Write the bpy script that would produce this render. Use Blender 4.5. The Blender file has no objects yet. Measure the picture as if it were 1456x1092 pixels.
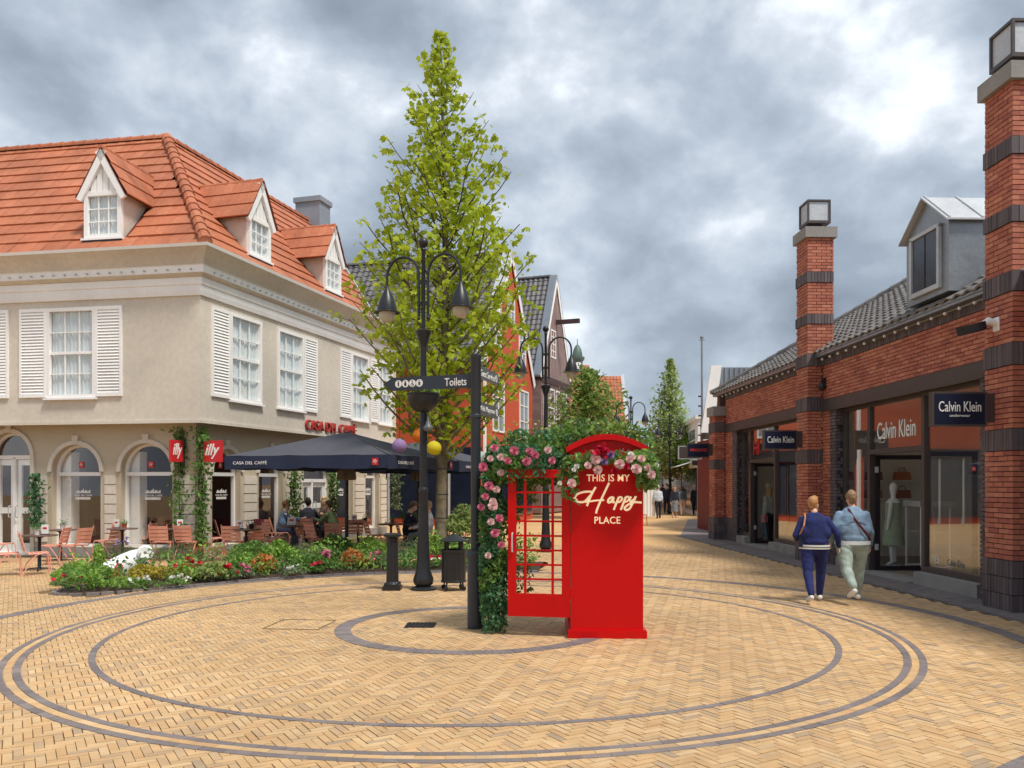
import bpy, bmesh, math, random
import numpy as np
from mathutils import Vector, Matrix, Euler, noise

S = bpy.context.scene
COL = S.collection
F, HZ, CAMH = 1181.0, 688.0, 1.8          # focal length in photo pixels, horizon row, eye height

# ---------------------------------------------------------------- camera
cd = bpy.data.cameras.new('camera'); cam = bpy.data.objects.new('camera', cd); COL.objects.link(cam)
cam.location = (0, 0, CAMH); cam.rotation_euler = (math.radians(90), 0, 0)
cd.sensor_width = 36; cd.lens = 36 * F / 1456; cd.shift_y = (HZ - 546) / 1456
cd.clip_start = .05; cd.clip_end = 2000
S.camera = cam
# ---------------------------------------------------------------- sky, sun, exposure
SUN_EL, SUN_AZ = math.radians(60), math.radians(136)      # azimuth clockwise from +Y
W = bpy.data.worlds.new('World'); S.world = W; W.use_nodes = True
def sky_world():
    nt = W.node_tree; N = nt.nodes; L = nt.links; N.clear()
    out = N.new('ShaderNodeOutputWorld')
    sky = N.new('ShaderNodeTexSky'); sky.sky_type = 'NISHITA'; sky.sun_disc = False
    sky.sun_elevation = SUN_EL; sky.sun_rotation = SUN_AZ
    b1 = N.new('ShaderNodeBackground'); b1.inputs[1].default_value = .1
    L.new(sky.outputs[0], b1.inputs[0])
    tc = N.new('ShaderNodeTexCoord')
    def vec(op, a, b):
        n = N.new('ShaderNodeVectorMath'); n.operation = op; L.new(a, n.inputs[0]); n.inputs[1].default_value = b; return n
    st = vec('MULTIPLY', tc.outputs['Generated'], (1, 1, 1.35))
    off = vec('ADD', st.outputs[0], (40.7, 20.9, 8.47))
    def math_(op, a, b):
        n = N.new('ShaderNodeMath'); n.operation = op
        for k, v in enumerate((a, b)):
            if isinstance(v, (int, float)): n.inputs[k].default_value = v
            else: L.new(v, n.inputs[k])
        return n.outputs[0]
    def noise_(scale, detail, dist, rough):
        n = N.new('ShaderNodeTexNoise'); n.inputs['Scale'].default_value = scale; n.inputs['Detail'].default_value = detail
        n.inputs['Distortion'].default_value = dist; n.inputs['Roughness'].default_value = rough
        L.new(off.outputs[0], n.inputs['Vector']); return n.outputs[0]
    n1 = noise_(2.6, 2, .1, .5); n2 = noise_(6.0, 8, .12, .52)
    v = math_('ADD', math_('MULTIPLY', n1, .42), math_('MULTIPLY', n2, .58))
    ramp = N.new('ShaderNodeValToRGB'); L.new(v, ramp.inputs[0])
    e = ramp.color_ramp.elements
    e[0].position = .34; e[0].color = (.14, .165, .20, 1)
    e[1].position = .70; e[1].color = (.80, .82, .84, 1)
    for p, c in ((.43, (.195, .23, .275, 1)), (.50, (.275, .315, .365, 1)), (.555, (.385, .42, .465, 1)), (.61, (.58, .615, .65, 1))):
        k = e.new(p); k.color = c
    b2 = N.new('ShaderNodeBackground'); L.new(ramp.outputs[0], b2.inputs[0]); b2.inputs[1].default_value = 1.2
    mx = N.new('ShaderNodeMixShader'); mx.inputs[0].default_value = .93
    L.new(b1.outputs[0], mx.inputs[1]); L.new(b2.outputs[0], mx.inputs[2]); L.new(mx.outputs[0], out.inputs[0])
sky_world()
sd = bpy.data.lights.new('sun', 'SUN'); sun = bpy.data.objects.new('sun', sd); COL.objects.link(sun)
sd.energy = 2.25; sd.angle = math.radians(11); sd.color = (1, .94, .85)
_d = Vector((math.sin(SUN_AZ) * math.cos(SUN_EL), math.cos(SUN_AZ) * math.cos(SUN_EL), math.sin(SUN_EL)))
sun.rotation_euler = _d.to_track_quat('Z', 'Y').to_euler(); sun.location = _d * 60
S.view_settings.view_transform = 'Standard'; S.view_settings.look = 'None'
S.view_settings.exposure = .68; S.view_settings.gamma = 1; S.view_settings.use_curve_mapping = False
S.cycles.use_denoising = True
try: S.cycles.denoiser = 'OPENIMAGEDENOISE'
except Exception: pass
S.cycles.max_bounces = 8; S.cycles.transparent_max_bounces = 24

# ---------------------------------------------------------------- helpers
R = random.Random(11)
def at(px, py, Y): return Vector(((px - 728) * Y / F, Y, CAMH - (py - HZ) * Y / F))
def gp(px, py):
    Y = F * CAMH / (py - HZ); return Vector(((px - 728) * Y / F, Y, 0))
def lin(r, g, b):
    f = lambda c: (c / 255 / 12.92) if c / 255 <= .04045 else ((c / 255 + .055) / 1.055) ** 2.4
    return (f(r), f(g), f(b))

def node_mat(name):
    m = bpy.data.materials.new(name); m.use_nodes = True; nt = m.node_tree; nt.nodes.clear()
    return m, nt, nt.nodes, nt.links
def mat(name, col, rough=.6, metal=0, var=.12, vs=2.0, bump=0, bs=60, cols=None, trans=0, spec=.5, coat=0, emit=0):
    m, nt, N, L = node_mat(name)
    out = N.new('ShaderNodeOutputMaterial'); p = N.new('ShaderNodeBsdfPrincipled')
    p.inputs['Roughness'].default_value = rough; p.inputs['Metallic'].default_value = metal
    p.inputs['Specular IOR Level'].default_value = spec; p.inputs['Coat Weight'].default_value = coat
    geo = N.new('ShaderNodeNewGeometry')
    if cols:
        oi = N.new('ShaderNodeObjectInfo'); ad = N.new('ShaderNodeMath'); ad.operation = 'ADD'
        L.new(geo.outputs['Random Per Island'], ad.inputs[0]); L.new(oi.outputs['Random'], ad.inputs[1])
        fr = N.new('ShaderNodeMath'); fr.operation = 'FRACT'; L.new(ad.outputs[0], fr.inputs[0])
        rp = N.new('ShaderNodeValToRGB'); L.new(fr.outputs[0], rp.inputs[0]); e = rp.color_ramp.elements
        k = len(cols); e[0].position = 0; e[0].color = (*cols[0], 1); e[1].position = 1; e[1].color = (*cols[-1], 1)
        for i in range(1, k - 1): x = e.new(i / (k - 1)); x.color = (*cols[i], 1)
        src = rp.outputs[0]
    else:
        rgb = N.new('ShaderNodeRGB'); rgb.outputs[0].default_value = (*col, 1); src = rgb.outputs[0]
    if var:
        tot = None
        for sc, wt in ((vs, .6), (vs * 14, .4)):
            n = N.new('ShaderNodeTexNoise'); n.inputs['Scale'].default_value = sc; n.inputs['Detail'].default_value = 5
            L.new(geo.outputs['Position'], n.inputs['Vector'])
            mr = N.new('ShaderNodeMapRange'); mr.inputs[1].default_value = .3; mr.inputs[2].default_value = .7
            mr.inputs[3].default_value = 1 - var * wt * 2; mr.inputs[4].default_value = 1 + var * wt
            L.new(n.outputs[0], mr.inputs[0])
            mm = N.new('ShaderNodeVectorMath'); mm.operation = 'SCALE'
            L.new(src, mm.inputs[0]); L.new(mr.outputs[0], mm.inputs['Scale']); src = mm.outputs[0]
        rr = N.new('ShaderNodeMapRange'); rr.inputs[3].default_value = max(.02, rough - .1); rr.inputs[4].default_value = min(1, rough + .1)
        L.new(n.outputs[0], rr.inputs[0]); L.new(rr.outputs[0], p.inputs['Roughness'])
    L.new(src, p.inputs['Base Color'])
    if bump:
        n = N.new('ShaderNodeTexNoise'); n.inputs['Scale'].default_value = bs; n.inputs['Detail'].default_value = 4
        L.new(geo.outputs['Position'], n.inputs['Vector'])
        b = N.new('ShaderNodeBump'); b.inputs['Strength'].default_value = bump; b.inputs['Distance'].default_value = .02
        L.new(n.outputs[0], b.inputs['Height']); L.new(b.outputs[0], p.inputs['Normal'])
    if emit:
        L.new(src, p.inputs['Emission Color']); p.inputs['Emission Strength'].default_value = emit
    sh = p.outputs[0]
    if trans:
        t = N.new('ShaderNodeBsdfTranslucent'); L.new(src, t.inputs[0])
        mx = N.new('ShaderNodeMixShader'); mx.inputs[0].default_value = trans
        L.new(sh, mx.inputs[1]); L.new(t.outputs[0], mx.inputs[2]); sh = mx.outputs[0]
    L.new(sh, out.inputs[0]); return m
def glass_mat(name, tint=(.9, .95, .93), ior=1.5, rough=.0, boost=0.0):
    m, nt, N, L = node_mat(name)
    out = N.new('ShaderNodeOutputMaterial'); t = N.new('ShaderNodeBsdfTransparent'); t.inputs[0].default_value = (*tint, 1)
    g = N.new('ShaderNodeBsdfGlossy'); g.inputs['Roughness'].default_value = rough; g.inputs[0].default_value = (.97, .98, 1, 1)
    fr = N.new('ShaderNodeFresnel'); fr.inputs[0].default_value = ior
    ad = N.new('ShaderNodeMath'); ad.operation = 'MULTIPLY_ADD'; ad.inputs[1].default_value = 1.5; ad.inputs[2].default_value = boost; ad.use_clamp = True
    L.new(fr.outputs[0], ad.inputs[0])
    # a pane is a thin sheet: only its outer skin mirrors
    geo = N.new('ShaderNodeNewGeometry'); inv = N.new('ShaderNodeMath'); inv.operation = 'SUBTRACT'; inv.inputs[0].default_value = 1
    L.new(geo.outputs['Backfacing'], inv.inputs[1]); mu = N.new('ShaderNodeMath'); mu.operation = 'MULTIPLY'; L.new(ad.outputs[0], mu.inputs[0]); L.new(inv.outputs[0], mu.inputs[1])
    mx = N.new('ShaderNodeMixShader'); L.new(mu.outputs[0], mx.inputs[0]); L.new(t.outputs[0], mx.inputs[1]); L.new(g.outputs[0], mx.inputs[2])
    L.new(mx.outputs[0], out.inputs[0]); return m

class MB:
    """collects shapes for ONE mesh"""
    def __init__(s): s.v = []; s.f = []; s.mi = []
    def add(s, vs, fs, m=0):
        o = len(s.v); s.v += [tuple(v) for v in vs]; s.f += [tuple(i + o for i in f) for f in fs]; s.mi += [m] * len(fs); return s
    def box(s, x0, x1, y0, y1, z0, z1, m=0, T=None):
        vs = [Vector(p) for p in ((x0,y0,z0),(x1,y0,z0),(x1,y1,z0),(x0,y1,z0),(x0,y0,z1),(x1,y0,z1),(x1,y1,z1),(x0,y1,z1))]
        if T is not None: vs = [T @ v for v in vs]
        return s.add(vs, BOXF, m)
    def tube(s, pts, rad, n=8, m=0, cap=True, flat=1.0, ref=None):
        pts = [Vector(p) for p in pts]; k = len(pts)
        if not hasattr(rad, '__len__'): rad = [rad] * k
        vs = []; u = None
        for i, p in enumerate(pts):
            d = (pts[min(i + 1, k - 1)] - pts[max(i - 1, 0)])
            d = d.normalized() if d.length > 1e-9 else Vector((0, 0, 1))
            if u is None:
                a = Vector(ref) if ref else (Vector((1, 0, 0)) if abs(d.x) < .9 else Vector((0, 1, 0)))
                u = (a - d * a.dot(d)).normalized()
            else:
                u2 = u - d * u.dot(d); u = u2.normalized() if u2.length > 1e-6 else u
            w = d.cross(u)
            for j in range(n):
                t = 2 * math.pi * j / n
                vs.append(p + (u * math.cos(t) + w * math.sin(t) * flat) * rad[i])
        fs = [(i*n+j, i*n+(j+1)%n, (i+1)*n+(j+1)%n, (i+1)*n+j) for i in range(k-1) for j in range(n)]
        if cap: fs += [tuple(range(n))[::-1], tuple((k-1)*n+j for j in range(n))]
        return s.add(vs, fs, m)
    def lathe(s, prof, n=20, c=(0, 0, 0), m=0, T=None, cap=True):
        vs = []; k = len(prof)
        for r, z in prof:
            for j in range(n):
                t = 2 * math.pi * j / n; v = Vector((c[0] + r*math.cos(t), c[1] + r*math.sin(t), c[2] + z))
                vs.append(T @ v if T is not None else v)
        fs = [(i*n+j, i*n+(j+1)%n, (i+1)*n+(j+1)%n, (i+1)*n+j) for i in range(k-1) for j in range(n)]
        if cap: fs += [tuple(range(n))[::-1], tuple((k-1)*n+j for j in range(n))]
        return s.add(vs, fs, m)
    def prism(s, poly, d, m=0, T=None):
        """poly: 3-D points of one face; d: extrusion vector"""
        a = [Vector(p) for p in poly]; d = Vector(d); b = [p + d for p in a]; n = len(a); vs = a + b
        if T is not None: vs = [T @ v for v in vs]
        return s.add(vs, [tuple(range(n))[::-1], tuple(range(n, 2*n))] + [(i, (i+1)%n, n+(i+1)%n, n+i) for i in range(n)], m)
    def quad(s, a, b, c, d, m=0): return s.add([a, b, c, d], [(0, 1, 2, 3)], m)
    def ball(s, c, r, n=12, k=8, m=0, sc=(1, 1, 1)):
        vs = []; 
        for i in range(k + 1):
            t = math.pi * i / k
            for j in range(n):
                p = 2 * math.pi * j / n
                vs.append((c[0]+r*sc[0]*math.sin(t)*math.cos(p), c[1]+r*sc[1]*math.sin(t)*math.sin(p), c[2]-r*sc[2]*math.cos(t)))
        return s.add(vs, [(i*n+j, i*n+(j+1)%n, (i+1)*n+(j+1)%n, (i+1)*n+j) for i in range(k) for j in range(n)], m)
    def mesh(s, name, mats, smooth=False):
        me = bpy.data.meshes.new(name); me.from_pydata(s.v, [], s.f)
        for m in (mats if isinstance(mats, (list, tuple)) else [mats]): me.materials.append(m)
        if any(s.mi): me.polygons.foreach_set('material_index', s.mi)
        bm = bmesh.new(); bm.from_mesh(me); bmesh.ops.recalc_face_normals(bm, faces=bm.faces); bm.to_mesh(me); bm.free()
        if smooth: smooth_mesh(me)
        me.update(); return me
    def build(s, name, mats, parent=None, M=None, smooth=False, **kw):
        return link(name, s.mesh(name, mats, smooth), parent, M, **kw)
BOXF = [(0,3,2,1),(4,5,6,7),(0,1,5,4),(1,2,6,5),(2,3,7,6),(3,0,4,7)]
def smooth_mesh(me, ang=40):
    me.polygons.foreach_set('use_smooth', [True] * len(me.polygons))
    try: me.set_sharp_from_angle(angle=math.radians(ang))
    except Exception: pass
def link(name, me, parent=None, M=None, label=None, cat=None, group=None, kind=None):
    o = bpy.data.objects.new(name, me); COL.objects.link(o)
    if parent is not None: o.parent = parent
    if M is not None: o.matrix_basis = M
    return tag(o, label, cat, group, kind)
def tag(o, label=None, cat=None, group=None, kind=None):
    if label: o['label'] = label
    if cat: o['category'] = cat
    if group: o['group'] = group
    if kind: o['kind'] = kind
    return o
def thing(name, label, cat, loc=(0, 0, 0), rz=0, group=None):
    o = bpy.data.objects.new(name, None); COL.objects.link(o); o.empty_display_size = .2
    o.location = loc; o.rotation_euler = (0, 0, rz)
    return tag(o, label, cat, group)
def local(o): return Matrix.LocRotScale(o.location, o.rotation_euler, o.scale) if o.rotation_mode != 'QUATERNION' else o.matrix_basis.copy()
def world(o):
    m = local(o)
    while o.parent is not None: o = o.parent; m = local(o) @ m
    return m
def kids(o): return KID.get(o.name, [])
KID = {}
def index_kids():
    KID.clear()
    for o in S.objects:
        if o.parent: KID.setdefault(o.parent.name, []).append(o)
def copy_tree(o, parent=None):
    c = o.copy(); COL.objects.link(c); c.parent = parent if parent is not None else None
    for ch in kids(o): copy_tree(ch, c)
    return c
UNIT = ([(x, y, z) for z in (-.5, .5) for x, y in ((-.5,-.5),(.5,-.5),(.5,.5),(-.5,.5))], BOXF)
UNIT_TOP = (UNIT[0], [f for f in BOXF if f != (0,3,2,1)])
def pieces(name, Ms, material, parent, shape=UNIT, limit=300, stuff_name=None, smooth=False):
    """alike pieces under one thing: the LIMIT that show largest are objects of their own, the rest one joined part"""
    if not Ms: return
    P = world(parent) if parent is not None else Matrix()
    A = np.array([np.array(m) for m in Ms]); PW = np.array(P)
    c = (A[:, :3, 3] @ PW[:3, :3].T) + PW[:3, 3]
    Y = np.maximum(c[:, 1], .1); px = 728 + F * c[:, 0] / Y; py = HZ + F * (CAMH - c[:, 2]) / Y
    off = (px < 0) | (px > 1456) | (py < 0) | (py > 1092) | (c[:, 1] < .5)
    order = np.argsort(Y + off * 1000.)
    vs, fs = shape
    me = bpy.data.meshes.new(name); me.from_pydata(vs, [], fs); me.materials.append(material)
    if smooth: smooth_mesh(me)
    for i in order[:limit]:
        link(name, me, parent, Ms[int(i)])
    rest = order[limit:]
    if len(rest):
        V = np.array(vs); B = A[rest]
        co = np.einsum('nij,vj->nvi', B[:, :3, :3], V) + B[:, None, :3, 3]
        n, k = len(rest), len(V)
        join_np(stuff_name or name + 's', co.reshape(-1, 3), fs, n, k, material, parent, smooth)
def join_np(name, co, fs, n, k, material, parent, smooth=False, kind='stuff', **kw):
    lens = np.array([len(f) for f in fs]); flat = np.concatenate([np.array(f) for f in fs])
    loops = (flat[None, :] + (np.arange(n) * k)[:, None]).ravel()
    tot = np.tile(lens, n); st = np.concatenate([[0], np.cumsum(tot)[:-1]])
    me = bpy.data.meshes.new(name); me.vertices.add(len(co)); me.vertices.foreach_set('co', co.astype(np.float32).ravel())
    me.loops.add(len(loops)); me.loops.foreach_set('vertex_index', loops.astype(np.int32))
    me.polygons.add(len(tot)); me.polygons.foreach_set('loop_start', st.astype(np.int32)); me.polygons.foreach_set('loop_total', tot.astype(np.int32))
    me.materials.append(material); me.update(calc_edges=True); me.validate()
    me.polygons.foreach_set('use_smooth', [False] * len(me.polygons))
    if smooth: smooth_mesh(me)
    return link(name, me, parent, None, kind=kind, **kw)
def TRS(loc, rot=(0, 0, 0), sc=(1, 1, 1)): return Matrix.LocRotScale(Vector(loc), Euler(rot), Vector(sc))
def frame(o, x, y, z): return Matrix(((x[0], y[0], z[0], o[0]), (x[1], y[1], z[1], o[1]), (x[2], y[2], z[2], o[2]), (0, 0, 0, 1)))
def text_mesh(body, width=None, height=None, depth=.01, bold=0.0, shear=0, spacing=1.0):
    cu = bpy.data.curves.new('lettering', 'FONT'); cu.body = body; cu.extrude = depth / 2; cu.offset = bold; cu.shear = shear
    cu.space_character = spacing; cu.resolution_u = 3; cu.size = 1
    o = bpy.data.objects.new('lettering', cu); COL.objects.link(o)
    bpy.context.view_layer.update()
    me = bpy.data.meshes.new_from_object(o.evaluated_get(bpy.context.evaluated_depsgraph_get()))
    bpy.data.objects.remove(o); bpy.data.curves.remove(cu)
    n = len(me.vertices); co = np.zeros(n * 3, np.float32); me.vertices.foreach_get('co', co); co = co.reshape(-1, 3)
    lo, hi = co.min(0), co.max(0)
    co[:, 0] -= (lo[0] + hi[0]) / 2; co[:, 1] -= (lo[1] + hi[1]) / 2
    sx = width / (hi[0] - lo[0]) if width else None; sy = height / (hi[1] - lo[1]) if height else None
    co[:, 0] *= sx or sy; co[:, 1] *= sy or sx
    me.vertices.foreach_set('co', co.ravel()); me.update(); return me
TXT = []   # lettering is made first (each needs an evaluation), then placed
def text(body, material, parent, M, name='lettering', **kw):
    me = text_mesh(body, **kw); me.materials.clear(); me.materials.append(material)
    return link(name, me, parent, M)
def inside_poly(x, y, poly):
    c = False; j = len(poly) - 1
    for i in range(len(poly)):
        xi, yi = poly[i]; xj, yj = poly[j]
        if (yi > y) != (yj > y) and x < (xj - xi) * (y - yi) / (yj - yi) + xi: c = not c
        j = i
    return c
# ---------------------------------------------------------------- materials
MT = {}
def _m():
    a = MT
    a['paver'] = mat('paver_sand', (.45, .3, .15), .75, var=.17, vs=.35, bump=.25, bs=90, cols=[lin(206,168,121), lin(211,175,128), lin(202,163,115), lin(213,180,134), lin(197,157,111), lin(208,171,122), lin(186,155,119), lin(214,181,137), lin(204,166,118), lin(172,149,122)])
    a['paver_far'] = mat('paving_far', lin(206,166,114), .8, var=.12, vs=.4)
    a['dark_paver'] = mat('paver_dark', (.1, .09, .09), .75, var=.15, vs=.8, bump=.25, bs=90, cols=[lin(124,114,112), lin(133,123,120), lin(116,107,107), lin(141,129,125)])
    a['joint'] = mat('joint_sand', lin(120, 96, 66), .95, var=.2, vs=5)
    a['brick'] = mat('brick_red', (.3, .1, .05), .8, var=.14, vs=1.2, bump=.4, bs=120, cols=[lin(186,112,88), lin(196,122,96), lin(174,102,82), lin(202,132,106), lin(181,107,86), lin(162,92,78), lin(192,116,90)])
    a['mortar'] = mat('mortar', lin(104, 74, 62), .95, var=.15, vs=6)
    a['dark_brick'] = mat('brick_dark', (.08, .07, .07), .7, var=.14, vs=1.5, bump=.3, bs=120, cols=[lin(98,88,92), lin(86,78,82), lin(112,100,102), lin(80,72,76)])
    a['dark_mortar'] = mat('mortar_dark', lin(48, 42, 44), .95, var=.1)
    a['concrete'] = mat('concrete', lin(150, 146, 142), .85, var=.15, vs=2, bump=.2)
    a['alu'] = mat('frame_brown', lin(82, 74, 72), .45, .3, var=.06)
    a['alu_dark'] = mat('frame_dark', lin(44, 38, 48), .4, .3, var=.06)
    a['zinc'] = mat('zinc', lin(158, 164, 170), .38, .75, var=.14, vs=1.3)
    a['zinc_pale'] = mat('zinc_pale', lin(196, 200, 204), .5, .3, var=.12, vs=1.3)
    a['black'] = mat('black_paint', lin(42, 44, 48), .38, .2, var=.1, vs=4)
    a['navy_metal'] = mat('anthracite_paint', lin(52, 60, 70), .42, .15, var=.1, vs=3)
    a['white'] = mat('white_paint', lin(244, 243, 241), .5, var=.04, vs=1.5)
    a['offwhite'] = mat('offwhite_paint', lin(247, 246, 244), .55, var=.06, vs=1.2)
    a['stucco'] = mat('stucco_beige', lin(215, 206, 192), .85, var=.10, vs=.7, bump=.25, bs=150)
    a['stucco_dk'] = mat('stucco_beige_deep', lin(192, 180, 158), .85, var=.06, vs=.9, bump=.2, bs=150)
    a['tile_red'] = mat('rooftile_orange', (.4, .13, .06), .65, var=.2, vs=.8, cols=[lin(184,110,76), lin(189,115,80), lin(178,104,71), lin(194,121,86), lin(184,108,74)])
    a['tile_red_under'] = mat('rooftile_shadow', lin(110, 52, 38), .9, var=.1)
    a['tile_dark'] = mat('rooftile_anthracite', (.06, .06, .065), .55, var=.12, vs=.8, cols=[lin(88,86,88), lin(100,98,100), lin(80,78,82), lin(110,108,108)])
    a['tile_slate'] = mat('rooftile_grey', (.1, .1, .1), .65, var=.12, vs=.8, cols=[lin(112,108,106), lin(122,118,116), lin(104,100,98), lin(130,126,122)])
    a['roof_under'] = mat('roof_underlay', lin(40, 38, 40), .95, var=.05)
    a['glass'] = glass_mat('window_glass', (.96, .98, .98), 1.5, 0, .03)
    a['shop_glass'] = glass_mat('shop_glass', (.95, .97, .97), 1.55, 0, .16)
    a['clear_glass'] = glass_mat('clear_glass', (.95, .97, .97), 1.4)
    a['curtain'] = mat('curtain', lin(236, 238, 238), .9, var=.08, vs=6)
    a['red_paint'] = mat('red_gloss', lin(196, 3, 9), .38, var=.05, vs=2, spec=.3)
    a['red_wall'] = mat('red_render', lin(196, 84, 52), .8, var=.08, vs=.5)
    a['gold'] = mat('cream_letters_added_glow', lin(255, 236, 196), .45, var=.03, emit=.22)  # weak emission added to brighten the cream letters
    a['navy'] = mat('navy_fabric', lin(34, 44, 72), .75, var=.1, vs=3, bump=.2, bs=25)
    a['canopy'] = mat('canopy_top', lin(74, 76, 86), .8, var=.1, vs=2, bump=.2, bs=20)
    a['signblue'] = mat('sign_navy', lin(18, 26, 52), .5, var=.04, spec=.3)
    a['sign_red_bright'] = mat('sign_red_bright', lin(244, 70, 62), .5)  # red lightened to paint in the box sign's inner glow
    a['signred'] = mat('sign_red', lin(206, 34, 40), .5, var=.04)
    a['letter_white'] = mat('letter_white', lin(236, 236, 232), .5, var=.02)
    a['salmon'] = mat('salmon_paint', lin(228, 160, 138), .5, var=.06, vs=5)
    a['table_top'] = mat('table_top', lin(110, 84, 78), .45, var=.1)
    a['plum_wood'] = mat('plum_boards', (.2, .15, .14), .75, var=.12, vs=1.5, cols=[lin(146,122,118), lin(136,112,110), lin(154,130,124)])
    a['bark'] = mat('bark', lin(128, 116, 94), .9, var=.35, vs=5, bump=.6, bs=30)
    a['twig'] = mat('twig', lin(84, 72, 56), .9, var=.2, vs=5)
    a['soil'] = mat('soil', lin(66, 52, 40), .95, var=.25, vs=6, bump=.6, bs=25)
    a['interior'] = mat('interior_wall', lin(236, 232, 226), .85, var=.05)
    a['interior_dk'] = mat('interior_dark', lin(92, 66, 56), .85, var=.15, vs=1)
    a['floor_in'] = mat('interior_floor', lin(140, 126, 112), .5, var=.1)
    a['maroon'] = mat('maroon_fabric', lin(92, 26, 36), .8, var=.1)
    def leafm(n, cols, tr=.38, rough=.5): a[n] = mat(n, cols[0], rough, var=.12, vs=.7, cols=cols, trans=tr, spec=.3)
    leafm('leaf_lime', [lin(174,192,46), lin(190,204,56), lin(156,178,44), lin(202,212,76), lin(164,184,42)], .5)
    leafm('leaf_green', [lin(102,144,70), lin(122,162,80), lin(88,128,64), lin(140,174,94)])
    leafm('leaf_bright', [lin(130,174,70), lin(154,190,84), lin(112,156,64), lin(172,202,106)])
    leafm('leaf_dark', [lin(70,122,84), lin(90,140,94), lin(58,106,74), lin(114,160,114), lin(78,130,90)], .35)
    leafm('leaf_grey', [lin(116,134,100), lin(134,150,114), lin(98,118,86)])
    leafm('leaf_yellow', [lin(198,178,66), lin(178,166,62), lin(210,190,84), lin(150,152,60)])
    leafm('leaf_orange', [lin(206,132,66), lin(216,150,84), lin(188,110,56), lin(200,140,90)])
    leafm('leaf_tree', [lin(124,152,70), lin(142,168,82), lin(106,136,62), lin(156,178,96)])
    leafm('leaf_pale', [lin(150,170,96), lin(168,182,112), lin(132,156,84)])
    leafm('petal_pink', [lin(226,136,160), lin(214,110,144), lin(232,158,176)], .25)
    leafm('petal_blush', [lin(240,208,206), lin(236,196,198), lin(244,220,214)], .25)
    leafm('petal_red', [lin(206,30,62), lin(220,50,84), lin(186,22,50)], .2)
    leafm('petal_violet', [lin(146,120,176), lin(160,136,190), lin(128,104,160)], .2)
    leafm('petal_white', [lin(240,240,236), lin(230,232,224), lin(246,246,240)], .25)
_m()
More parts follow.
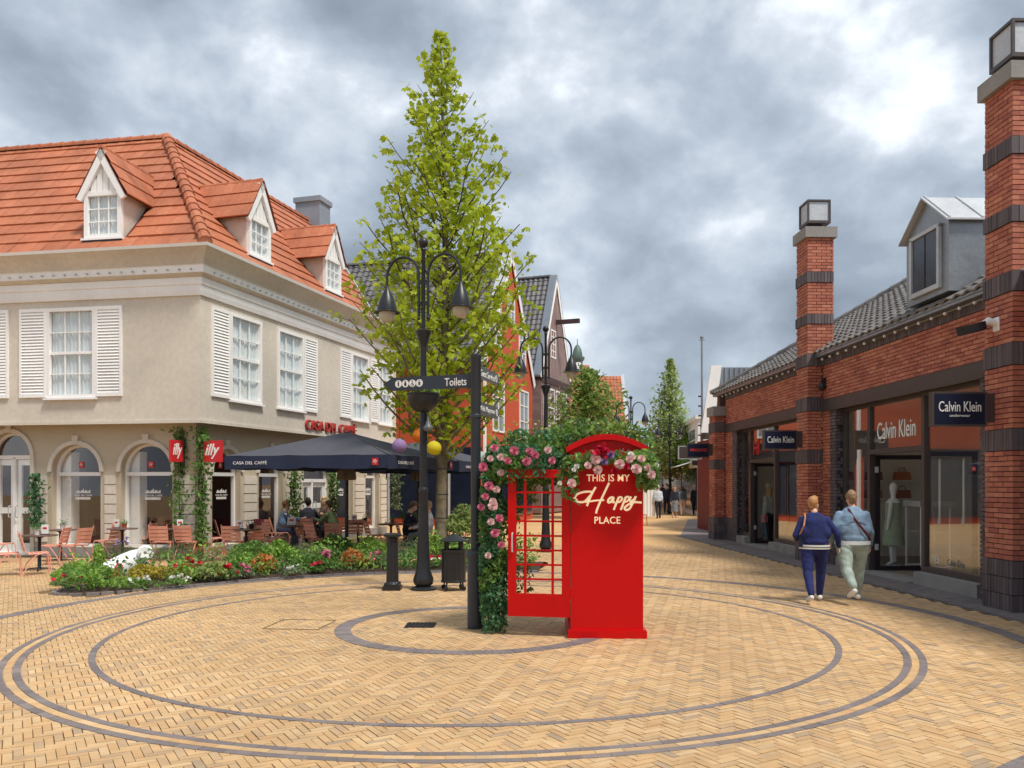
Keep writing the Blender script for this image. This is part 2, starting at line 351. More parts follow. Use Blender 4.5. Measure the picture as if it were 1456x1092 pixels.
# ================================================================ GROUND
CC = Vector((-.49, 10.47)); R_IN, R_OUT, R_BED, R_SM = 4.29, 5.09, 6.44, 1.615
STRIP = lambda Y: 6.95 - .055 * (Y - 5)          # edge of the grey strip along the brick shops
BED_IN, BED_OUT = 6.56, 8.35                      # planting bed lies on this ring, between two bearings
BED_A0, BED_A1 = math.radians(81), math.radians(156.5)
def ground():
    g = MB().quad((-900, -60, -.03), (900, -60, -.03), (900, 1500, -.03), (-900, 1500, -.03))
    root = g.build('ground', MT['paver_far'], kind='structure')
    j = MB().quad((-16, 2.5, -.014), (12, 2.5, -.014), (16.5, 25.2, -.014), (-18.5, 25.2, -.014))
    plaza = j.build('plaza_paving', MT['joint'], kind='structure')
    MB().quad((-60, 24.5, -.0035), (60, 24.5, -.0035), (120, 140, -.0035), (-120, 140, -.0035)).build('far_paving', MT['paver_far'], plaza)
    # herringbone of long thin clay pavers
    w, n, L = .062, 3, .186
    ang = math.radians(31); ca, sa = math.cos(ang), math.sin(ang)
    N = 470; jj, mm = np.meshgrid(np.arange(-N, N), np.arange(-80, 80), indexing='ij')
    hx = (jj + 2*n*mm + n/2) * w; hy = (jj + .5) * w
    vx = (jj + .5) * w; vy = (jj - 2*n + 1 + 2*n*mm + n/2) * w
    x = np.concatenate([hx.ravel(), vx.ravel()]); y = np.concatenate([hy.ravel(), vy.ravel()])
    rot = np.concatenate([np.zeros(hx.size), np.full(vx.size, math.pi/2)])
    X = ca*x - sa*y; Y = sa*x + ca*y + 13
    X, Y = X, Y
    keep = (Y > 3.6) & (Y < 24.6) & (np.abs(X) < .64*Y + 1.2) & (X < 6.95 - .055*(Y - 5) - .05)
    keep &= ~((X < -8.6) & (Y > 20.2)) & ~((X > -7.9) & (X + 7.4 < .29*(Y-19.9) - .25) & (Y > 20))
    rr = np.hypot(X - CC.x, Y - CC.y); th = np.arctan2(Y - CC.y, X - CC.x)
    keep &= ~((rr > BED_IN + .15) & (rr < BED_OUT - .15) & (th > BED_A0) & (th < BED_A1))
    for r0, ww in ((R_IN, .03), (R_OUT, .03), (R_OUT - .147, .03), (R_BED, .09), (R_SM, .09), (R_OUT - .073, .03)):
        pass
    X, Y, rot = X[keep], Y[keep], rot[keep] + ang
    k = len(X); rs = np.random.RandomState(5)
    near = np.argsort(np.where((np.abs(X) < .616*Y) & (Y > 5.27), Y, 99))
    V = np.array([p for p in UNIT_TOP[0]], float)
    # slightly eased top edge: inset the top ring a little
    sz = np.stack([np.full(k, L - .005), np.full(k, w - .005), np.full(k, .03)], 1)
    sz[:, :2] *= 1 + (rs.rand(k, 2) - .5) * [.012, .03]
    co = V[None] * sz[:, None, :]
    co[:, 4:, :2] *= np.array([.985, .955])
    tilt = (rs.rand(k, 2) - .5) * .009
    co[:, :, 2] += co[:, :, 0] * tilt[:, 0:1] + co[:, :, 1] * tilt[:, 1:2] - .015 + (rs.rand(k) * .004 - .003)[:, None]
    rj = rot + (rs.rand(k) - .5) * .02
    c, s = np.cos(rj)[:, None], np.sin(rj)[:, None]
    out = np.empty_like(co)
    out[:, :, 0] = co[:, :, 0]*c - co[:, :, 1]*s + X[:, None]; out[:, :, 1] = co[:, :, 0]*s + co[:, :, 1]*c + Y[:, None]; out[:, :, 2] = co[:, :, 2]
    me = bpy.data.meshes.new('paver'); me.from_pydata([tuple(v) for v in (V * [L-.005, w-.005, .03])], [], UNIT_TOP[1]); me.materials.append(MT['paver'])
    for i in near[:300]:
        link('paver', me, plaza, TRS((X[i], Y[i], -.016 + rs.rand()*.003), (tilt[i, 1], -tilt[i, 0], rj[i])))
    rest = near[300:]
    join_np('pavers', out[rest].reshape(-1, 3), UNIT_TOP[1], len(rest), 8, MT['paver'], plaza)
    # rings of dark brick
    def ring(r, width, seg, material, z=.004, th0=0, th1=2*math.pi, keepf=None):
        cnt = max(3, int(r * (th1 - th0) / seg)); Ms = []
        for i in range(cnt):
            t = th0 + (th1 - th0) * (i + .5) / cnt
            p = (CC.x + r*math.cos(t), CC.y + r*math.sin(t))
            if keepf and not keepf(*p): continue
            Ms.append(TRS((p[0], p[1], z - .0155 + R.random()*.002), (R.uniform(-.008, .008), R.uniform(-.008, .008), t + R.uniform(-.012, .012)), (width, r*(th1-th0)/cnt - .004, .03)))
        return Ms
    vis = lambda x, y: abs(x) < .64*y + 1 and y > 3.6
    dk = ring(R_IN, .068, .2, None, keepf=vis) + ring(R_OUT, .068, .2, None, keepf=vis) + ring(R_OUT - .147, .068, .2, None, keepf=vis)
    dk += ring(R_SM, .2, .075, None) + ring(R_BED, .2, .075, None, keepf=lambda x, y: vis(x, y) and x < STRIP(y) - .1)
    for th, r0 in ((math.atan2(-3.0, -3.95), R_OUT + .14), (math.atan2(-5.25, 3.9), 6.4)):      # radial bands of the same brick
        d = Vector((math.cos(th), math.sin(th))); q = Vector((-d.y, d.x))
        for i in range(30):
            for s in range(-4, 5):
                p = CC + d * (r0 + i*.205) + q * (s*.0675)
                if vis(p.x, p.y): dk.append(TRS((p.x, p.y, -.0125 + R.random()*.002), (0, 0, th), (.2, .063, .03)))
    pieces('dark_paver', dk, MT['dark_paver'], plaza, UNIT_TOP, 300, 'dark_pavers')
    yl = ring(R_OUT - .0735, .066, .2, None, keepf=vis)
    pieces('ring_paver', yl, MT['paver'], plaza, UNIT_TOP, 0, 'ring_pavers')
    # grey strip along the shops
    st = MB().quad((STRIP(3), 3, -.0135), (9.2, 3, -.0135), (8.6, 42, -.0135), (STRIP(29), 29, -.0135))
    st.v[2] = (9.5, 42, -.0135)
    strip = st.build('shop_pavement', MT['joint'], kind='structure')
    Ms = []; y = 6.0; row = 0
    while y < 29:
        x = STRIP(y) + .1 * (row % 2)
        while x < 7.75 - .03*y:
            Ms.append(TRS((x + .1, y, -.0125 + R.random()*.003), (R.uniform(-.01, .01), R.uniform(-.01, .01), .03), (.197, .064, .03))); x += .2025
        y += .0685; row += 1
    pieces('dark_paver', Ms, MT['dark_paver'], strip, UNIT_TOP, 300, 'dark_pavers')
    MB().quad((5.65, 28.0, .001), (9.4, 28.0, .001), (9.6, 42, .001), (8.9, 42, .001)).build('far_strip', MT['dark_paver'], strip)
    # manhole frame and drain set into the paving
    t = thing('manhole_cover', 'square paver-filled manhole cover with thin dark steel frame in the paving', 'manhole cover', (gp(427, 888).x, gp(427, 888).y, 0), math.radians(-6))
    for a, b, c_, d in ((-.36, .36, -.36, -.345), (-.36, .36, .345, .36), (-.36, -.345, -.345, .345), (.345, .36, -.345, .345)):
        MB().box(a, b, c_, d, -.01, .005).build('frame_bar', MT['joint'], t)
    d = gp(598, 889); t = thing('drain_grate', 'dark cast iron drain grate set in the inner brick ring', 'drain grate', (d.x, d.y, 0), 0)
    MB().box(-.19, .19, -.19, .19, -.02, .004).build('frame', MT['dark_mortar'], t)
    for i in range(7): MB().box(-.17 + i*.05, -.14 + i*.05, -.17, .17, .002, .012).build('bar', MT['black'], t)
ground()

# ---------------------------------------------------------------- generic roof tiles
def pantile(w=.3, l=.36, seg=5, h=.05):
    vs = []; 
    for j, (yy, zz) in enumerate(((-.5, .035), (.56, .0))):
        for i in range(seg + 1):
            t = i / seg; vs.append(((t - .5) * w, yy * l, zz + h * (.5 + .5*math.cos(2*math.pi*(t*.98+.05))) ))
    fs = [(i, i+1, seg+2+i, seg+1+i) for i in range(seg)]
    k = len(vs); vs += [(v[0], v[1], v[2] - .035) for v in vs[:seg+1]]
    fs += [(k+i, k+i+1, i+1, i) for i in range(seg)]
    return vs, fs
def flat_tile(w=.3, l=.36, h=.002):
    vs = []
    for yy, zz in ((-.5, .045), (.52, .008)):
        for t, dz in ((-.5, .0), (-.36, .0), (-.31, h), (.5, h)): vs.append((t * w * 1.0, yy * l, zz + dz))
    fs = [(i, i+1, 5+i, 4+i) for i in range(3)]
    k = len(vs); vs += [(v[0], v[1], v[2] - .055) for v in vs[:4]]; fs += [(k+i, k+i+1, i+1, i) for i in range(3)]
    return vs, fs
def tile_roof(parent, M, poly, shape, w, l, material, limit=300, name='roof_tile', under=None, holes=()):
    """M: frame whose x runs along the eave and y up the slope; poly in that plane"""
    n = len(poly)
    MB().add([M @ Vector((p[0], p[1], -.03)) for p in poly], [tuple(range(n))]).build('roof_deck', under or MT['roof_under'], parent)
    x0, x1 = min(p[0] for p in poly), max(p[0] for p in poly); y0, y1 = min(p[1] for p in poly), max(p[1] for p in poly)
    Ms = []; j = 0; y = y0 + l/2
    while y < y1 + l*.4:
        x = x0 + w/2
        while x < x1 + w*.4:
            if inside_poly(x, min(y, y1 - .05), poly) and not any(inside_poly(x, y, h) for h in holes):
                Ms.append(M @ TRS((x, y, R.uniform(-.003, .003)), (R.uniform(-.012, .012), 0, R.uniform(-.006, .006))))
            x += w
        y += l; j += 1
    pieces(name, Ms, material, parent, shape, limit, name + 's')
def ridge_tiles(parent, a, b, material, r=.13, name='ridge_tile', step=.36):
    a, b = Vector(a), Vector(b); d = (b - a); n = max(1, int(d.length / step)); d.normalize()
    up = Vector((0, 0, 1)); sx = d.cross(up).normalized(); uz = sx.cross(d)
    vs = []; fs = []; k = 7
    for y, rr in ((-.56, 1.0), (.5, .82)):
        for i in range(k): t = math.pi * i / (k-1) * 1.15 - .24; vs.append((math.cos(t)*r*rr, y*step, math.sin(t)*r*rr))
    fs = [(i, i+1, k+i+1, k+i) for i in range(k-1)] + [tuple(range(k))[::-1]]
    Ms = [frame(a + d * ((i + .5) * (b-a).length / n), sx, d, uz) for i in range(n)]
    pieces(name, Ms, material, parent, (vs, fs), 60)
# ================================================================ RED BRICK SHOPS (right)
# local frame: x away from the street, y along the street (away from the camera)
def brick_rows(Ms, y0, y1, z0, z1, a0, depth=.1, pitch=.0725, bl=.225, axis='y', phase=0, jog=.004):
    """stretcher courses on the face at x = a0 (axis y) or at y = a0 (axis x)"""
    n = max(1, round((z1 - z0) / pitch)); p = (z1 - z0) / n
    for i in range(n):
        z = z0 + (i + .5) * p; x = y0 - (bl/2 if (i + phase) % 2 else 0)
        while x < y1 - .01:
            s, e = max(x, y0), min(x + bl - .012, y1)
            if e - s > .03:
                j = R.uniform(-jog, jog)
                if axis == 'y': Ms.append(TRS((a0 + depth/2 + j, (s+e)/2, z), (0, 0, 0), (depth, e - s, p - .012)))
                else: Ms.append(TRS(((s+e)/2, a0 + depth/2 + j, z), (0, 0, 0), (e - s, depth, p - .012)))
            x += bl
def soldier_rows(Ms, y0, y1, z0, z1, a0, depth=.1, axis='y', pitch=.0725, rows=1, jog=.004):
    n = max(1, round((y1 - y0) / pitch)); p = (y1 - y0) / n; h = (z1 - z0) / rows
    for r in range(rows):
        for i in range(n):
            c = y0 + (i + .5) * p; z = z0 + (r + .5) * h; j = R.uniform(-jog, jog)
            sc = (depth, p - .01, h - .01) if axis == 'y' else (p - .01, depth, h - .01)
            Ms.append(TRS((a0 + depth/2 + j, c, z) if axis == 'y' else (c, a0 + depth/2 + j, z), (0, 0, 0), sc))
BANDS = [(2.27, 2.58), (3.47, 3.79), (4.50, 4.79), (5.47, 5.70), (6.42, 6.67)]
def brick_shop():
    B = thing('brick_shop_building', 'long red brick shop building with dark bands, lit-box chimneys and shopfront glass', 'shop building', (7.7, 0, 0), .03)
    br, dk = [], []
    EB = 27.5
    core, dcore = MB(), MB()
    def pier(y0, y1, top, depth=.35, back=.25):
        a = -depth; z = .72
        soldier_rows(dk, y0 - .025, y1 + .025, .0, .72, a - .025, rows=3); soldier_rows(dk, a + .075, 0, .0, .72, y0 - .025, axis='x', rows=3)
        dcore.box(a + .05, 0, y0 + .05, y1 - .05, 0, .72)
        segs = []
        for b0, b1 in BANDS:
            if b0 >= top: break
            segs.append((z, b0, 0)); segs.append((b0, min(b1, top), 1)); z = b1
        if z < top: segs.append((z, top, 0))
        for k, (s, e, d) in enumerate(segs):
            xe = 0 if e <= 4.6 else back
            core.box(a + .05, xe - .02, y0 + .05, y1 - .02, s, e)
            if d:
                soldier_rows(dk, y0 - .02, y1 + .02, s, e, a - .02); soldier_rows(dk, a + .08, xe, s, e, y0 - .02, axis='x')
                if xe > 0: soldier_rows(dk, a, xe, s, e, y1 - .08, axis='x')
            else:
                brick_rows(br, y0, y1, s, e, a, phase=k); brick_rows(br, a + .1, xe, s, e, y0, axis='x', phase=k)
                if xe > 0: brick_rows(br, a + .1, xe, s, e, y1 - .1, axis='x', phase=k)
    pier(11.63, 12.28, 7.45); pier(19.06, 19.75, 7.45); pier(26.84, 27.5, 4.0)
    # wall courses over the shopfronts and dark soldier course under the gutter
    for y0, y1 in ((4.0, 11.63), (12.28, 19.06), (19.75, 26.84)):
        brick_rows(br, y0, y1, 3.72, 4.5, 0); soldier_rows(dk, y0, y1, 4.5, 4.66, -.012)
        core.box(.04, .3, y0, y1, 3.72, 4.66)
    # dark jambs beside the glass
    brick_rows(br, 18.66, 19.06, .72, 3.46, 0); brick_rows(br, 26.1, 26.84, .72, 3.46, 0); soldier_rows(dk, 18.66, 19.06, 0, .72, 0, rows=3); soldier_rows(dk, 26.1, 26.84, 0, .72, 0, rows=3)
    core.box(.04, .3, 18.66, 19.06, 0, 3.46).box(.04, .3, 26.1, 26.84, 0, 3.46)
    brick_rows(dk, 0, .25, 0, 3.46, 18.36, axis='x', bl=.115)
    for y0, y1 in ((12.28, 12.98), (18.36, 18.66), (25.66, 26.1), (11.0, 11.63)):
        brick_rows(dk, y0, y1, .0, 3.46, 0, bl=.115); dcore.box(.04, .3, y0, y1, 0, 3.46)
    brick_rows(dk, 0, .25, 0, 3.46, 12.98 - .1, axis='x', bl=.115); brick_rows(dk, .1, .3, 0, 3.46, 25.66, axis='x', bl=.115)
    pieces('brick', br, MT['brick'], B, UNIT, 300, 'bricks'); pieces('dark_brick', dk, MT['dark_brick'], B, UNIT, 300, 'dark_bricks')
    core.build('wall_core', MT['mortar'], B); dcore.build('plinth_core', MT['dark_mortar'], B)
    MB().box(.0, 6.5, EB, EB + .3, 0, 4.7).build('end_wall', MT['mortar'], B)
    # steel beam over each shopfront
    for y0, y1 in ((4.0, 11.6), (12.3, 19.04), (19.77, 26.82)):
        MB().box(-.03, .3, y0, y1, 3.463, 3.712).box(-.05, .01, y0, y1, 3.44, 3.475).build('beam', MT['alu'], B)
    # caps and lantern boxes on the chimneys
    for yc, z in ((11.955, 7.45), (19.405, 7.45)):
        MB().box(-.42, .32, yc - .40, yc + .40, z, z + .24).build('chimney_cap', MT['concrete'], B)
        l = MB().box(-.17, .07, yc - .12, yc + .12, z + .24, z + .36).box(-.32, .22, yc - .27, yc + .27, z + .36, z + .42).box(-.32, .22, yc - .27, yc + .27, z + .86, z + .90)
        for x in (-.32, .18):
            for y in (yc - .27, yc + .23): l.box(x, x + .04, y, y + .04, z + .42, z + .86)
        ln = l.build('chimney_lantern', MT['alu'], B)
        MB().box(-.29, .19, yc - .24, yc + .24, z + .425, z + .855).build('pane', MT['zinc_pale'], ln)
    MB().box(-.42, .05, 26.78, 27.56, 4.0, 4.3).build('pier_cap', MT['concrete'], B)
    # gutter with round festoon bulbs
    for y0, y1 in ((4, 11.6), (12.3, 19.04), (19.77, 27.6)):
        MB().box(-.2, -.02, y0, y1, 4.68, 4.76).box(-.215, -.19, y0, y1, 4.735, 4.775).build('gutter', MT['zinc'], B)
    y = 12.5; me = MB().ball((0, 0, 0), .03, 8, 6).mesh('bulb', MT['letter_white'], True)
    while y < 27:
        if not 18.95 < y < 19.85: link('bulb', me, B, TRS((-.12, y, 4.62)))
        y += .42
    # roof: tiles rise from the gutter, hipped at the far end
    s = .62; c = math.sqrt(1 + s*s)
    Mr = frame((-.22, 27.6, 4.75), (0, -1, 0), (1/c, 0, s/c), (-s/c, 0, 1/c)); Lh = 7.3
    tile_roof(B, Mr, [(0, 0), (23.5, 0), (23.5, Lh), (Lh/c, Lh)], pantile(.3, .34, 5, .045), .3, .34, MT['tile_slate'], 300, holes=[[(12.75, .5), (14.05, .5), (14.05, 3.2), (12.75, 3.2)]])
    ridge_tiles(B, (-.22, 27.6, 4.8), (-.22 + Lh/c, 27.6 - Lh/c, 4.8 + Lh/c*s), MT['tile_slate'])
    MB().add([(-.22, 27.6, 4.7), (-.22 + Lh/c, 27.6 - Lh/c, 4.7 + Lh/c*s), (12, 27.6 - Lh/c, 4.7 + Lh/c*s), (12, 27.6, 4.7)], [(0, 1, 2, 3)]).build('hip_roof', MT['tile_slate'], B)
    # zinc dormer
    y0, y1, x0 = 13.54, 14.9, -.18; zc = 6.12; zp = 6.62; ym = (y0+y1)/2
    d = MB()
    d.prism([(x0, y0, 4.95), (x0, y1, 4.95), (x0, y1, zc), (x0, ym, zp), (x0, y0, zc)], (2.6, 0, 0))
    dm = d.build('dormer', MT['zinc'], B)
    for sy, ya in ((-1, y0), (1, y1)):
        e = .1 * sy
        MB().prism([(x0 - .1, ya + e, zc - .04), (x0 + 2.5, ya + e, zc - .04), (x0 + 2.5, ym, zp + .05), (x0 - .1, ym, zp + .05)], (0, 0, .03)).build('dormer_roof', MT['zinc_pale'], dm)
        for k in range(5):
            xx = x0 - .05 + k * .55
            MB().prism([(xx, ya + e, zc - .01), (xx + .03, ya + e, zc - .01), (xx + .03, ym, zp + .08), (xx, ym, zp + .08)], (0, 0, .03)).build('seam', MT['zinc_pale'], dm)
    wf = MB()
    for a, b, z0, z1 in ((y0+.2, y0+.27, 5.12, 6.1), (y1-.27, y1-.2, 5.12, 6.1), (y0+.2, y1-.2, 5.05, 5.13), (y0+.2, y1-.2, 6.06, 6.12)): wf.box(x0 - .06, x0 - .005, a, b, z0, z1)
    wf.build('window_frame', MT['zinc_pale'], dm)
    for a, b in ((y0+.27, ym-.02), (ym+.02, y1-.27)): MB().box(x0 - .03, x0 - .008, a, b, 5.13, 6.06).build('pane', MT['pane_dark'], dm)
    # downpipe stub / camera beside the middle pier
    MB().ball((-.08, 18.9, 4.02), .09, 10, 8).box(-.08, .02, 18.86, 18.94, 4.05, 4.2).build('junction_box', MT['black'], B)

    # ------------------------------------------------ shopfronts
    def front(y0, y1, mull, zt, door):
        g = .2
        fr = MB()
        fr.box(g - .04, g + .06, y0, y1, 3.38, 3.46).box(g - .04, g + .06, y0, y0 + .08, .25, 3.38).box(g - .04, g + .06, y1 - .08, y1, .25, 3.38)
        for m in mull: fr.box(g - .05, g + .07, m - .05, m + .05, .0, 3.38)
        segs = [y0] + list(mull) + [y1]
        for i in range(len(segs) - 1):
            a, b = segs[i] + .05, segs[i+1] - .05
            if i == door: fr.box(g - .05, g + .07, a, b, zt - .05, zt + .05); continue
            fr.box(g - .05, g + .07, a, b, .22, .32)
        f = fr.build('shop_front_frame', MT['alu'], B)
        for i in range(len(segs) - 1):
            a, b = segs[i] + .05, segs[i+1] - .05
            if i == door:
                MB().box(g, g + .012, a, b, zt + .05, 3.38).build('shop_pane', MT['shop_glass'], B)
                MB().box(-.1, .35, a, b, -.01, .03).build('door_step', MT['concrete'], B)
                # one leaf folded open into the shop at the far jamb
                dl = MB().box(g + .06, g + 1.1, b - .07, b - .02, .03, .12).box(g + .06, g + 1.1, b - .07, b - .02, zt - .15, zt - .06).box(g + .06, g + .14, b - .07, b - .02, .1, zt - .1).box(g + 1.02, g + 1.1, b - .07, b - .02, .1, zt - .1).build('shop_door', MT['alu_dark'], B)
                MB().box(g + .14, g + 1.02, b - .05, b - .04, .12, zt - .15).build('pane', MT['clear_glass'], dl)
                for z in (.45, zt - .42): MB().box(g + .03, g + .09, b - .1, b - .06, z, z + .12).build('hinge', MT['zinc_pale'], dl)
                dl = MB().box(g + .06, g + 1.0, a + .02, a + .07, .03, .12).box(g + .06, g + 1.0, a + .02, a + .07, zt - .15, zt - .06).box(g + .06, g + .14, a + .02, a + .07, .1, zt - .1).box(g + .92, g + 1.0, a + .02, a + .07, .1, zt - .1).build('shop_door', MT['alu_dark'], B)
                MB().box(g + .14, g + .92, a + .04, a + .05, .12, zt - .15).build('pane', MT['clear_glass'], dl)
            else:
                MB().box(g, g + .012, a, b, .32, 3.38).build('shop_pane', MT['shop_glass'], B)
                MB().box(-.02, .28, a - .05 if i else a, b + .05 if i < len(segs)-2 else b, .0, .22).build('sill', MT['concrete'], B)
    front(12.98, 18.36, (14.97, 17.1), 2.45, 1)
    front(20.1, 25.66, (22.7, 24.8), 2.47, 1)
    front(4.2, 10.9, (6.2, 8.6), 2.45, 1)
    # one long room behind the glass
    MB().box(.31, 4.2, 4.2, 27.3, -.02, .028).build('shop_floor', MT['floor_in'], B)
    MB().box(4.1, 4.2, 4.2, 27.3, .03, 3.7).build('back_wall', MT['interior'], B); MB().box(.35, 4.1, 20.3, 20.4, .03, 3.5).build('partition', MT['interior'], B); MB().box(.35, 4.1, 27.2, 27.3, .03, 3.5).build('end_partition', MT['interior'], B)
    MB().box(.31, 4.1, 4.2, 27.3, 3.5, 3.6).build('shop_ceiling', MT['interior'], B)
    # lettering on the glass
    Mg = lambda y, z, x=.192: frame((x, y, z), (0, -1, 0), (0, 0, 1), (-1, 0, 0))
    text('Calvin Klein', MT['letter_white'], B, Mg(16.05, 2.86), width=1.5, height=.34, depth=.008)
    text('115', MT['letter_white'], B, Mg(14.62, .48, .196), width=.2, height=.15, depth=.004)
    text('Calvin Klein', MT['zinc'], B, Mg(14.0, .46, .196), width=.5, height=.12, depth=.004)
    text('HI', MT['signred'], B, Mg(24.35, 2.86, .196), width=.5, height=.4, depth=.02)
    return B
SHOP = None
MT['pane_dark'] = mat('pane_dark', lin(70, 74, 82), .12, var=.25, vs=3)
SHOP = brick_shop()
def hang_sign(name, label, y, x0, x1, z0, z1, lines, edge='alu', face='signblue', mount=True, bracket=True, base=7.7):
    """double-sided box sign across the street front, held by a bracket; local frame of the shops"""
    t = thing(name, label, 'shop sign', (base, 0, 0), .03, 'box signs hung along the brick shops')
    MB().box(x0, x1, y - .05, y + .05, z0, z1).build('case', MT[edge], t)
    f = MB().box(x0 + .03, x1 - .03, y - .054, y - .048, z0 + .03, z1 - .03).build('face', MT[face], t)
    cx = (x0 + x1) / 2
    for body, col, w, h, dx, z in lines:
        text(body, MT[col], f, frame((cx + dx, y - .058, z), (1, 0, 0), (0, 0, 1), (0, -1, 0)), width=w, height=h, depth=.006)
    if bracket:
        b = MB().box(x1 + .015, x1 + .13, y - .02, y + .02, z0 + .06, z1 - .02)
        for z in (z0 + .1, z1 - .1): b.box(x1 - .02, x1 + .2, y - .015, y + .015, z, z + .03)
        b.build('bracket', MT['alu'], t)
    return t
hang_sign('shop_sign', 'navy box sign with white two-line lettering on the brick pier beside the door', 12.05, -1.29, -.49, 2.63, 3.13,
          [('Calvin Klein', 'letter_white', .62, .15, 0, 2.915), ('underwear', 'letter_white', .3, .04, 0, 2.785)])
hang_sign('shop_sign', 'navy box sign with one white line on the brick pier behind the couple', 19.4, -1.27, -.48, 2.6, 3.05,
          [('Calvin Klein', 'letter_white', .62, .15, 0, 2.83)])
hang_sign('shop_sign', 'navy box sign with red capitals on the furthest brick pier', 27.1, -1.2, -.47, 2.66, 3.12, [('VINGINO', 'sign_red_bright', .56, .1, 0, 2.9)])
hang_sign('shop_sign', 'grey box sign with pale edge half hidden behind the red lettered one', 31.6, -.44, .45, 2.74, 3.24, [], 'zinc_pale', 'alu')
hang_sign('shop_sign', 'low grey box sign with pale edge furthest along the brick row', 37.0, 1.4, 2.0, 2.6, 2.86, [], 'zinc_pale', 'alu')
def floodlight():
    t = thing('floodlight', 'black floodlight on a white bracket fixed to the brick pier above the navy sign', 'floodlight', (7.7, 0, 0), .03)
    MB().tube([(-.36, 12.0, 4.12), (-.47, 12.0, 4.15), (-.55, 12.02, 4.10)], [.05, .055, .04], 10).box(-.36, -.345, 11.93, 12.07, 4.0, 4.2).build('bracket', MT['white'], t, smooth=True)
    T = TRS((-.68, 12.05, 4.05), (0, math.radians(-14), .1))
    MB().box(-.16, .14, -.12, .12, -.06, .06, T=T).build('lamp_head', MT['black'], t)
    MB().box(-.15, .12, -.10, .10, -.068, -.06, T=T).build('lens', MT['pane_dark'], t)
floodlight()
def mannequin(label, x, y, rz, dress, sleeve=None):
    t = thing('mannequin', label, 'mannequin', (7.7 - .03*y + x, y + .03*x, .03), rz)
    b = MB().lathe([(.02, 1.42), (.055, 1.44), (.05, 1.52), (.065, 1.58), (.08, 1.66), (.075, 1.74), (.04, 1.79), (.01, 1.80)], 12)
    b.lathe([(.12, .95), (.13, 1.05), (.15, 1.25), (.16, 1.36), (.10, 1.43), (.05, 1.46)], 14)
    for s in (-1, 1):
        b.tube([(s*.16, 0, 1.38), (s*.2, .02, 1.15), (s*.2, .05, .9), (s*.2, .07, .78)], [.045, .04, .032, .03], 8)
        b.tube([(s*.08, 0, .95), (s*.085, .02, .5), (s*.085, 0, .1), (s*.085, .1, .03)], [.08, .055, .04, .03], 8)
    b.build('body', MT['offwhite'], t, smooth=True)
    for nm, prof, m in dress: MB().lathe(prof, 16).build(nm, m, t, smooth=True)
    MB().lathe([(.18, 0), (.18, .02)], 20).build('base', MT['zinc_pale'], t)
    return t
gr = mat('cloth_sage', lin(172, 182, 150), .85, var=.12, vs=8); rd = mat('cloth_red', lin(190, 34, 44), .8, var=.1, vs=8); dn = mat('cloth_denim', lin(150, 170, 190), .85, var=.15, vs=8)
mannequin('pale mannequin in a long sage green dress inside the open shop door', 1.07, 17.9, .9, [('dress', [(.23, .45), (.2, .8), (.165, 1.05), (.165, 1.25), (.17, 1.36)], gr)])
mannequin('mannequin in a red skirt behind the furthest shop pane', .6, 26.4, .8, [('skirt', [(.2, .5), (.2, .8), (.15, 1.02)], rd), ('top', [(.155, 1.0), (.17, 1.25), (.12, 1.42)], MT['interior_dk'])])
mannequin('mannequin in pale denim inside the far open shop door', 1.1, 26.0, .8, [('jeans', [(.17, .12), (.18, .5), (.18, .95), (.15, 1.05)], dn), ('top', [(.155, 1.0), (.17, 1.25), (.12, 1.42)], dn)])
def rack():
    t = thing('clothes_rack', 'white metal clothes stand inside the open shop door beside the mannequin', 'clothes rack', (7.7 - .03*17.3 + 1.2, 17.3 + .03, .03), .03)
    b = MB()
    for x in (0, .6):
        for y in (-.3, .3): b.box(x - .015, x + .015, y - .015, y + .015, 0, 1.3)
    b.build('post', MT['letter_white'], t)
    for z in (.05, .75): MB().box(-.015, .615, -.33, -.30, z, z + .03).box(-.015, .615, .30, .33, z, z + .03).build('rail', MT['letter_white'], t)
    MB().box(-.05, .65, -.34, .34, 1.3, 1.42).build('top_tray', MT['zinc_pale'], t)
rack()
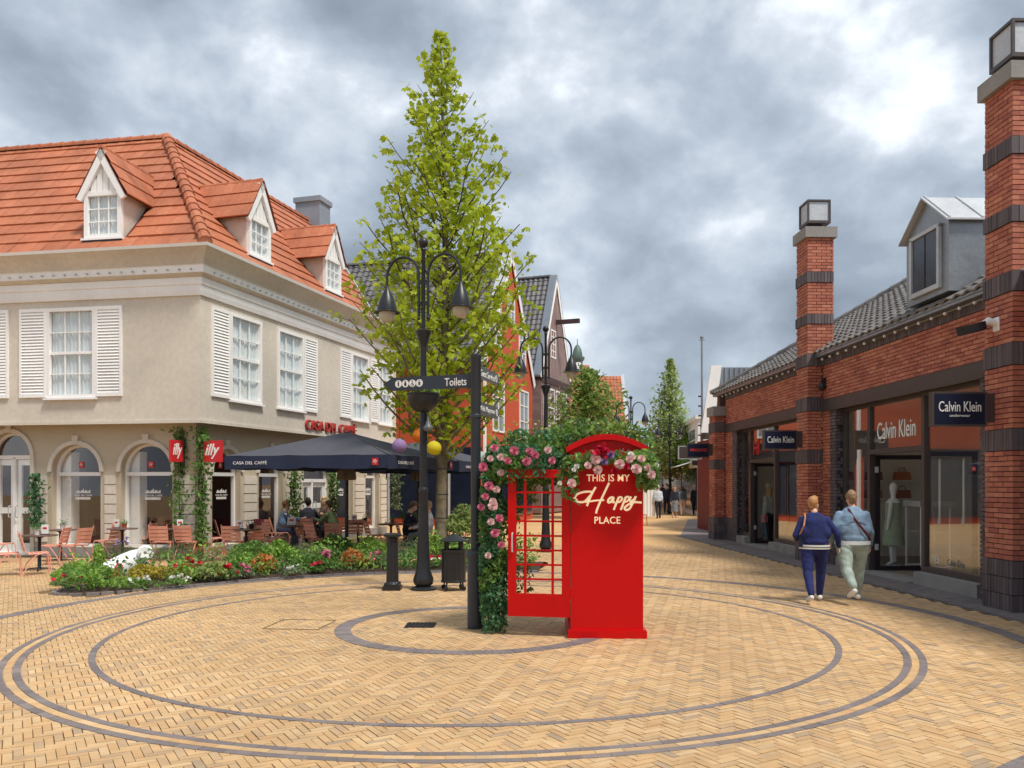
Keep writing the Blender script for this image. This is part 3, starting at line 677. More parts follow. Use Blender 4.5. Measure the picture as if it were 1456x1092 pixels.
def shelves():
    spots = [((1.75, 20.14, 1.86), 0, 'upper white shelf on the partition seen through the open shop door'), ((1.75, 20.14, 1.42), 0, 'lower white shelf on the partition seen through the open shop door'), ((3.95, 18.4, 1.95), 1, 'upper white shelf on the back wall behind the numbered shop pane'), ((3.95, 18.4, 1.45), 1, 'lower white shelf on the back wall behind the numbered shop pane')]
    nm = ['rust red', 'brown', 'orange', 'dark red', 'tan', 'brick coloured', 'burnt orange', 'cinnamon', 'russet', 'chestnut', 'maroon', 'terracotta']
    cl = [(168,58,34),(120,74,50),(196,100,50),(140,40,34),(176,120,80),(160,80,56),(190,90,44),(150,84,50),(158,70,44),(116,60,44),(110,36,40),(182,92,66)]
    for k, ((a, y, z), side, lb) in enumerate(spots):
        P = lambda a, y: (7.7 - .03*y + a, y + .03*a); X, Y = P(a, y)
        t = thing('wall_shelf', lb, 'shelf', (X, Y, z), .03 + (-math.pi/2 if side else 0))
        MB().box(-1.2, 1.2, -.15, .15, 0, .03).build('board', MT['letter_white'], t)
        MB().box(-1.1, -1.07, .12, .15, -.2, 0).box(1.07, 1.1, .12, .15, -.2, 0).build('support', MT['letter_white'], t)
        for i in range(3):
            d = -.75 + .7*i; X, Y = P(a, y + d) if side else P(a + d, y)
            b = thing('handbag', nm[k*3+i] + ' handbag on a white wall shelf in the shop', 'handbag', (X, Y, z + .03), .03 + (-math.pi/2 if side else 0))
            m = mat('bag_leather', lin(*cl[k*3+i]), .5, var=.1)
            MB().prism([(-.2, -.06, 0), (.2, -.06, 0), (.17, -.06, .2), (-.17, -.06, .2)], (0, .14, 0)).build('bag', m, b)
            MB().tube([(-.1, .01, .2), (-.06, .01, .3), (.06, .01, .3), (.1, .01, .2)], .012, 6).build('handle', m, b)
shelves()
def poster():
    t = thing('poster', 'grey poster with a close-up face behind the pane next to the brick pier', 'poster', (7.7 - .03*21 + .7, 21.0, 1.35), .03)
    g = mat('poster_grey', lin(120, 116, 116), .6, var=.2, vs=2); sk = mat('poster_skin', lin(206, 184, 172), .6, var=.1); dk = mat('poster_dark', lin(52, 46, 46), .6)
    MB().box(0, .03, -.75, .75, -.75, 1.35).build('sheet', g, t)
    M = frame((-.004, 0, .62), (0, -1, 0), (0, 0, 1), (-1, 0, 0))
    f = MB().lathe([(.0, 0), (1, 0)], 28, cap=False, T=M @ TRS((0, 0, .001), (0, 0, 0), (.34, .46, 1))).build('face_print', sk, t)
    b = MB()
    for sx in (-.13, .13):
        b.lathe([(0, 0), (1, 0)], 14, cap=False, T=M @ TRS((sx, .08, .003), (0, 0, 0), (.06, .022, 1)))
        b.lathe([(0, 0), (1, 0)], 14, cap=False, T=M @ TRS((sx, .15, .003), (0, 0, 0), (.085, .016, 1)))
    b.lathe([(0, 0), (1, 0)], 14, cap=False, T=M @ TRS((0, -.21, .003), (0, 0, 0), (.1, .035, 1))).lathe([(0, 0), (1, 0)], 20, cap=False, T=M @ TRS((0, .4, .003), (0, 0, 0), (.36, .14, 1)))
    b.build('print', dk, t)
poster()
# ================================================================ CORNER CAFE (left)
def hit(o, d, px):
    r = (px - 728) / F; return (r*o[1] - o[0]) / (d[0] - r*d[1])
def arch_wall(M, L0, L1, z0, z1, ops, thick=.3, nseg=14):
    """wall sheet in the frame M (x along, y inwards) with openings (x0, x1, sill, spring, arched) and their reveals"""
    b = MB(); ops = sorted(ops); x = L0
    def q(xa, xb, za, zb, zc=None, zd=None):
        if max((zb if zd is None else zd) - za, zb - za) < 1e-4: return
        b.add([M @ Vector(p) for p in ((xa, 0, za), (xb, 0, za if zc is None else zc), (xb, 0, zb if zd is None else zd), (xa, 0, zb))], [(0, 1, 2, 3)])
    def rv(p, r):
        b.add([M @ Vector(v) for v in ((p[0], 0, p[1]), (r[0], 0, r[1]), (r[0], thick, r[1]), (p[0], thick, p[1]))], [(0, 1, 2, 3)])
    for x0, x1, zs, zc, ar in ops:
        q(x, x0, z0, z1); q(x0, x1, z0, zs)
        pts = [(x0, zc), (x1, zc)]
        if ar:
            c, r = (x0+x1)/2, (x1-x0)/2
            pts = [(c - r*math.cos(math.pi*i/nseg), zc + r*math.sin(math.pi*i/nseg)) for i in range(nseg+1)]
        for a, e in zip(pts, pts[1:]):
            b.add([M @ Vector(v) for v in ((a[0], 0, a[1]), (e[0], 0, e[1]), (e[0], 0, z1), (a[0], 0, z1))], [(0, 1, 2, 3)]); rv(a, e)
        rv((x0, zs), (x0, zc)); rv((x1, zs), (x1, zc))
        if zs > z0 + .01: rv((x0, zs), (x1, zs))
        x = x1
    q(x, L1, z0, z1); return b
def arch_band(M, x0, x1, zs, zc, w, y0, y1, b=None, nseg=14, legs=True):
    """band of width w following an arched opening from the outside line inwards"""
    b = b or MB(); c, r = (x0+x1)/2, (x1-x0)/2
    o = [(c - r*math.cos(math.pi*i/nseg), zc + r*math.sin(math.pi*i/nseg)) for i in range(nseg+1)]
    n = [(c - (r-w)*math.cos(math.pi*i/nseg), zc + (r-w)*math.sin(math.pi*i/nseg)) for i in range(nseg+1)]
    if legs: o = [(x0, zs)] + o + [(x1, zs)]; n = [(x0+w, zs)] + n + [(x1-w, zs)]
    for i in range(len(o)-1):
        vs = [(p[0], y, p[1]) for y in (y0, y1) for p in (o[i], o[i+1], n[i+1], n[i])]
        b.add([M @ Vector(v) for v in vs], [(0,1,2,3), (7,6,5,4), (0,4,5,1), (2,6,7,3)])
    return b
CAFE = thing('corner_cafe_building', 'beige corner cafe building with orange hipped roof, white shutters and arched windows', 'cafe building', (-7.31, 19.5, 0), -.2829)
CW = world(CAFE)
XL, YL = Vector((.9943, .1070, 0)), Vector((-.1070, .9943, 0)); UZ = Vector((0, 0, 1))
OL = -XL * 8.0                                        # far end of the side facade, 8 m from the corner
ML_up, MS_up = frame(OL, XL, YL, UZ), frame((0, 0, 0), (0, 1, 0), (-1, 0, 0), UZ)
ML_gr, MS_gr = frame(OL + YL*.4, XL, YL, UZ), frame((-.4, 0, 0), (0, 1, 0), (-1, 0, 0), UZ)
def fx(M, px):
    A = CW @ M; return hit(A.translation, A.to_3x3() @ Vector((1, 0, 0)), px)
def sash(M, x0, x1, z0, z1, cols=3, rows=4, parent=CAFE, curtain=True, name='window', fw=.085, out=-.045, mid=True):
    f = MB(); T = M
    def bx(a, b, y0, y1, c, d): f.box(a, b, y0, y1, c, d, T=T)
    bx(x0, x0+fw, out, .07, z0, z1); bx(x1-fw, x1, out, .07, z0, z1); bx(x0+fw, x1-fw, out, .07, z1-fw, z1); bx(x0+fw, x1-fw, out, .07, z0, z0+fw)
    ix0, ix1, iz0, iz1 = x0+fw, x1-fw, z0+fw, z1-fw; zm = (iz0+iz1)/2
    if mid: bx(ix0, ix1, .0, .06, zm-.035, zm+.035)
    cw = (ix1-ix0)/cols; rh = (iz1-iz0)/rows
    for i in range(1, cols): bx(ix0+i*cw-.014, ix0+i*cw+.014, .012, .05, iz0, iz1)
    for j in range(1, rows):
        if not (mid and j*2 == rows): bx(ix0, ix1, .014, .048, iz0+j*rh-.014, iz0+j*rh+.014)
    w = f.build(name, MT['white'], parent)
    MB().box(x0-.05, x1+.05, out-.05, .02, z0-.05, z0-.002, T=M).build('sill', MT['white'], w)
    me = MB().box(-.5, .5, -.5, .5, -.5, .5).mesh('pane', MT['glass'])
    for i in range(cols):
        for j in range(rows):
            link('pane', me, w, M @ TRS((ix0+(i+.5)*cw, .03, iz0+(j+.5)*rh), (0, 0, 0), (cw-.02, .006, rh-.02)))
    if curtain:
        b = MB(); n = 40; vs = []
        for i in range(n+1):
            xx = ix0 + (ix1-ix0)*i/n; yy = .085 + .02*math.sin(i*1.7) + .012*math.sin(i*.6)
            vs += [M @ Vector((xx, yy, iz0)), M @ Vector((xx, yy, iz1))]
        b.add(vs, [(2*i, 2*i+2, 2*i+3, 2*i+1) for i in range(n)]).build('curtain', MT['curtain'], w, smooth=True)
    return w
def shutter(M, x0, x1, z0, z1, parent=CAFE):
    f = MB(); w = .06
    f.box(x0, x0+w, -.05, -.003, z0, z1, T=M).box(x1-w, x1, -.05, -.003, z0, z1, T=M)
    for a, b in ((z0, z0+.08), (z1-.08, z1)): f.box(x0+w, x1-w, -.05, -.003, a, b, T=M)
    f.box(x0+w, x1-w, -.012, -.004, z0+.08, z1-.08, T=M)
    s = f.build('shutter', MT['offwhite'], parent); n = 27; h = (z1-z0-.16)/n
    me = MB().box(-.5, .5, -.5, .5, -.5, .5).mesh('slat', MT['offwhite'])
    for i in range(n): link('slat', me, s, M @ TRS(((x0+x1)/2, -.027, z0+.08+(i+.5)*h), (math.radians(-24), 0, 0), (x1-x0-2*w, .008, h*1.0)))
def sweep(prof, name, material, l0=0.0, end=11.1):
    """closed profile (outward, z) run along both facades with a mitred corner"""
    b = MB(); k = len(prof); vs = []
    n1 = -YL
    for d, z in prof: p = OL + n1*d; vs.append((p.x, p.y, z))
    for d, z in prof: vs.append((d, -.898*d, z))
    for d, z in prof: vs.append((d, end, z))
    b.add(vs, [(i*k+j, i*k+(j+1)%k, (i+1)*k+(j+1)%k, (i+1)*k+j) for i in range(2) for j in range(k)] + [tuple(range(k)), tuple(2*k+j for j in range(k))])
    return b.build(name, material, CAFE)
def dormer(M, xc, w, yf, z0, zt, ze, zp, slope, eave_y, eave_z, rows=3):
    """gabled dormer; its parts hang under one part of the building"""
    back = lambda z: (z - eave_z) / slope + eave_y        # where the main roof reaches z
    h = w/2; gh = h + .16
    d = MB().box(xc-h-.02, xc+h+.02, yf-.06, yf+.05, z0-.1, z0+.05, T=M).build('dormer', MT['black'], CAFE)
    for s in (-1, 1):
        x = xc + s*h
        MB().prism([M @ Vector(p) for p in ((x, yf+.07, z0), (x, back(ze), ze), (x, yf+.07, ze))], M.to_3x3() @ Vector((-s*.03, 0, 0))).build('cheek', MT['dormer_cheek'], d)
    sash(M @ Matrix.Translation((0, yf, 0)), xc-h, xc+h, z0+.1, zt, 3, 3, CAFE, True, 'dormer_window', .1, -.03, False)
    # boarded gable
    zb = zt; n = 6
    MB().prism([M @ Vector(p) for p in ((xc-h-.02, yf+.02, zb), (xc+h+.02, yf+.02, zb), (xc+h+.02, yf+.02, ze), (xc, yf+.02, zp-.1), (xc-h-.02, yf+.02, ze))], M.to_3x3() @ Vector((0, .05, 0))).build('gable', MT['white'], d)
    for i in range(n):
        x = xc - h + w*(i+.5)/n; top = ze - .1 + (zp-ze-.15)*(1-abs(x-xc)/h)
        MB().box(x-w/n/2+.012, x+w/n/2-.012, yf-.012, yf+.018, zb+.0, top, T=M).build('board', MT['white'], d)
    for s in (-1, 1):
        e = Vector((xc+s*gh, 0, ze-.16)); a = Vector((xc, 0, zp)); dv = (a-e); dn = Vector((-dv.z, 0, dv.x)).normalized() * (.14 if s > 0 else -.14)
        if dn.z > 0: dn = -dn
        MB().prism([M @ Vector((p.x, yf-.09, p.z)) for p in (e, a, a+dn*1.25, e+dn)], M.to_3x3() @ Vector((0, .07, 0))).build('barge_board', MT['white'], d)
        # roof cheek of the dormer with its own tiles
        yb_e, yb_p = back(ze-.1)+.1, back(zp)+.15
        P = [(xc+s*gh, yf-.1, ze-.15), (xc+s*gh, yb_e, ze-.15), (xc, yb_p, zp), (xc, yf-.1, zp)]
        MB().prism([M @ Vector((p[0], p[1], p[2]+.012)) for p in P], M.to_3x3() @ Vector((0, 0, .03))).build('dormer_roof', MT['tile_red_under'], d)
        dl = math.hypot(gh, zp-ze+.15); up = Vector((-s*gh, 0, zp-ze+.15))/dl
        xa = Vector((0, -s, 0)); nz = xa.cross(up)
        O = Vector(P[0]) if s < 0 else Vector(P[1])
        if s < 0: xa = Vector((0, 1, 0)); nz = xa.cross(up); 
        if nz.z < 0: xa = -xa; O = Vector(P[1]) if s < 0 else Vector(P[0]); nz = xa.cross(up)
        Fm = frame(O + nz*.05, xa, up, nz); inv = Fm.inverted()
        poly = [((inv @ Vector(p)).x, (inv @ Vector(p)).y) for p in P]
        x0, x1 = min(p[0] for p in poly), max(p[0] for p in poly); Ms = []; lr = dl/3
        for j in range(3):
            x = x0 + .12
            while x < x1:
                if inside_poly(x, lr*(j+.5), poly): Ms.append(M @ Fm @ TRS((x, lr*(j+.5), 0), (0, 0, 0), (.9, lr/.36, .7)))
                x += .27
        me_v, me_f = flat_tile()
        pieces('roof_tile', Ms, MT['tile_red'], d, (me_v, me_f), 40)
    ridge_tiles2(d, M @ Vector((xc, yf-.08, zp+.02)), M @ Vector((xc, back(zp)+.1, zp+.02)))
def ridge_tiles2(parent, a, b): ridge_tiles(parent, a, b, MT['tile_red'], .075, step=.3)
MT['dormer_cheek'] = MT['stucco']
def cafe():
    # openings of the ground floor
    zs, zc = .25, 2.1
    a1, a2 = (fx(ML_gr, 74), fx(ML_gr, 143)), (fx(ML_gr, 172), fx(ML_gr, 245))
    dr = (fx(ML_gr, -17), fx(ML_gr, 44.6))
    L_end = 8.0 - .36
    opsL = [(dr[0], dr[1], .02, 2.47, 1), (a1[0], a1[1], zs, zc, 1), (a2[0], a2[1], zs, zc, 1)]
    street = [(.98, 2.16), (2.99, 4.2), (5.2, 7.0), (7.35, 8.5), (9.45, 10.5)]
    opsS = [(x0, x1, .02 if i == 2 else zs, 2.1 if x1-x0 < 1.4 else 1.9, 1) for i, (x0, x1) in enumerate(street)]
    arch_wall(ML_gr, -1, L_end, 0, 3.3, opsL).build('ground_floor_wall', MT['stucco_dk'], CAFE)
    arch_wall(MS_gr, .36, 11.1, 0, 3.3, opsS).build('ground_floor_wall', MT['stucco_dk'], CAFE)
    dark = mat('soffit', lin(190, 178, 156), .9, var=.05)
    p0, p1 = OL, OL + YL*.4
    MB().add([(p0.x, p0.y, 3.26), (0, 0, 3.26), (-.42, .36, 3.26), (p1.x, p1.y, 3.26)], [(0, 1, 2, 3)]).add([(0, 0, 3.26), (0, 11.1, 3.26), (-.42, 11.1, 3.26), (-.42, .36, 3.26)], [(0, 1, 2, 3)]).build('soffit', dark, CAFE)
    # rusticated blocks on the piers
    def blocks(M, x0, x1, z0=.35, z1=2.02):
        n = 7; h = (z1-z0)/n; out = []
        for i in range(n): out.append(M @ TRS(((x0+x1)/2, -.012, z0+(i+.5)*h), (0, 0, 0), (x1-x0, .05, h-.025)))
        return out
    Ms = blocks(ML_gr, a1[1]+.13, a2[0]-.13) + blocks(ML_gr, dr[1]+.13, a1[0]-.13) + blocks(ML_gr, a2[1]+.13, L_end)
    for xa, xb in ((.37, .85), (2.3, 2.87), (4.33, 5.06), (7.12, 7.24), (8.63, 9.32), (10.62, 11.1)): Ms += blocks(MS_gr, xa, xb)
    pieces('stone_block', Ms, MT['stucco'], CAFE)
    MB().box(-1, dr[0]-.1, -.04, 0, 0, .3, T=ML_gr).box(dr[1]+.1, L_end+.03, -.04, 0, 0, .24, T=ML_gr).box(.33, 5.1, -.04, 0, 0, .24, T=MS_gr).box(7.1, 11.1, -.04, 0, 0, .24, T=MS_gr).build('plinth', MT['concrete'], CAFE)
    red = MT['signred']
    for k, (M, lst) in enumerate(((ML_gr, opsL), (MS_gr, opsS))):
        for i, (x0, x1, s, c, _) in enumerate(lst):
            isdoor = s < .1
            arch_band(M, x0-.1, x1+.1, c if not isdoor else .1, c, .1, -.05, .01).build('architrave', MT['stucco'], CAFE)
            xm = (x0+x1)/2; zt = c + (x1-x0)/2
            MB().prism([M @ Vector(p) for p in ((xm-.06, -.06, zt+.02), (xm+.06, -.06, zt+.02), (xm+.09, -.06, zt+.22), (xm-.09, -.06, zt+.22))], M.to_3x3() @ Vector((0, .07, 0))).build('keystone', MT['stucco'], CAFE)
            fr = arch_band(M, x0, x1, s, c, .06, .16, .24)
            fr.box(x0+.06, x1-.06, .15, .25, 2.0 if not isdoor else c-.05, 2.09 if not isdoor else c+.05, T=M).box(x0+.06, x1-.06, .16, .24, s, s+.06, T=M)
            if isdoor: fr.box(xm-.04, xm+.04, .15, .25, s, c, T=M)
            w = fr.build('arched_door' if isdoor else 'arched_window', MT['white'], CAFE)
            r = (x1-x0)/2 - .05
            pts = [(x0+.05, .2, s+.05), (x1-.05, .2, s+.05)] + [(xm + r*math.cos(math.pi*j/14), .2, c + r*math.sin(math.pi*j/14)) for j in range(15)]
            MB().add([M @ Vector(p) for p in pts], [tuple(range(len(pts)))]).build('pane', MT['glass'], w)
            if isdoor:
                for sx in (-1, 1):
                    xa, xb = (x0+.07, xm-.05) if sx < 0 else (xm+.05, x1-.07)
                    lf = MB()
                    for a, b_, za, zb in ((xa, xa+.1, .05, c-.06), (xb-.1, xb, .05, c-.06), (xa+.1, xb-.1, .05, .3), (xa+.1, xb-.1, 1.05, 1.2), (xa+.1, xb-.1, c-.2, c-.06)): lf.box(a, b_, .22, .28, za, zb, T=M)
                    lf.build('door_leaf', MT['white'], w)
                    xx = xm + sx*.1
                    MB().tube([M @ Vector(p) for p in ((xx, .14, .95), (xx, .08, .97), (xx, .07, 1.1), (xx, .08, 1.23), (xx, .14, 1.25))], .015, 6).build('handle', MT['zinc_pale'], w)
            else:
                MB().box(xm-.07, xm+.07, .185, .195, 2.2, 2.35, T=M).build('logo_plate', red, w)
                text('illy', MT['letter_white'], w, M @ frame((xm, .182, 2.275), (1, 0, 0), (0, 0, 1), (0, -1, 0)), width=.1, height=.09, depth=.002, shear=.3)
                text('CASA DEL CAFFÈ', MT['letter_white'], w, M @ frame((xm+.05, .19, 1.52), (1, 0, 0), (0, 0, 1), (0, -1, 0)), width=.5, height=.055, depth=.002)
                g = MB()
                for q in range(14):
                    hh = .03 + .05*abs(math.sin(q*2.3)) + (.06 if q == 7 else 0)
                    g.box(xm+.05-.21+q*.03, xm+.05-.19+q*.03, .188, .192, 1.57, 1.57+hh, T=M).box(xm+.05-.21+q*.03, xm+.05-.19+q*.03, .188, .192, 1.41, 1.47, T=M)
                g.build('print', MT['letter_white'], w)
    # dark room inside, warm counter and benches
    rm = MB(); A = ML_gr
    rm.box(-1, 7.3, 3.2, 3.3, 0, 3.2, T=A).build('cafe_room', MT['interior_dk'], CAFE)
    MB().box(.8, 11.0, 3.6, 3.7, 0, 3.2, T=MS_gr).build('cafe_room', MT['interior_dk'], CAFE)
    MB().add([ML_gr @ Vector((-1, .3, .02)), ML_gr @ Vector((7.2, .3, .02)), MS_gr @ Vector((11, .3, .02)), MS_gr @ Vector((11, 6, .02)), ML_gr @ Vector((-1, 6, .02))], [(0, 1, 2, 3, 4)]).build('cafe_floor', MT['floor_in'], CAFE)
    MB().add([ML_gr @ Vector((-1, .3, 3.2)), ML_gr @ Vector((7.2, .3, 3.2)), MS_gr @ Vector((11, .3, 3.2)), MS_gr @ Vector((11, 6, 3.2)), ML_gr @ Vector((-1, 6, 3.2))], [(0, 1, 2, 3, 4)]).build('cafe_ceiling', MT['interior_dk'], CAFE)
    for M, x0, x1 in ((ML_gr, a1[0], a1[1]), (ML_gr, a2[0], a2[1]), (MS_gr, .9, 2.3)):
        MB().box(x0-.1, x1+.05, .8, 1.3, .02, .45, T=M).box(x0-.1, x1+.05, 1.3, 1.45, .02, .95, T=M).build('bench', MT['maroon'], CAFE)
        MB().box(x0-.15, x0+.3, .3, .6, .02, 2.6, T=M).build('inner_pier', MT['interior'], CAFE)
    # first floor
    winL = [(fx(ML_up, 67), fx(ML_up, 137))]; shL = [(fx(ML_up, 29), fx(ML_up, 67)), (fx(ML_up, 137), fx(ML_up, 174.5)), (fx(ML_up, -25), fx(ML_up, 13))]
    winS = [(fx(MS_up, 326), fx(MS_up, 371)), (fx(MS_up, 394), fx(MS_up, 431)), (fx(MS_up, 499), fx(MS_up, 523.5)), (9.6, 10.7)]
    shS = [(fx(MS_up, 300), fx(MS_up, 325.5)), (fx(MS_up, 431.5), fx(MS_up, 450)), (fx(MS_up, 483), fx(MS_up, 498.5)), (8.98, 9.55)]
    z0, z1 = 3.88, 6.06
    arch_wall(ML_up, 0, 8.0, 3.24, 6.4, [(a+.05, b-.05, z0+.04, z1-.04, 0) for a, b in winL], .5).build('upper_wall', MT['stucco'], CAFE)
    arch_wall(MS_up, 0, 11.1, 3.24, 6.4, [(a+.05, b-.05, z0+.04, z1-.04, 0) for a, b in winS], .5).build('upper_wall', MT['stucco'], CAFE)
    for M, L, lst in ((ML_up, 8, winL), (MS_up, 11.1, winS)):
        for a, b in lst:
            sash(M, a, b, z0, z1)
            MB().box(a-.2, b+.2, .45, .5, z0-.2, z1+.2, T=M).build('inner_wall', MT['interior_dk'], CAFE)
    for a, b in shL: shutter(ML_up, a, b, z0+.02, z1)
    for a, b in shS: shutter(MS_up, a, b, z0+.02, z1)
    MB().box(-.01, 0, -.5, 11.1, 3.24, 3.25).add([], []).build('edge_bead', MT['stucco'], CAFE) if 0 else None
    sweep([(0, 3.235), (.03, 3.235), (.03, 3.31), (0, 3.31)], 'bottom_moulding', MT['stucco'])
    sweep([(0.005, 6.23), (.05, 6.23), (.07, 6.33), (.07, 6.46), (.1, 6.48), (.1, 6.64), (.005, 6.64)], 'frieze', MT['offwhite'])
    sweep([(0.005, 6.642), (.08, 6.642), (.2, 6.70), (.2, 6.72), (.005, 6.72)], 'bed_mould', MT['stucco'])
    sweep([(0.005, 6.722), (.22, 6.722), (.22, 6.88), (.25, 6.90), (.005, 6.90)], 'dentil_strip', MT['offwhite'])
    sweep([(0.005, 6.902), (.22, 6.902), (.26, 6.98), (.36, 7.12), (.5, 7.24), (.005, 7.24)], 'cove_cornice', MT['stucco'])
    sweep([(.3, 7.242), (.52, 7.242), (.54, 7.31), (.3, 7.31)], 'gutter', MT['white'])
    clips = []
    for i in range(26): p = ML_up @ Vector((.4 + i*.3, -.245, 6.79)); clips.append(TRS(p, (0, 0, 0), (.035, .06, .035)))
    for i in range(40): clips.append(TRS((.245, .2 + i*.27, 6.79), (0, 0, 0), (.06, .035, .035)))
    pieces('light_clip', clips, MT['zinc_pale'], CAFE, UNIT, 0)
    # roof
    c, s = .669, .743
    n1 = -YL; Oe = OL + n1*.4
    Ml = frame((Oe.x, Oe.y, 7.31), XL, (YL*c + UZ*s), XL.cross(YL*c + UZ*s)); Mst = frame((.4, -.36, 7.31), (0, 1, 0), (-c, 0, s), (s, 0, c))
    # dormer footprints on the two slopes
    xl = fx(ML_up, 146) + .12; x1, x2 = fx(MS_up, 366) - .13, fx(MS_up, 470) - .13
    hl = [[(xl-.5, .3), (xl+.55, .3), (xl+.55, 2.0), (xl-.5, 2.0)]]
    hs = [[(x1+.36-.55, .3), (x1+.36+.55, .3), (x1+.36+.55, 2.0), (x1+.36-.55, 2.0)], [(x2+.36-.55, .3), (x2+.36+.55, .3), (x2+.36+.55, 2.0), (x2+.36-.55, 2.0)]]
    tile_roof(CAFE, Ml, [(-7, 0), (8.35, 0), (4.96, 5.65), (-7, 5.65)], flat_tile(.3, .45), .3, .45, MT['tile_red'], 150, under=MT['tile_red_under'], holes=hl)
    tile_roof(CAFE, Mst, [(0, 0), (8.7, 0), (11.9, 5.65), (3.4, 5.65)], flat_tile(.3, .45), .3, .45, MT['tile_red'], 150, under=MT['tile_red_under'], holes=hs)
    ridge_tiles(CAFE, (.4, -.36, 7.36), (-3.38, 3.035, 11.55), MT['tile_red'], .16)
    pr = ML_up @ Vector((-7, 3.38, 11.52)); ridge_tiles(CAFE, (-3.38, 3.035, 11.52), pr, MT['tile_red'], .13)
    ridge_tiles(CAFE, (-3.38, 3.035, 11.52), (-3.38, 11.6, 11.52), MT['tile_red'], .13)
    e, r_ = Mst @ Vector((8.75, 0, .0)), Mst @ Vector((11.95, 5.65, .0))
    MB().prism([e, r_, r_ + Vector((0, .12, 0)), e + Vector((0, .12, 0))], (.03, 0, .09)).build('verge', MT['zinc_pale'], CAFE)
    MB().add([(.3, 8.2, 7.25), (.3, 11.1, 7.25), (-6, 11.1, 7.25), (-6, 8.2, 7.25)], [(0, 1, 2, 3)]).build('flat_roof', MT['zinc'], CAFE)
    MB().add([e, r_, (-8, 12, 11.4), (-8, 11.2, 7.2), (.3, 8.2, 7.2)], [(0, 1, 2, 3, 4)]).build('end_wall', MT['stucco'], CAFE)
    sl = s/c
    dormer(ML_up, xl, .98, -.15, 7.55, 8.76, 8.76, 9.76, sl, -.4, 7.31)
    dormer(MS_up, x1, .98, -.15, 7.55, 8.66, 8.68, 9.64, sl, -.4, 7.31)
    dormer(MS_up, x2, .98, -.15, 7.55, 8.66, 8.68, 9.64, sl, -.4, 7.31)
    ch = CW.inverted() @ at(445, 330, 31.0)
    MB().box(ch.x-.5, ch.x+.5, ch.y-.4, ch.y+.4, 9.5, 12.2).box(ch.x-.56, ch.x+.56, ch.y-.46, ch.y+.46, 12.2, 12.38).build('chimney', mat('grey_cladding', lin(140, 148, 158), .6, var=.08), CAFE)
    # raised red name over the terrace
    text('CASA DEL CAFFÈ', mat('letter_red', lin(176, 52, 44), .45, var=.04), CAFE, frame((.05, (fx(MS_up, 432)+fx(MS_up, 505))/2, 3.56), (0, 1, 0), UZ, (1, 0, 0)), width=3.15, height=.36, depth=.07, bold=.004)
    return a1, a2
A1, A2 = cafe()
def illy_sign(label, o, d):
    """square red sign standing out from a wall at o in direction d (both in world)"""
    t = thing('cafe_sign', label, 'wall sign', (0, 0, 0), 0, 'square red signs at the cafe corner'); d = Vector(d).normalized(); n = d.cross(UZ)
    if n.y > 0: n = -n
    xr = UZ.cross(n)*1.0
    if (xr.cross(UZ) - n).length > .1: xr = -xr
    c = Vector(o) + d*.33
    M = frame(c, xr, UZ, xr.cross(UZ))
    MB().box(-.255, .255, -.255, .255, -.03, .03, T=M).build('plate', MT['signred'], t)
    for sgn in (1, -1):
        Mt = M @ frame((0, 0, .034*sgn), (sgn, 0, 0), (0, 1, 0), (0, 0, sgn))
        text('illy', MT['letter_white'], t, Mt, width=.4, height=.36, depth=.006, bold=.02, shear=.35)
    MB().box(-.02, .02, -.3, .28, -.035, .035, T=M @ Matrix.Translation((-.27 if (xr.dot(d)) > 0 else .27, 0, 0))).build('bracket', MT['black'], t)
illy_sign('square red sign on the left ivy column facing the terrace chairs', at(262, 642, 19.95), CW.to_3x3() @ (-YL))
illy_sign('square red sign on the right ivy column next to the navy parasol', at(286, 642, 19.75), CW.to_3x3() @ Vector((1, 0, 0)))
# ================================================================ HOUSES ALONG THE STREET
def boards(M, poly, w, vertical=True, dep=.03, joint=.01):
    """board pieces filling a polygon in the x-z plane of frame M"""
    xs = [p[0] for p in poly]; zs = [p[1] for p in poly]; out = []
    def span(v, ax):
        cr = []; n = len(poly)
        for i in range(n):
            a, b = poly[i], poly[(i+1) % n]
            if (a[ax] > v) != (b[ax] > v): t = (v-a[ax])/(b[ax]-a[ax]); cr.append(a[1-ax] + t*(b[1-ax]-a[1-ax]))
        cr.sort(); return list(zip(cr[::2], cr[1::2]))
    lo, hi = (min(xs), max(xs)) if vertical else (min(zs), max(zs)); v = lo + w/2
    while v < hi:
        for a, b in span(v, 0 if vertical else 1):
            if b - a < .05: continue
            if vertical: out.append(M @ TRS((v, -dep/2 + R.uniform(-.003, .003), (a+b)/2), (0, 0, 0), (w-joint, dep, b-a)))
            else: out.append(M @ TRS(((a+b)/2, -dep/2, v), (math.radians(4), 0, 0), (b-a, dep, w-.004)))
        v += w
    return out
def casement(M, x0, x1, z0, z1, cols, rows, parent, y=-.05, fw=.08):
    f = MB()
    for a, b, c, d in ((x0, x0+fw, z0, z1), (x1-fw, x1, z0, z1), (x0+fw, x1-fw, z0, z0+fw), (x0+fw, x1-fw, z1-fw, z1)): f.box(a, b, y, .02, c, d, T=M)
    for i in range(1, cols): x = x0 + (x1-x0)*i/cols; f.box(x-.025, x+.025, y+.01, .02, z0+fw, z1-fw, T=M)
    for j in range(1, rows): z = z0 + (z1-z0)*j/rows; f.box(x0+fw, x1-fw, y+.012, .02, z-.025, z+.025, T=M)
    w = f.build('window', MT['white'], parent)
    MB().box(x0+fw, x1-fw, -.015, -.008, z0+fw, z1-fw, T=M).build('pane', MT['pane_sky'], w)
    return w
MT['pane_sky'] = mat('pane_sky', lin(150, 160, 168), .08, var=.2, vs=1.5)
MT['pane_navy'] = mat('pane_navy', lin(34, 42, 60), .08, var=.2, vs=1.5)
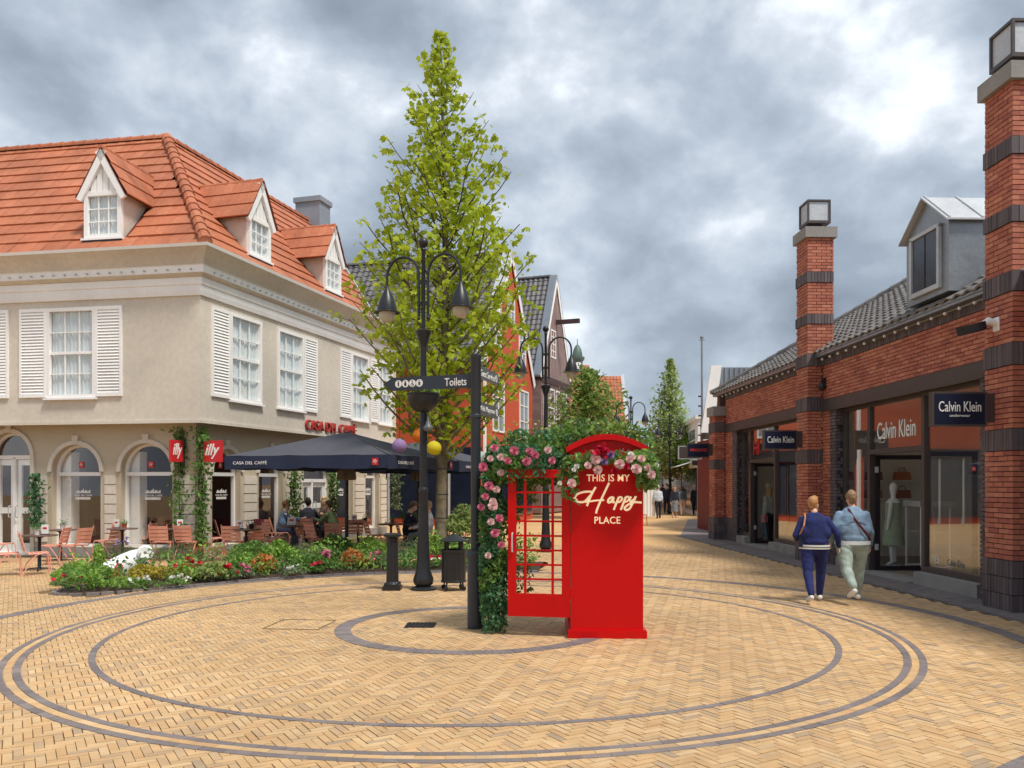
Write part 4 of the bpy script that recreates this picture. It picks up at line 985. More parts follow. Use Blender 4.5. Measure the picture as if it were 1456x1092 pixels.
def gable_house(name, label, cat, loc, dvec, w, dep, ze, zp, wall, tile, trim):
    t = thing(name, label, cat, (loc[0], loc[1], 0), math.atan2(-dvec[0], dvec[1]))
    wl = MB()
    wl.add([(0, 0, 0), (0, w, 0), (0, w, ze), (0, w/2, zp), (0, 0, ze)], [(0, 1, 2, 3, 4)])
    wl.add([(-dep, 0, 0), (0, 0, 0), (0, 0, ze), (-dep, 0, ze)], [(0, 1, 2, 3)]).add([(-dep, w, 0), (0, w, 0), (0, w, ze), (-dep, w, ze)], [(3, 2, 1, 0)])
    wl.add([(-dep, 0, 0), (-dep, w, 0), (-dep, w, ze), (-dep, w/2, zp), (-dep, 0, ze)], [(4, 3, 2, 1, 0)])
    wl.build('wall', wall, t)
    L = math.hypot(w/2, zp-ze); c, s = (w/2)/L, (zp-ze)/L; ov = .25
    Mn = frame((-dep, -ov*c, ze-ov*s+.06), (1, 0, 0), (0, c, s), (0, -s, c)); Mf = frame((0, w+ov*c, ze-ov*s+.06), (-1, 0, 0), (0, -c, s), (0, s, c))
    tile_roof(t, Mn, [(0, 0), (dep-.3, 0), (dep-.3, L+ov), (0, L+ov)], pantile(.32, .36, 5, .06), .32, .36, tile, 300)
    MB().add([Mf @ Vector(p) for p in ((0, 0, 0), (dep, 0, 0), (dep, L+ov, 0), (0, L+ov, 0))], [(0, 1, 2, 3)]).build('far_slope', tile, t)
    ridge_tiles(t, (-dep, w/2, zp+.12), (-.3, w/2, zp+.12), tile, .13)
    # verge of the gable
    for M, x0, x1 in ((Mn, dep-.34, dep+.1), (Mf, -.1, .34)):
        MB().prism([M @ Vector(p) for p in ((x0, -.1, .05), (x1, -.1, .05), (x1, L+ov+.05, .05), (x0, L+ov+.05, .05))], M.to_3x3() @ Vector((0, 0, .09))).build('verge', trim, t)
        xa = x1-.03 if M is Mn else x0
        MB().prism([M @ Vector(p) for p in ((xa, -.1, -.22), (xa+.03, -.1, -.22), (xa+.03, L+ov, -.22), (xa, L+ov, -.22))], M.to_3x3() @ Vector((0, 0, .27))).build('barge_board', MT['white'], t)
    MB().box(-dep, .05, -.36, -.2, ze-.28, ze-.16).build('gutter', MT['zinc'], t)
    return t
def houses():
    # red rendered house behind the big tree
    t = gable_house('red_gable_house', 'tall orange red rendered house with dark tiled steep roof behind the big tree', 'house', (-1.19, 35.0), (.28, .96), 8.0, 9.5, 7.05, 12.5, MT['red_wall'], MT['tile_dark'], MT['zinc_pale'])
    Mf = frame((0, 0, 0), (0, 1, 0), (-1, 0, 0), UZ); Ms = frame((-9.5, 0, 0), (1, 0, 0), (0, 1, 0), UZ)
    for y0, y1, z0, z1 in ((.9, 2.4, 7.9, 9.9), (5.4, 6.6, 7.6, 9.4), (5.5, 7.1, 4.1, 6.4), (1.2, 2.9, 4.1, 6.4)): casement(Mf, y0, y1, z0, z1, 2, 3, t)
    casement(Mf, 3.4, 4.6, 9.2, 10.6, 2, 2, t)
    for k in range(6):
        x0 = 1.0 + k*1.4; f = MB().box(x0, x0+1.3, -.06, .0, .3, 2.9, T=Ms).build('shop_window', MT['pane_navy'], t)
        MB().box(x0-.08, x0+.02, -.09, .0, 0, 3.0, T=Ms).build('post', MT['zinc_pale'], f)
    MB().box(.2, 9.4, -.12, 0, 2.95, 3.35, T=Ms).build('fascia', MT['signblue'], t)
    for k in range(5): MB().box(.3+k*1.5, 1.7+k*1.5, -.06, 0, .3, 2.8, T=Mf).build('shop_window', MT['pane_navy'], t)
    MB().box(.1, 7.9, -.14, 0, 2.85, 3.4, T=Mf).build('fascia', MT['signblue'], t)
    MB().box(-.02, .12, -.08, .02, 0, 7.0, T=Mf).build('corner_board', MT['white'], t)
    # plum boarded house
    w, dep, ze, zp = 6.0, 8.0, 8.25, 14.4
    t = gable_house('plum_boarded_house', 'narrow plum brown boarded house with steep zinc edged gable and hoist beam', 'house', (1.62, 48.0), (.35, .937), w, dep, ze, zp, MT['mortar'], MT['tile_dark'], MT['zinc'])
    Mf = frame((0.012, 0, 0), (0, 1, 0), (-1, 0, 0), UZ); Ms = frame((-dep, -.012, 0), (1, 0, 0), (0, 1, 0), UZ)
    sl = (zp-ze)/(w/2)
    pc = boards(Mf, [(.1, ze-.1), (w-.1, ze-.1), (w/2, zp-.45)], .24) + boards(Mf, [(.02, .1), (w-.02, .1), (w-.02, ze-.5), (.02, ze-.5)], .22, False) + boards(Ms, [(.05, .1), (dep, .1), (dep, ze-.35), (.05, ze-.35)], .22, False)
    pieces('board', pc, MT['plum_wood'], t)
    MB().box(0, w, -.12, 0, ze-.5, ze-.12, T=Mf).build('band_beam', MT['plum_dark'], t)
    MB().box(w/2-.12, w/2+.12, -1.5, 0, 11.55, 11.8, T=Mf).build('hoist_beam', MT['plum_dark'], t)
    casement(Mf, 1.9, 2.9, 9.4, 11.1, 2, 4, t)
    for y0, y1 in ((.5, 2.6), (2.9, 5.2)):
        casement(Mf, y0, y1, 5.2, 7.5, 3, 4, t); casement(Mf, y0, y1, 2.4, 4.6, 3, 4, t)
    MB().box(-dep, 0.06, -.16, -.03, 3.2, 3.5).build('side_fascia', MT['plum_dark'], t)
    # red house piece beyond, and the tiled roof house that closes the left row
    t = thing('tiled_roof_house', 'far brick house with orange pantile roof facing the street and pale verge', 'house', (4.6, 70, 0), 0)
    MB().box(0, 5.3, 1.2, 8, 0, 6.75).build('wall', mat('red_wall_far', lin(176, 82, 60), .85, var=.08), t)
    L = math.hypot(3.2, 4.6); c, s = 3.2/L, 4.6/L
    tile_roof(t, frame((0, .9, 6.7), (1, 0, 0), (0, c, s), (0, -s, c)), [(0, 0), (5.1, 0), (5.1, L), (0, L)], pantile(.3, .38, 5, .07), .3, .38, MT['tile_red'], 150, under=MT['tile_red_under'])
    MB().prism([(5.1, .8, 6.6), (5.1, 4.2, 11.5), (5.1, 4.5, 11.5), (5.1, 1.4, 6.6)], (.28, 0, .12)).build('verge', MT['zinc_pale'], t)
    MB().prism([(5.0, 4.1, 11.3), (5.0, 8, 6.6), (5.0, 1.3, 6.6)], (.25, 0, 0)).build('gable_wall', MT['offwhite'], t)
    casement(frame((.5, 1.18, 0), (1, 0, 0), (0, 1, 0), UZ), .2, 1.6, 3.4, 5.4, 2, 3, t); casement(frame((.5, 1.18, 0), (1, 0, 0), (0, 1, 0), UZ), 2.6, 4.0, 3.4, 5.4, 2, 3, t)
    c0 = at(821, 500, 78)
    t = thing('clock_turret', 'small green copper clock turret rising over the far orange roof', 'clock tower', (c0.x, 78, 0), .1)
    MB().box(-.5, .5, -.5, .5, 0, 12.2).build('shaft', MT['red_wall'], t)
    cop = mat('copper_green', lin(92, 112, 104), .6, .2, var=.15, vs=2)
    MB().box(-.42, .42, -.42, .42, 12.2, 13.4).build('clock_stage', cop, t)
    MB().lathe([(.45, 13.2), (.68, 13.5), (.68, 13.7), (.48, 13.72), (.47, 14.0), (.38, 14.4), (.2, 14.75), (.04, 14.9), (.03, 15.4)], 12).build('dome', cop, t, smooth=True)
    f = MB().lathe([(0, 0), (.33, 0), (.33, .05), (0, .05)], 20, T=frame((0, -.46, 12.85), (1, 0, 0), (0, 0, 1), (0, -1, 0))).build('clock_face', MT['letter_white'], t)
    MB().box(-.03, .03, -.53, -.525, 12.82, 13.1).box(-.03, .18, -.53, -.525, 12.82, 12.87).build('hands', MT['black'], f)
    MB().prism([(-1.6, -.7, 11.2), (1.4, -.7, 11.2), (1.4, 1.5, 13.2), (-1.6, 1.5, 13.2)], (0, .1, -.3)).build('roof', MT['tile_red'], t)
    # metal hall behind the brick shops
    t = thing('metal_hall', 'grey ribbed metal hall with white sloping street side beyond the brick shops', 'hall', (0, 33.5, 0), .0)
    P = [(7.6, 0, 3.9), (8.05, 0, 6.5), (16, 0, 6.5), (16, 0, 0), (8.0, 0, 0), (8.0, 0, 3.9)]
    MB().add([(x, 0, z) for x, _, z in P], [tuple(range(6))]).add([(8.05, 0, 6.5), (16, 0, 6.5), (23, 12, 6.5), (14.05, 12, 6.5)], [(0, 1, 2, 3)]).build('wall', MT['zinc'], t)
    ribs = [TRS((8.2 + .2*i, -.03, 5.2), (0, 0, 0), (.07, .06, 2.55)) for i in range(38)]
    pieces('rib', ribs, MT['zinc'], t, UNIT, 60)
    MB().prism([(7.55, -.15, 3.85), (8.0, -.15, 6.55), (8.12, -.15, 6.55), (7.75, -.15, 3.85)], (6, 12, 0)).build('street_slope', MT['zinc_pale'], t)
    MB().prism([(7.57, -.25, 3.85), (7.98, -.25, 6.55), (8.4, -.25, 6.55), (8.05, -.25, 3.85)], (0, .1, 0)).build('end_fascia', MT['white'], t)
    MB().box(7.72, 8.2, -.3, .5, 3.62, 3.82).build('canopy', MT['alu'], t)
    MB().box(7.55, 16, -.1, 0, 3.3, 3.4).box(7.52, 7.66, -3.5, .2, 0, 3.5).build('red_frame', mat('red_brown_steel', lin(112, 34, 30), .6, var=.1), t)
    t = thing('flag_mast', 'thin grey mast with clamps rising beside the white hall end', 'mast', (at(998, 500, 36).x, 36, 0))
    b = MB().tube([(0, 0, 0), (0, 0, 4.5)], .07, 8).tube([(0, 0, 4.5), (0, 0, 8.1)], .045, 8).ball((0, 0, 8.15), .09, 8, 6).box(-.12, .12, -.03, .03, 8.0, 8.05); b.build('pole', MT['zinc'], t)
    for i in range(9): MB().box(-.16, -.02, -.03, .03, 2.2+i*.42, 2.26+i*.42).build('clamp', MT['black'], t)
    # rows that close the street
    def row(name, label, pts, z, wallm, n):
        t = thing(name, label, 'shop row', (pts[0][0], pts[0][1], 0), math.atan2(-(pts[1][0]-pts[0][0]), pts[1][1]-pts[0][1]))
        L = math.hypot(pts[1][0]-pts[0][0], pts[1][1]-pts[0][1]); sd = pts[2]
        MB().box(min(0, sd*6), max(0, sd*6), 0, L, 0, z).build('wall', wallm, t)
        for i in range(n):
            a, b = L*i/n + .4, L*(i+1)/n - .4; x = -.02 if sd > 0 else .02
            w = MB().box(min(x, x-.04*sd), max(x, x-.04*sd), a, b, .3, 2.7).build('shop_window', MT['pane_navy'], t)
            MB().prism([(x, a, 3.1), (x - sd*1.1, a, 2.75), (x - sd*1.1, b, 2.75), (x, b, 3.1)], (0, 0, .04)).build('awning', [MT['offwhite'], MT['signred'], MT['navy']][i % 3], t)
            casement(frame((x, 0, 0), (0, 1, 0) if sd < 0 else (0, 1, 0), (-sd, 0, 0) if sd < 0 else (1, 0, 0), UZ), a+.3, b-.3, 3.6, z-.4, 2, 2, t)
        MB().box(min(-.15*sd, sd*6), max(-.15*sd, sd*6), -.1, L+.1, z, z+.2).build('parapet', MT['offwhite'], t)
    row('shop_row', 'low pale shop row with awnings far down the right of the street', ((10.3, 46), (15.5, 96), 1), 5.4, MT['offwhite'], 6)
    row('shop_row', 'far red shop row left of the street behind the round tree', ((4.9, 56), (12.5, 100), -1), 5.6, mat('red_brick_far', lin(150, 76, 62), .85, var=.08), 5)
    row('shop_row', 'unseen red brick shop row behind the viewpoint, added for window reflections', ((-34, -15), (34, -15), 1), 6.0, mat('red_brick_row', lin(170, 98, 78), .85, var=.1), 9)  # out of view; added for what the cafe windows reflect
    t = thing('end_pavilion', 'distant pale pavilion with grey roof closing the street', 'building', (19, 118, 0), 0)
    MB().box(-9, 9, 0, 8, 0, 4.2).build('wall', MT['offwhite'], t)
    MB().prism([(-9.5, -.5, 4.2), (9.5, -.5, 4.2), (9.5, 4, 6.4), (-9.5, 4, 6.4)], (0, 0, .2)).build('roof', MT['tile_slate'], t)
    for i in range(6): MB().box(-8.2+i*2.8, -6.2+i*2.8, -.05, 0, .3, 3.2).build('window', MT['pane_navy'], t)
MT['plum_dark'] = mat('plum_dark', lin(72, 48, 48), .7, var=.1)
houses()
# ================================================================ TREES AND PLANTS
LEAF_OVAL = ([(0,-.5,0), (.24,-.15,.05), (.2,.2,.05), (0,.5,-.06), (-.2,.2,.05), (-.24,-.15,.05)], [(0,1,2,3), (0,3,4,5)])
LEAF_LOBE = ([(0,-.5,0), (.3,-.42,.03), (.52,-.1,-.04), (.3,.0,.04), (.34,.42,-.05), (0,.22,.03), (-.34,.42,-.05), (-.3,.0,.04), (-.52,-.1,-.04), (-.3,-.42,.03)], [(0,1,2,3,5), (3,4,5), (0,5,7,8,9), (5,6,7)])
LEAF_LONG = ([(-.06,-.5,0), (.06,-.5,0), (.09,0,.06), (0,.55,-.1), (-.09,0,.06)], [(0,1,2,3,4)])
PETAL = ([(-.3,-.5,0), (.3,-.5,0), (.5,.2,.18), (0,.5,.3), (-.5,.2,.18)], [(0,1,2,3,4)])
def leaves(name, P, size, material, parent, shape=LEAF_OVAL, up=.6, seed=1, kind='stuff', outward=None, **kw):
    P = np.asarray(P, float); n = len(P)
    if n == 0: return
    rs = np.random.RandomState(seed)
    nz = rs.normal(size=(n, 3)); nz[:, 2] = np.abs(nz[:, 2]) * (.5 + up) + up * .5
    if outward is not None: nz += outward * 1.4
    nz /= np.linalg.norm(nz, axis=1)[:, None]
    a = rs.normal(size=(n, 3)); a[:, 2] -= .3; x = np.cross(a, nz); x /= np.linalg.norm(x, axis=1)[:, None] + 1e-9; y = np.cross(nz, x)
    V = np.array(shape[0]); s = size * (.65 + .7 * rs.rand(n))
    co = P[:, None] + s[:, None, None] * (V[None, :, 0:1] * x[:, None] + V[None, :, 1:2] * y[:, None] + V[None, :, 2:3] * nz[:, None])
    return join_np(name, co.reshape(-1, 3), shape[1], n, len(V), material, parent, kind=kind, **kw)
def profile(pts, z):
    for (z0, r0), (z1, r1) in zip(pts, pts[1:]):
        if z0 <= z <= z1: return r0 + (r1 - r0) * (z - z0) / (z1 - z0)
    return 0
def tree(name, label, loc, h, prof, trunk_r, n_limb, leaf_n, leaf_s, lm, shape=LEAF_LOBE, seed=1, z_first=2.4, rise=.9, clump=.26, per=9, group=None, lean=0.0, straight=True):
    rnd = random.Random(seed); t = thing(name, label, 'tree', loc, 0, group)
    tp = []; n = 14
    for i in range(n + 1):
        f = i / n; tp.append((math.sin(f*5+seed)*.05*h/10 + lean*f, math.cos(f*4+seed)*.05*h/10, f*h*.97))
    MB().tube(tp, [trunk_r * (1.25 if i == 0 else 1) * (1 - i/n)**.8 + .008 for i in range(n+1)], 10).build('trunk', MT['bark'], t, smooth=True)
    def tr(z):
        f = max(0, min(n - 1e-6, z / (h*.97) * n)); i = int(f); g = f - i; return Vector(tp[i]).lerp(Vector(tp[i+1]), g)
    P = []; limbs = []
    for k in range(n_limb):
        f = (k + rnd.random()) / n_limb; z0 = z_first + (h*.94 - z_first) * f**1.15
        az = k * 2.399 + rnd.uniform(-.4, .4)
        # reach: where the profile allows
        L = 0; zz = z0
        best = .35
        for q in range(40):
            L += .1; zz = z0 + rise * L * .9
            if L > profile(prof, zz) * rnd.uniform(.94, 1.06): break
        L = max(.25, L) * rnd.uniform(.8, 1.05)
        base = tr(z0); pts = []; m = 6
        for i in range(m + 1):
            g = i / m; r = L * g; up = rise * L * (g*.65 + .35*g*g)
            pts.append(base + Vector((math.cos(az + .25*math.sin(g*3+k))*r, math.sin(az + .25*math.sin(g*3+k))*r, up)))
        limbs.append((pts, max(.006, trunk_r * .38 * (1 - z0/h) + .004)))
        cnt = max(2, int(L / .16))
        for i in range(cnt):
            g = .18 + .82 * (i + rnd.random()*.8) / cnt; g = min(g, 1); j = min(m-1, int(g*m)); p = pts[j].lerp(pts[j+1], g*m - j)
            # side twig
            tw = Vector((rnd.gauss(0, 1), rnd.gauss(0, 1), rnd.uniform(-.2, .9))).normalized() * rnd.uniform(.1, .3 + .25*L*(1-abs(g-.6)))
            q = p + tw
            if rnd.random() < .5: limbs.append(([p, p.lerp(q, .5) + Vector((0, 0, .03)), q], .006))
            for _ in range(per):
                w = rnd.random(); c = p.lerp(q, .3 + .7*w)
                P.append(c + Vector((rnd.gauss(0, clump*.55), rnd.gauss(0, clump*.55), rnd.gauss(0, clump*.5))))
    top = tr(h*.97)
    for i in range(int(per * 22)):
        z = h - abs(rnd.gauss(0, 1)) * h * .06; c = tr(z); r = max(.08, profile(prof, z)) * .9
        a = rnd.uniform(0, 6.28); u = math.sqrt(rnd.random()); P.append(Vector((c.x + math.cos(a)*r*u, c.y + math.sin(a)*r*u, z)))
    rnd.shuffle(limbs); big = sorted(limbs, key=lambda l: -l[1])
    b = MB()
    for pts, r in big[:40]: MB().tube(pts, [r*(1 - .75*i/(len(pts)-1)) for i in range(len(pts))], 6).build('limb', MT['bark'], t, smooth=True)
    for pts, r in big[40:]: b.tube(pts, [r*(1 - .6*i/(len(pts)-1)) for i in range(len(pts))], 5)
    if b.v: b.build('twigs', MT['twig'], t, kind='stuff')
    if leaf_n and len(P) > leaf_n: P = rnd.sample(P, leaf_n)
    leaves('crown', [tuple(p) for p in P], leaf_s, lm, t, shape, .5, seed)
    return t, P
BIG, _P = tree('street_tree', 'tall slender lime green tree rising behind the lamp post and signpost', (-1.63, 19.5, 0), 12.35,
    [(2.1,.5), (2.7,1.1), (3.4,1.6), (4.2,2.05), (5.2,2.25), (6.5,2.2), (7.6,2.0), (8.6,1.6), (9.6,1.25), (10.4,.95), (11.2,.5), (11.8,.3), (12.6,.12)], .135, 104, 7800, .135, MT['leaf_lime'], LEAF_LOBE, 5, 2.25, 1.0, .17, 13)
for z in (1.0, 1.55, 2.15): MB().lathe([(.139, -.012), (.139, .012)], 12, (0, 0, z), cap=False).build('band', MT['black'], BIG)
tree('street_tree', 'round dark green tree standing in front of the far orange tiled roof', (3.95, 43.0, 0), 7.75,
    [(2.2,.6), (3.2,1.6), (4.2,2.1), (5.2,2.15), (6.2,1.7), (7.0,1.1), (7.8,.3)], .11, 60, 5200, .24, MT['leaf_tree'], LEAF_OVAL, 8, 2.2, .7, .34, 10)
tree('street_tree', 'slim columnar green tree beyond the strolling crowd by the far lamp', (9.9, 52.0, 0), 9.6,
    [(1.6,1.0), (2.6,1.7), (3.8,1.75), (5.0,1.5), (6.4,1.05), (7.6,.75), (8.6,.45), (9.7,.12)], .1, 70, 6000, .24, MT['leaf_pale'], LEAF_OVAL, 21, 1.9, 1.1, .3, 10)
tree('street_tree', 'low bright tree behind the grey hanging signs on the right', (11.6, 50.5, 0), 5.4,
    [(1.4,1.0), (2.2,1.7), (3.2,1.8), (4.2,1.3), (5.0,.6), (5.5,.2)], .09, 40, 3200, .26, MT['leaf_bright'], LEAF_OVAL, 31, 1.7, .8, .34, 10)
tree('street_tree', 'hazy green tree far down the street left of the columnar one', (9.6, 68.0, 0), 5.4,
    [(1.2,1.2), (2.2,2.0), (3.4,2.0), (4.4,1.3), (5.5,.2)], .1, 40, 2600, .34, MT['leaf_pale'], LEAF_OVAL, 41, 1.6, .8, .4, 10)

def clump(kind, c, w, d, h, n, size, lm, parent, shape, seed, stems=True, name='foliage'):
    """mound of foliage: leaves on a dome with hollows, plus stems"""
    rnd = random.Random(seed); P = []
    for _ in range(n):
        a = rnd.uniform(0, 6.283); u = math.sqrt(rnd.random()); v = rnd.random()
        top = h * (1 - .55*u*u) * (.75 + .35*noise.noise(Vector((c[0]+math.cos(a)*u*w*2, c[1]+math.sin(a)*u*d*2, seed))))
        z = top * (1 - .65 * v * v); 
        if kind == 'spike': z = top * rnd.random(); u *= .35 + .65*z/h
        P.append((c[0] + math.cos(a)*u*w, c[1] + math.sin(a)*u*d, c[2] + max(.02, z)))
    o = leaves(name, P, size, lm, parent, shape, .35 if kind != 'spike' else .0, seed)
    if stems:
        b = MB()
        for i in range(10):
            p = rnd.choice(P); b.tube([(c[0] + rnd.gauss(0, w*.15), c[1] + rnd.gauss(0, d*.15), c[2]), p], [.008, .004], 4, cap=False)
        b.build('stems', MT['twig'], parent, kind='stuff')
    return o
def bed():
    pts_o = []; N = 26
    A = [BED_A0 + (BED_A1 - BED_A0) * i / N for i in range(N + 1)]
    ring_ = [(CC.x + BED_IN*math.cos(a), CC.y + BED_IN*math.sin(a)) for a in A] + [(CC.x + BED_OUT*math.cos(a), CC.y + BED_OUT*math.sin(a)) for a in reversed(A)]
    b = MB(); vs = []; K = 6
    def edge(i):
        e = min(1, (N - i) / 6.0) ; w = math.sqrt(max(0, 1 - (1 - e)**2)); m = BED_IN + (BED_OUT - BED_IN) * .5
        return m + (BED_IN - m) * max(w, .04), m + (BED_OUT - m) * max(w, .04), w
    for i_, a in enumerate(A):
        r0, r1, w = edge(i_)
        for k in range(K + 1):
            r = r0 + (r1 - r0) * k / K
            vs.append((CC.x + r*math.cos(a), CC.y + r*math.sin(a), -.01 + w * (.11*math.sin(math.pi*k/K) + .02*R.random())))
    b.add(vs, [(i*(K+1)+k, i*(K+1)+k+1, (i+1)*(K+1)+k+1, (i+1)*(K+1)+k) for i in range(N) for k in range(K)])
    soil = b.build('bed_soil', MT['soil'], kind='structure', smooth=True)
    Ms = []
    for side in (0, 1):
        ln = []
        for q in range(N * 8 + 1):
            a = BED_A0 + (BED_A1 - BED_A0) * q / (N * 8); r = edge(q / 8)[side]; ln.append(Vector((CC.x + r*math.cos(a), CC.y + r*math.sin(a), 0)))
        acc = .1
        for a, e in zip(ln, ln[1:]):
            acc += (e - a).length
            if acc >= .2: acc = 0; d = e - a; Ms.append(TRS((e.x, e.y, -.012), (0, 0, math.atan2(d.y, d.x)), (.195, .07, .09)))
    pieces('kerb_brick', Ms, MT['dark_paver'], soil, UNIT_TOP, 150)
    return soil
bed()
def bedpt(px, py):
    return gp(px, py)
def plant(name, label, px, py, w, h, lm, n=420, size=.075, shape=LEAF_OVAL, kind='dome', seed=1, flowers=None, d=None, depth=0):
    h = h if h < .5 else .5 + (h - .5)*.45
    p = gp(px, py); p = p * (1 + depth / p.length) if depth else p
    t = thing(name, label, 'plant', (p.x, p.y, .06), 0, 'planting in the curved flower bed')
    clump(kind, (0, 0, 0), w, d or w, h, n, size, MT[lm], t, shape, seed)
    if flowers:
        rnd = random.Random(seed + 99)
        for col, nf, fs in flowers:
            b = []
            for i in range(nf):
                a = rnd.uniform(0, 6.283); u = rnd.random(); x, y = math.cos(a)*u*w, math.sin(a)*u*(d or w); z = h*(1 - .5*u*u)*rnd.uniform(.75, 1.0)
                for k in range(6): b.append((x + rnd.gauss(0, fs*.35), y + rnd.gauss(0, fs*.35), z + .02 + rnd.gauss(0, fs*.25)))
            leaves('blossoms', b, fs, MT[col], t, PETAL, .5, seed + 7)
    return t
PL = [
 ('bush', 'lush mid green bush at the left tip of the flower bed', 118, 831, .5, .38, 'leaf_bright', 620, .09, LEAF_OVAL, 'dome', None, .1),
 ('flowering_plant', 'low plant with red blossoms at the very tip of the bed', 92, 838, .22, .2, 'leaf_green', 160, .06, LEAF_OVAL, 'dome', [('petal_red', 5, .07)], 0),
 ('bush', 'small upright lettuce green shoot behind the bed tip', 141, 812, .2, .85, 'leaf_bright', 260, .1, LEAF_OVAL, 'spike', None, .3),
 ('bush', 'dark purple flowered bush behind the white cup', 170, 806, .45, .62, 'leaf_grey', 420, .06, LEAF_LONG, 'dome', [('petal_violet', 6, .05)], .5),
 ('bush', 'yellow green shrub on the left side of the white cup', 152, 829, .26, .26, 'leaf_yellow', 320, .07, LEAF_OVAL, 'dome', None, .15),
 ('bush', 'golden yellow shrub leaning on the right of the white cup', 208, 832, .32, .4, 'leaf_yellow', 420, .07, LEAF_OVAL, 'dome', None, .0),
 ('bush', 'yellow tufted shrub between the cup and the coral flowers', 236, 832, .3, .36, 'leaf_yellow', 300, .07, LEAF_LONG, 'dome', None, .1),
 ('bush', 'bright fresh green groundcover bush under the white cup', 176, 838, .4, .17, 'leaf_bright', 420, .07, LEAF_OVAL, 'dome', None, .0),
 ('flowering_plant', 'white flowered mat at the bed edge under the cup', 205, 840, .35, .16, 'leaf_green', 220, .05, LEAF_OVAL, 'dome', [('petal_white', 9, .035)], 0),
 ('bush', 'grey green airy bush right behind the yellow shrubs', 252, 811, .5, .8, 'leaf_grey', 620, .07, LEAF_LONG, 'dome', None, .3),
 ('flowering_plant', 'coral and pink flowered plant right of the yellow shrubs', 268, 828, .3, .36, 'leaf_orange', 230, .07, LEAF_OVAL, 'dome', [('petal_red', 7, .06)], .1),
 ('flowering_plant', 'white flowers at the kerb below the coral plant', 254, 837, .22, .16, 'leaf_green', 120, .05, LEAF_OVAL, 'dome', [('petal_white', 8, .04)], 0),
 ('bush', 'pale green round bush with ribbed leaves right of the coral flowers', 299, 829, .34, .42, 'leaf_pale', 380, .09, LEAF_OVAL, 'dome', None, .05),
 ('bush', 'reddish brown wispy bush behind the pale round bush', 297, 806, .4, .8, 'leaf_orange', 330, .06, LEAF_LONG, 'dome', None, .6),
 ('flowering_plant', 'magenta flowered plant by the kerb right of the pale bush', 326, 828, .2, .26, 'leaf_green', 140, .06, LEAF_OVAL, 'dome', [('petal_red', 8, .055)], 0),
 ('grass_tuft', 'fine bright green grass tuft near the magenta flowers', 338, 820, .35, .42, 'leaf_bright', 520, .16, LEAF_LONG, 'spike', None, .2),
 ('bush', 'leafy mid green bush in front of the pink chair backs', 357, 808, .5, .85, 'leaf_green', 620, .09, LEAF_OVAL, 'dome', None, .5),
 ('flowering_plant', 'small plant with pale pink blossoms along the kerb', 349, 825, .18, .24, 'leaf_grey', 130, .06, LEAF_OVAL, 'dome', [('petal_pink', 5, .06)], 0),
 ('bush', 'orange bronze leaved clump left of the tall green shrub', 375, 820, .28, .46, 'leaf_orange', 330, .085, LEAF_OVAL, 'dome', None, .1),
 ('bush', 'tall lime green shrub with big leaves in mid bed', 400, 812, .42, .92, 'leaf_bright', 680, .1, LEAF_OVAL, 'dome', None, .3),
 ('flowering_plant', 'silver white leaved plant at the kerb below the lime shrub', 416, 823, .26, .2, 'leaf_grey', 160, .06, LEAF_OVAL, 'dome', [('petal_white', 6, .035)], 0),
 ('bush', 'grey green lavender like bush in mid bed', 437, 808, .5, .68, 'leaf_grey', 620, .06, LEAF_LONG, 'dome', None, .4),
 ('bush', 'soft green bush by the kerb left of the purple flowers', 441, 816, .32, .45, 'leaf_green', 380, .07, LEAF_OVAL, 'dome', None, .1),
 ('flowering_plant', 'purple flowered plant left of the orange bronze clump by the bollard', 463, 815, .2, .38, 'leaf_green', 170, .06, LEAF_OVAL, 'dome', [('petal_violet', 5, .07), ('petal_pink', 6, .08)], .05),
 ('flowering_plant', 'small red flowered plant at the kerb beside the purple flowers', 452, 818, .14, .2, 'leaf_green', 110, .05, LEAF_OVAL, 'dome', [('petal_red', 5, .06)], 0),
 ('bush', 'dark green broad bush behind the purple flowers', 478, 800, .55, .95, 'leaf_green', 700, .09, LEAF_OVAL, 'dome', None, .5),
 ('bush', 'orange bronze leaved clump nearest the black bollard', 504, 813, .3, .52, 'leaf_orange', 360, .085, LEAF_OVAL, 'dome', None, .1),
 ('bush', 'glossy green shrub left of the black bollard', 530, 803, .5, .95, 'leaf_bright', 660, .09, LEAF_OVAL, 'dome', None, .4),
 ('flowering_plant', 'pale pink flowered plant at the foot of the glossy shrub', 537, 812, .22, .34, 'leaf_grey', 170, .06, LEAF_OVAL, 'dome', [('petal_pink', 6, .06)], .05),
 ('bush', 'grey green wispy bush between the bollard and the lamp post', 579, 806, .45, .75, 'leaf_grey', 520, .06, LEAF_LONG, 'dome', None, .3),
 ('bush', 'bright green shrub between the lamp post and the bin', 617, 800, .36, .95, 'leaf_bright', 520, .09, LEAF_OVAL, 'dome', None, .5),
 ('flowering_plant', 'red and white flowered plant at the bed end by the bin', 617, 811, .3, .22, 'leaf_green', 180, .05, LEAF_OVAL, 'dome', [('petal_red', 6, .06), ('petal_white', 5, .05)], 0),
 ('bush', 'dense green bush at the right end of the flower bed', 648, 803, .4, .7, 'leaf_green', 460, .08, LEAF_OVAL, 'dome', None, .4),
]
for i, (nm, lb, px, py, w, h, lm, n, sz, shp, kd, fl, dp) in enumerate(PL):
    plant(nm, lb, px, py, w, h, lm, n, sz, shp, kd, 100 + i, fl, None, dp)
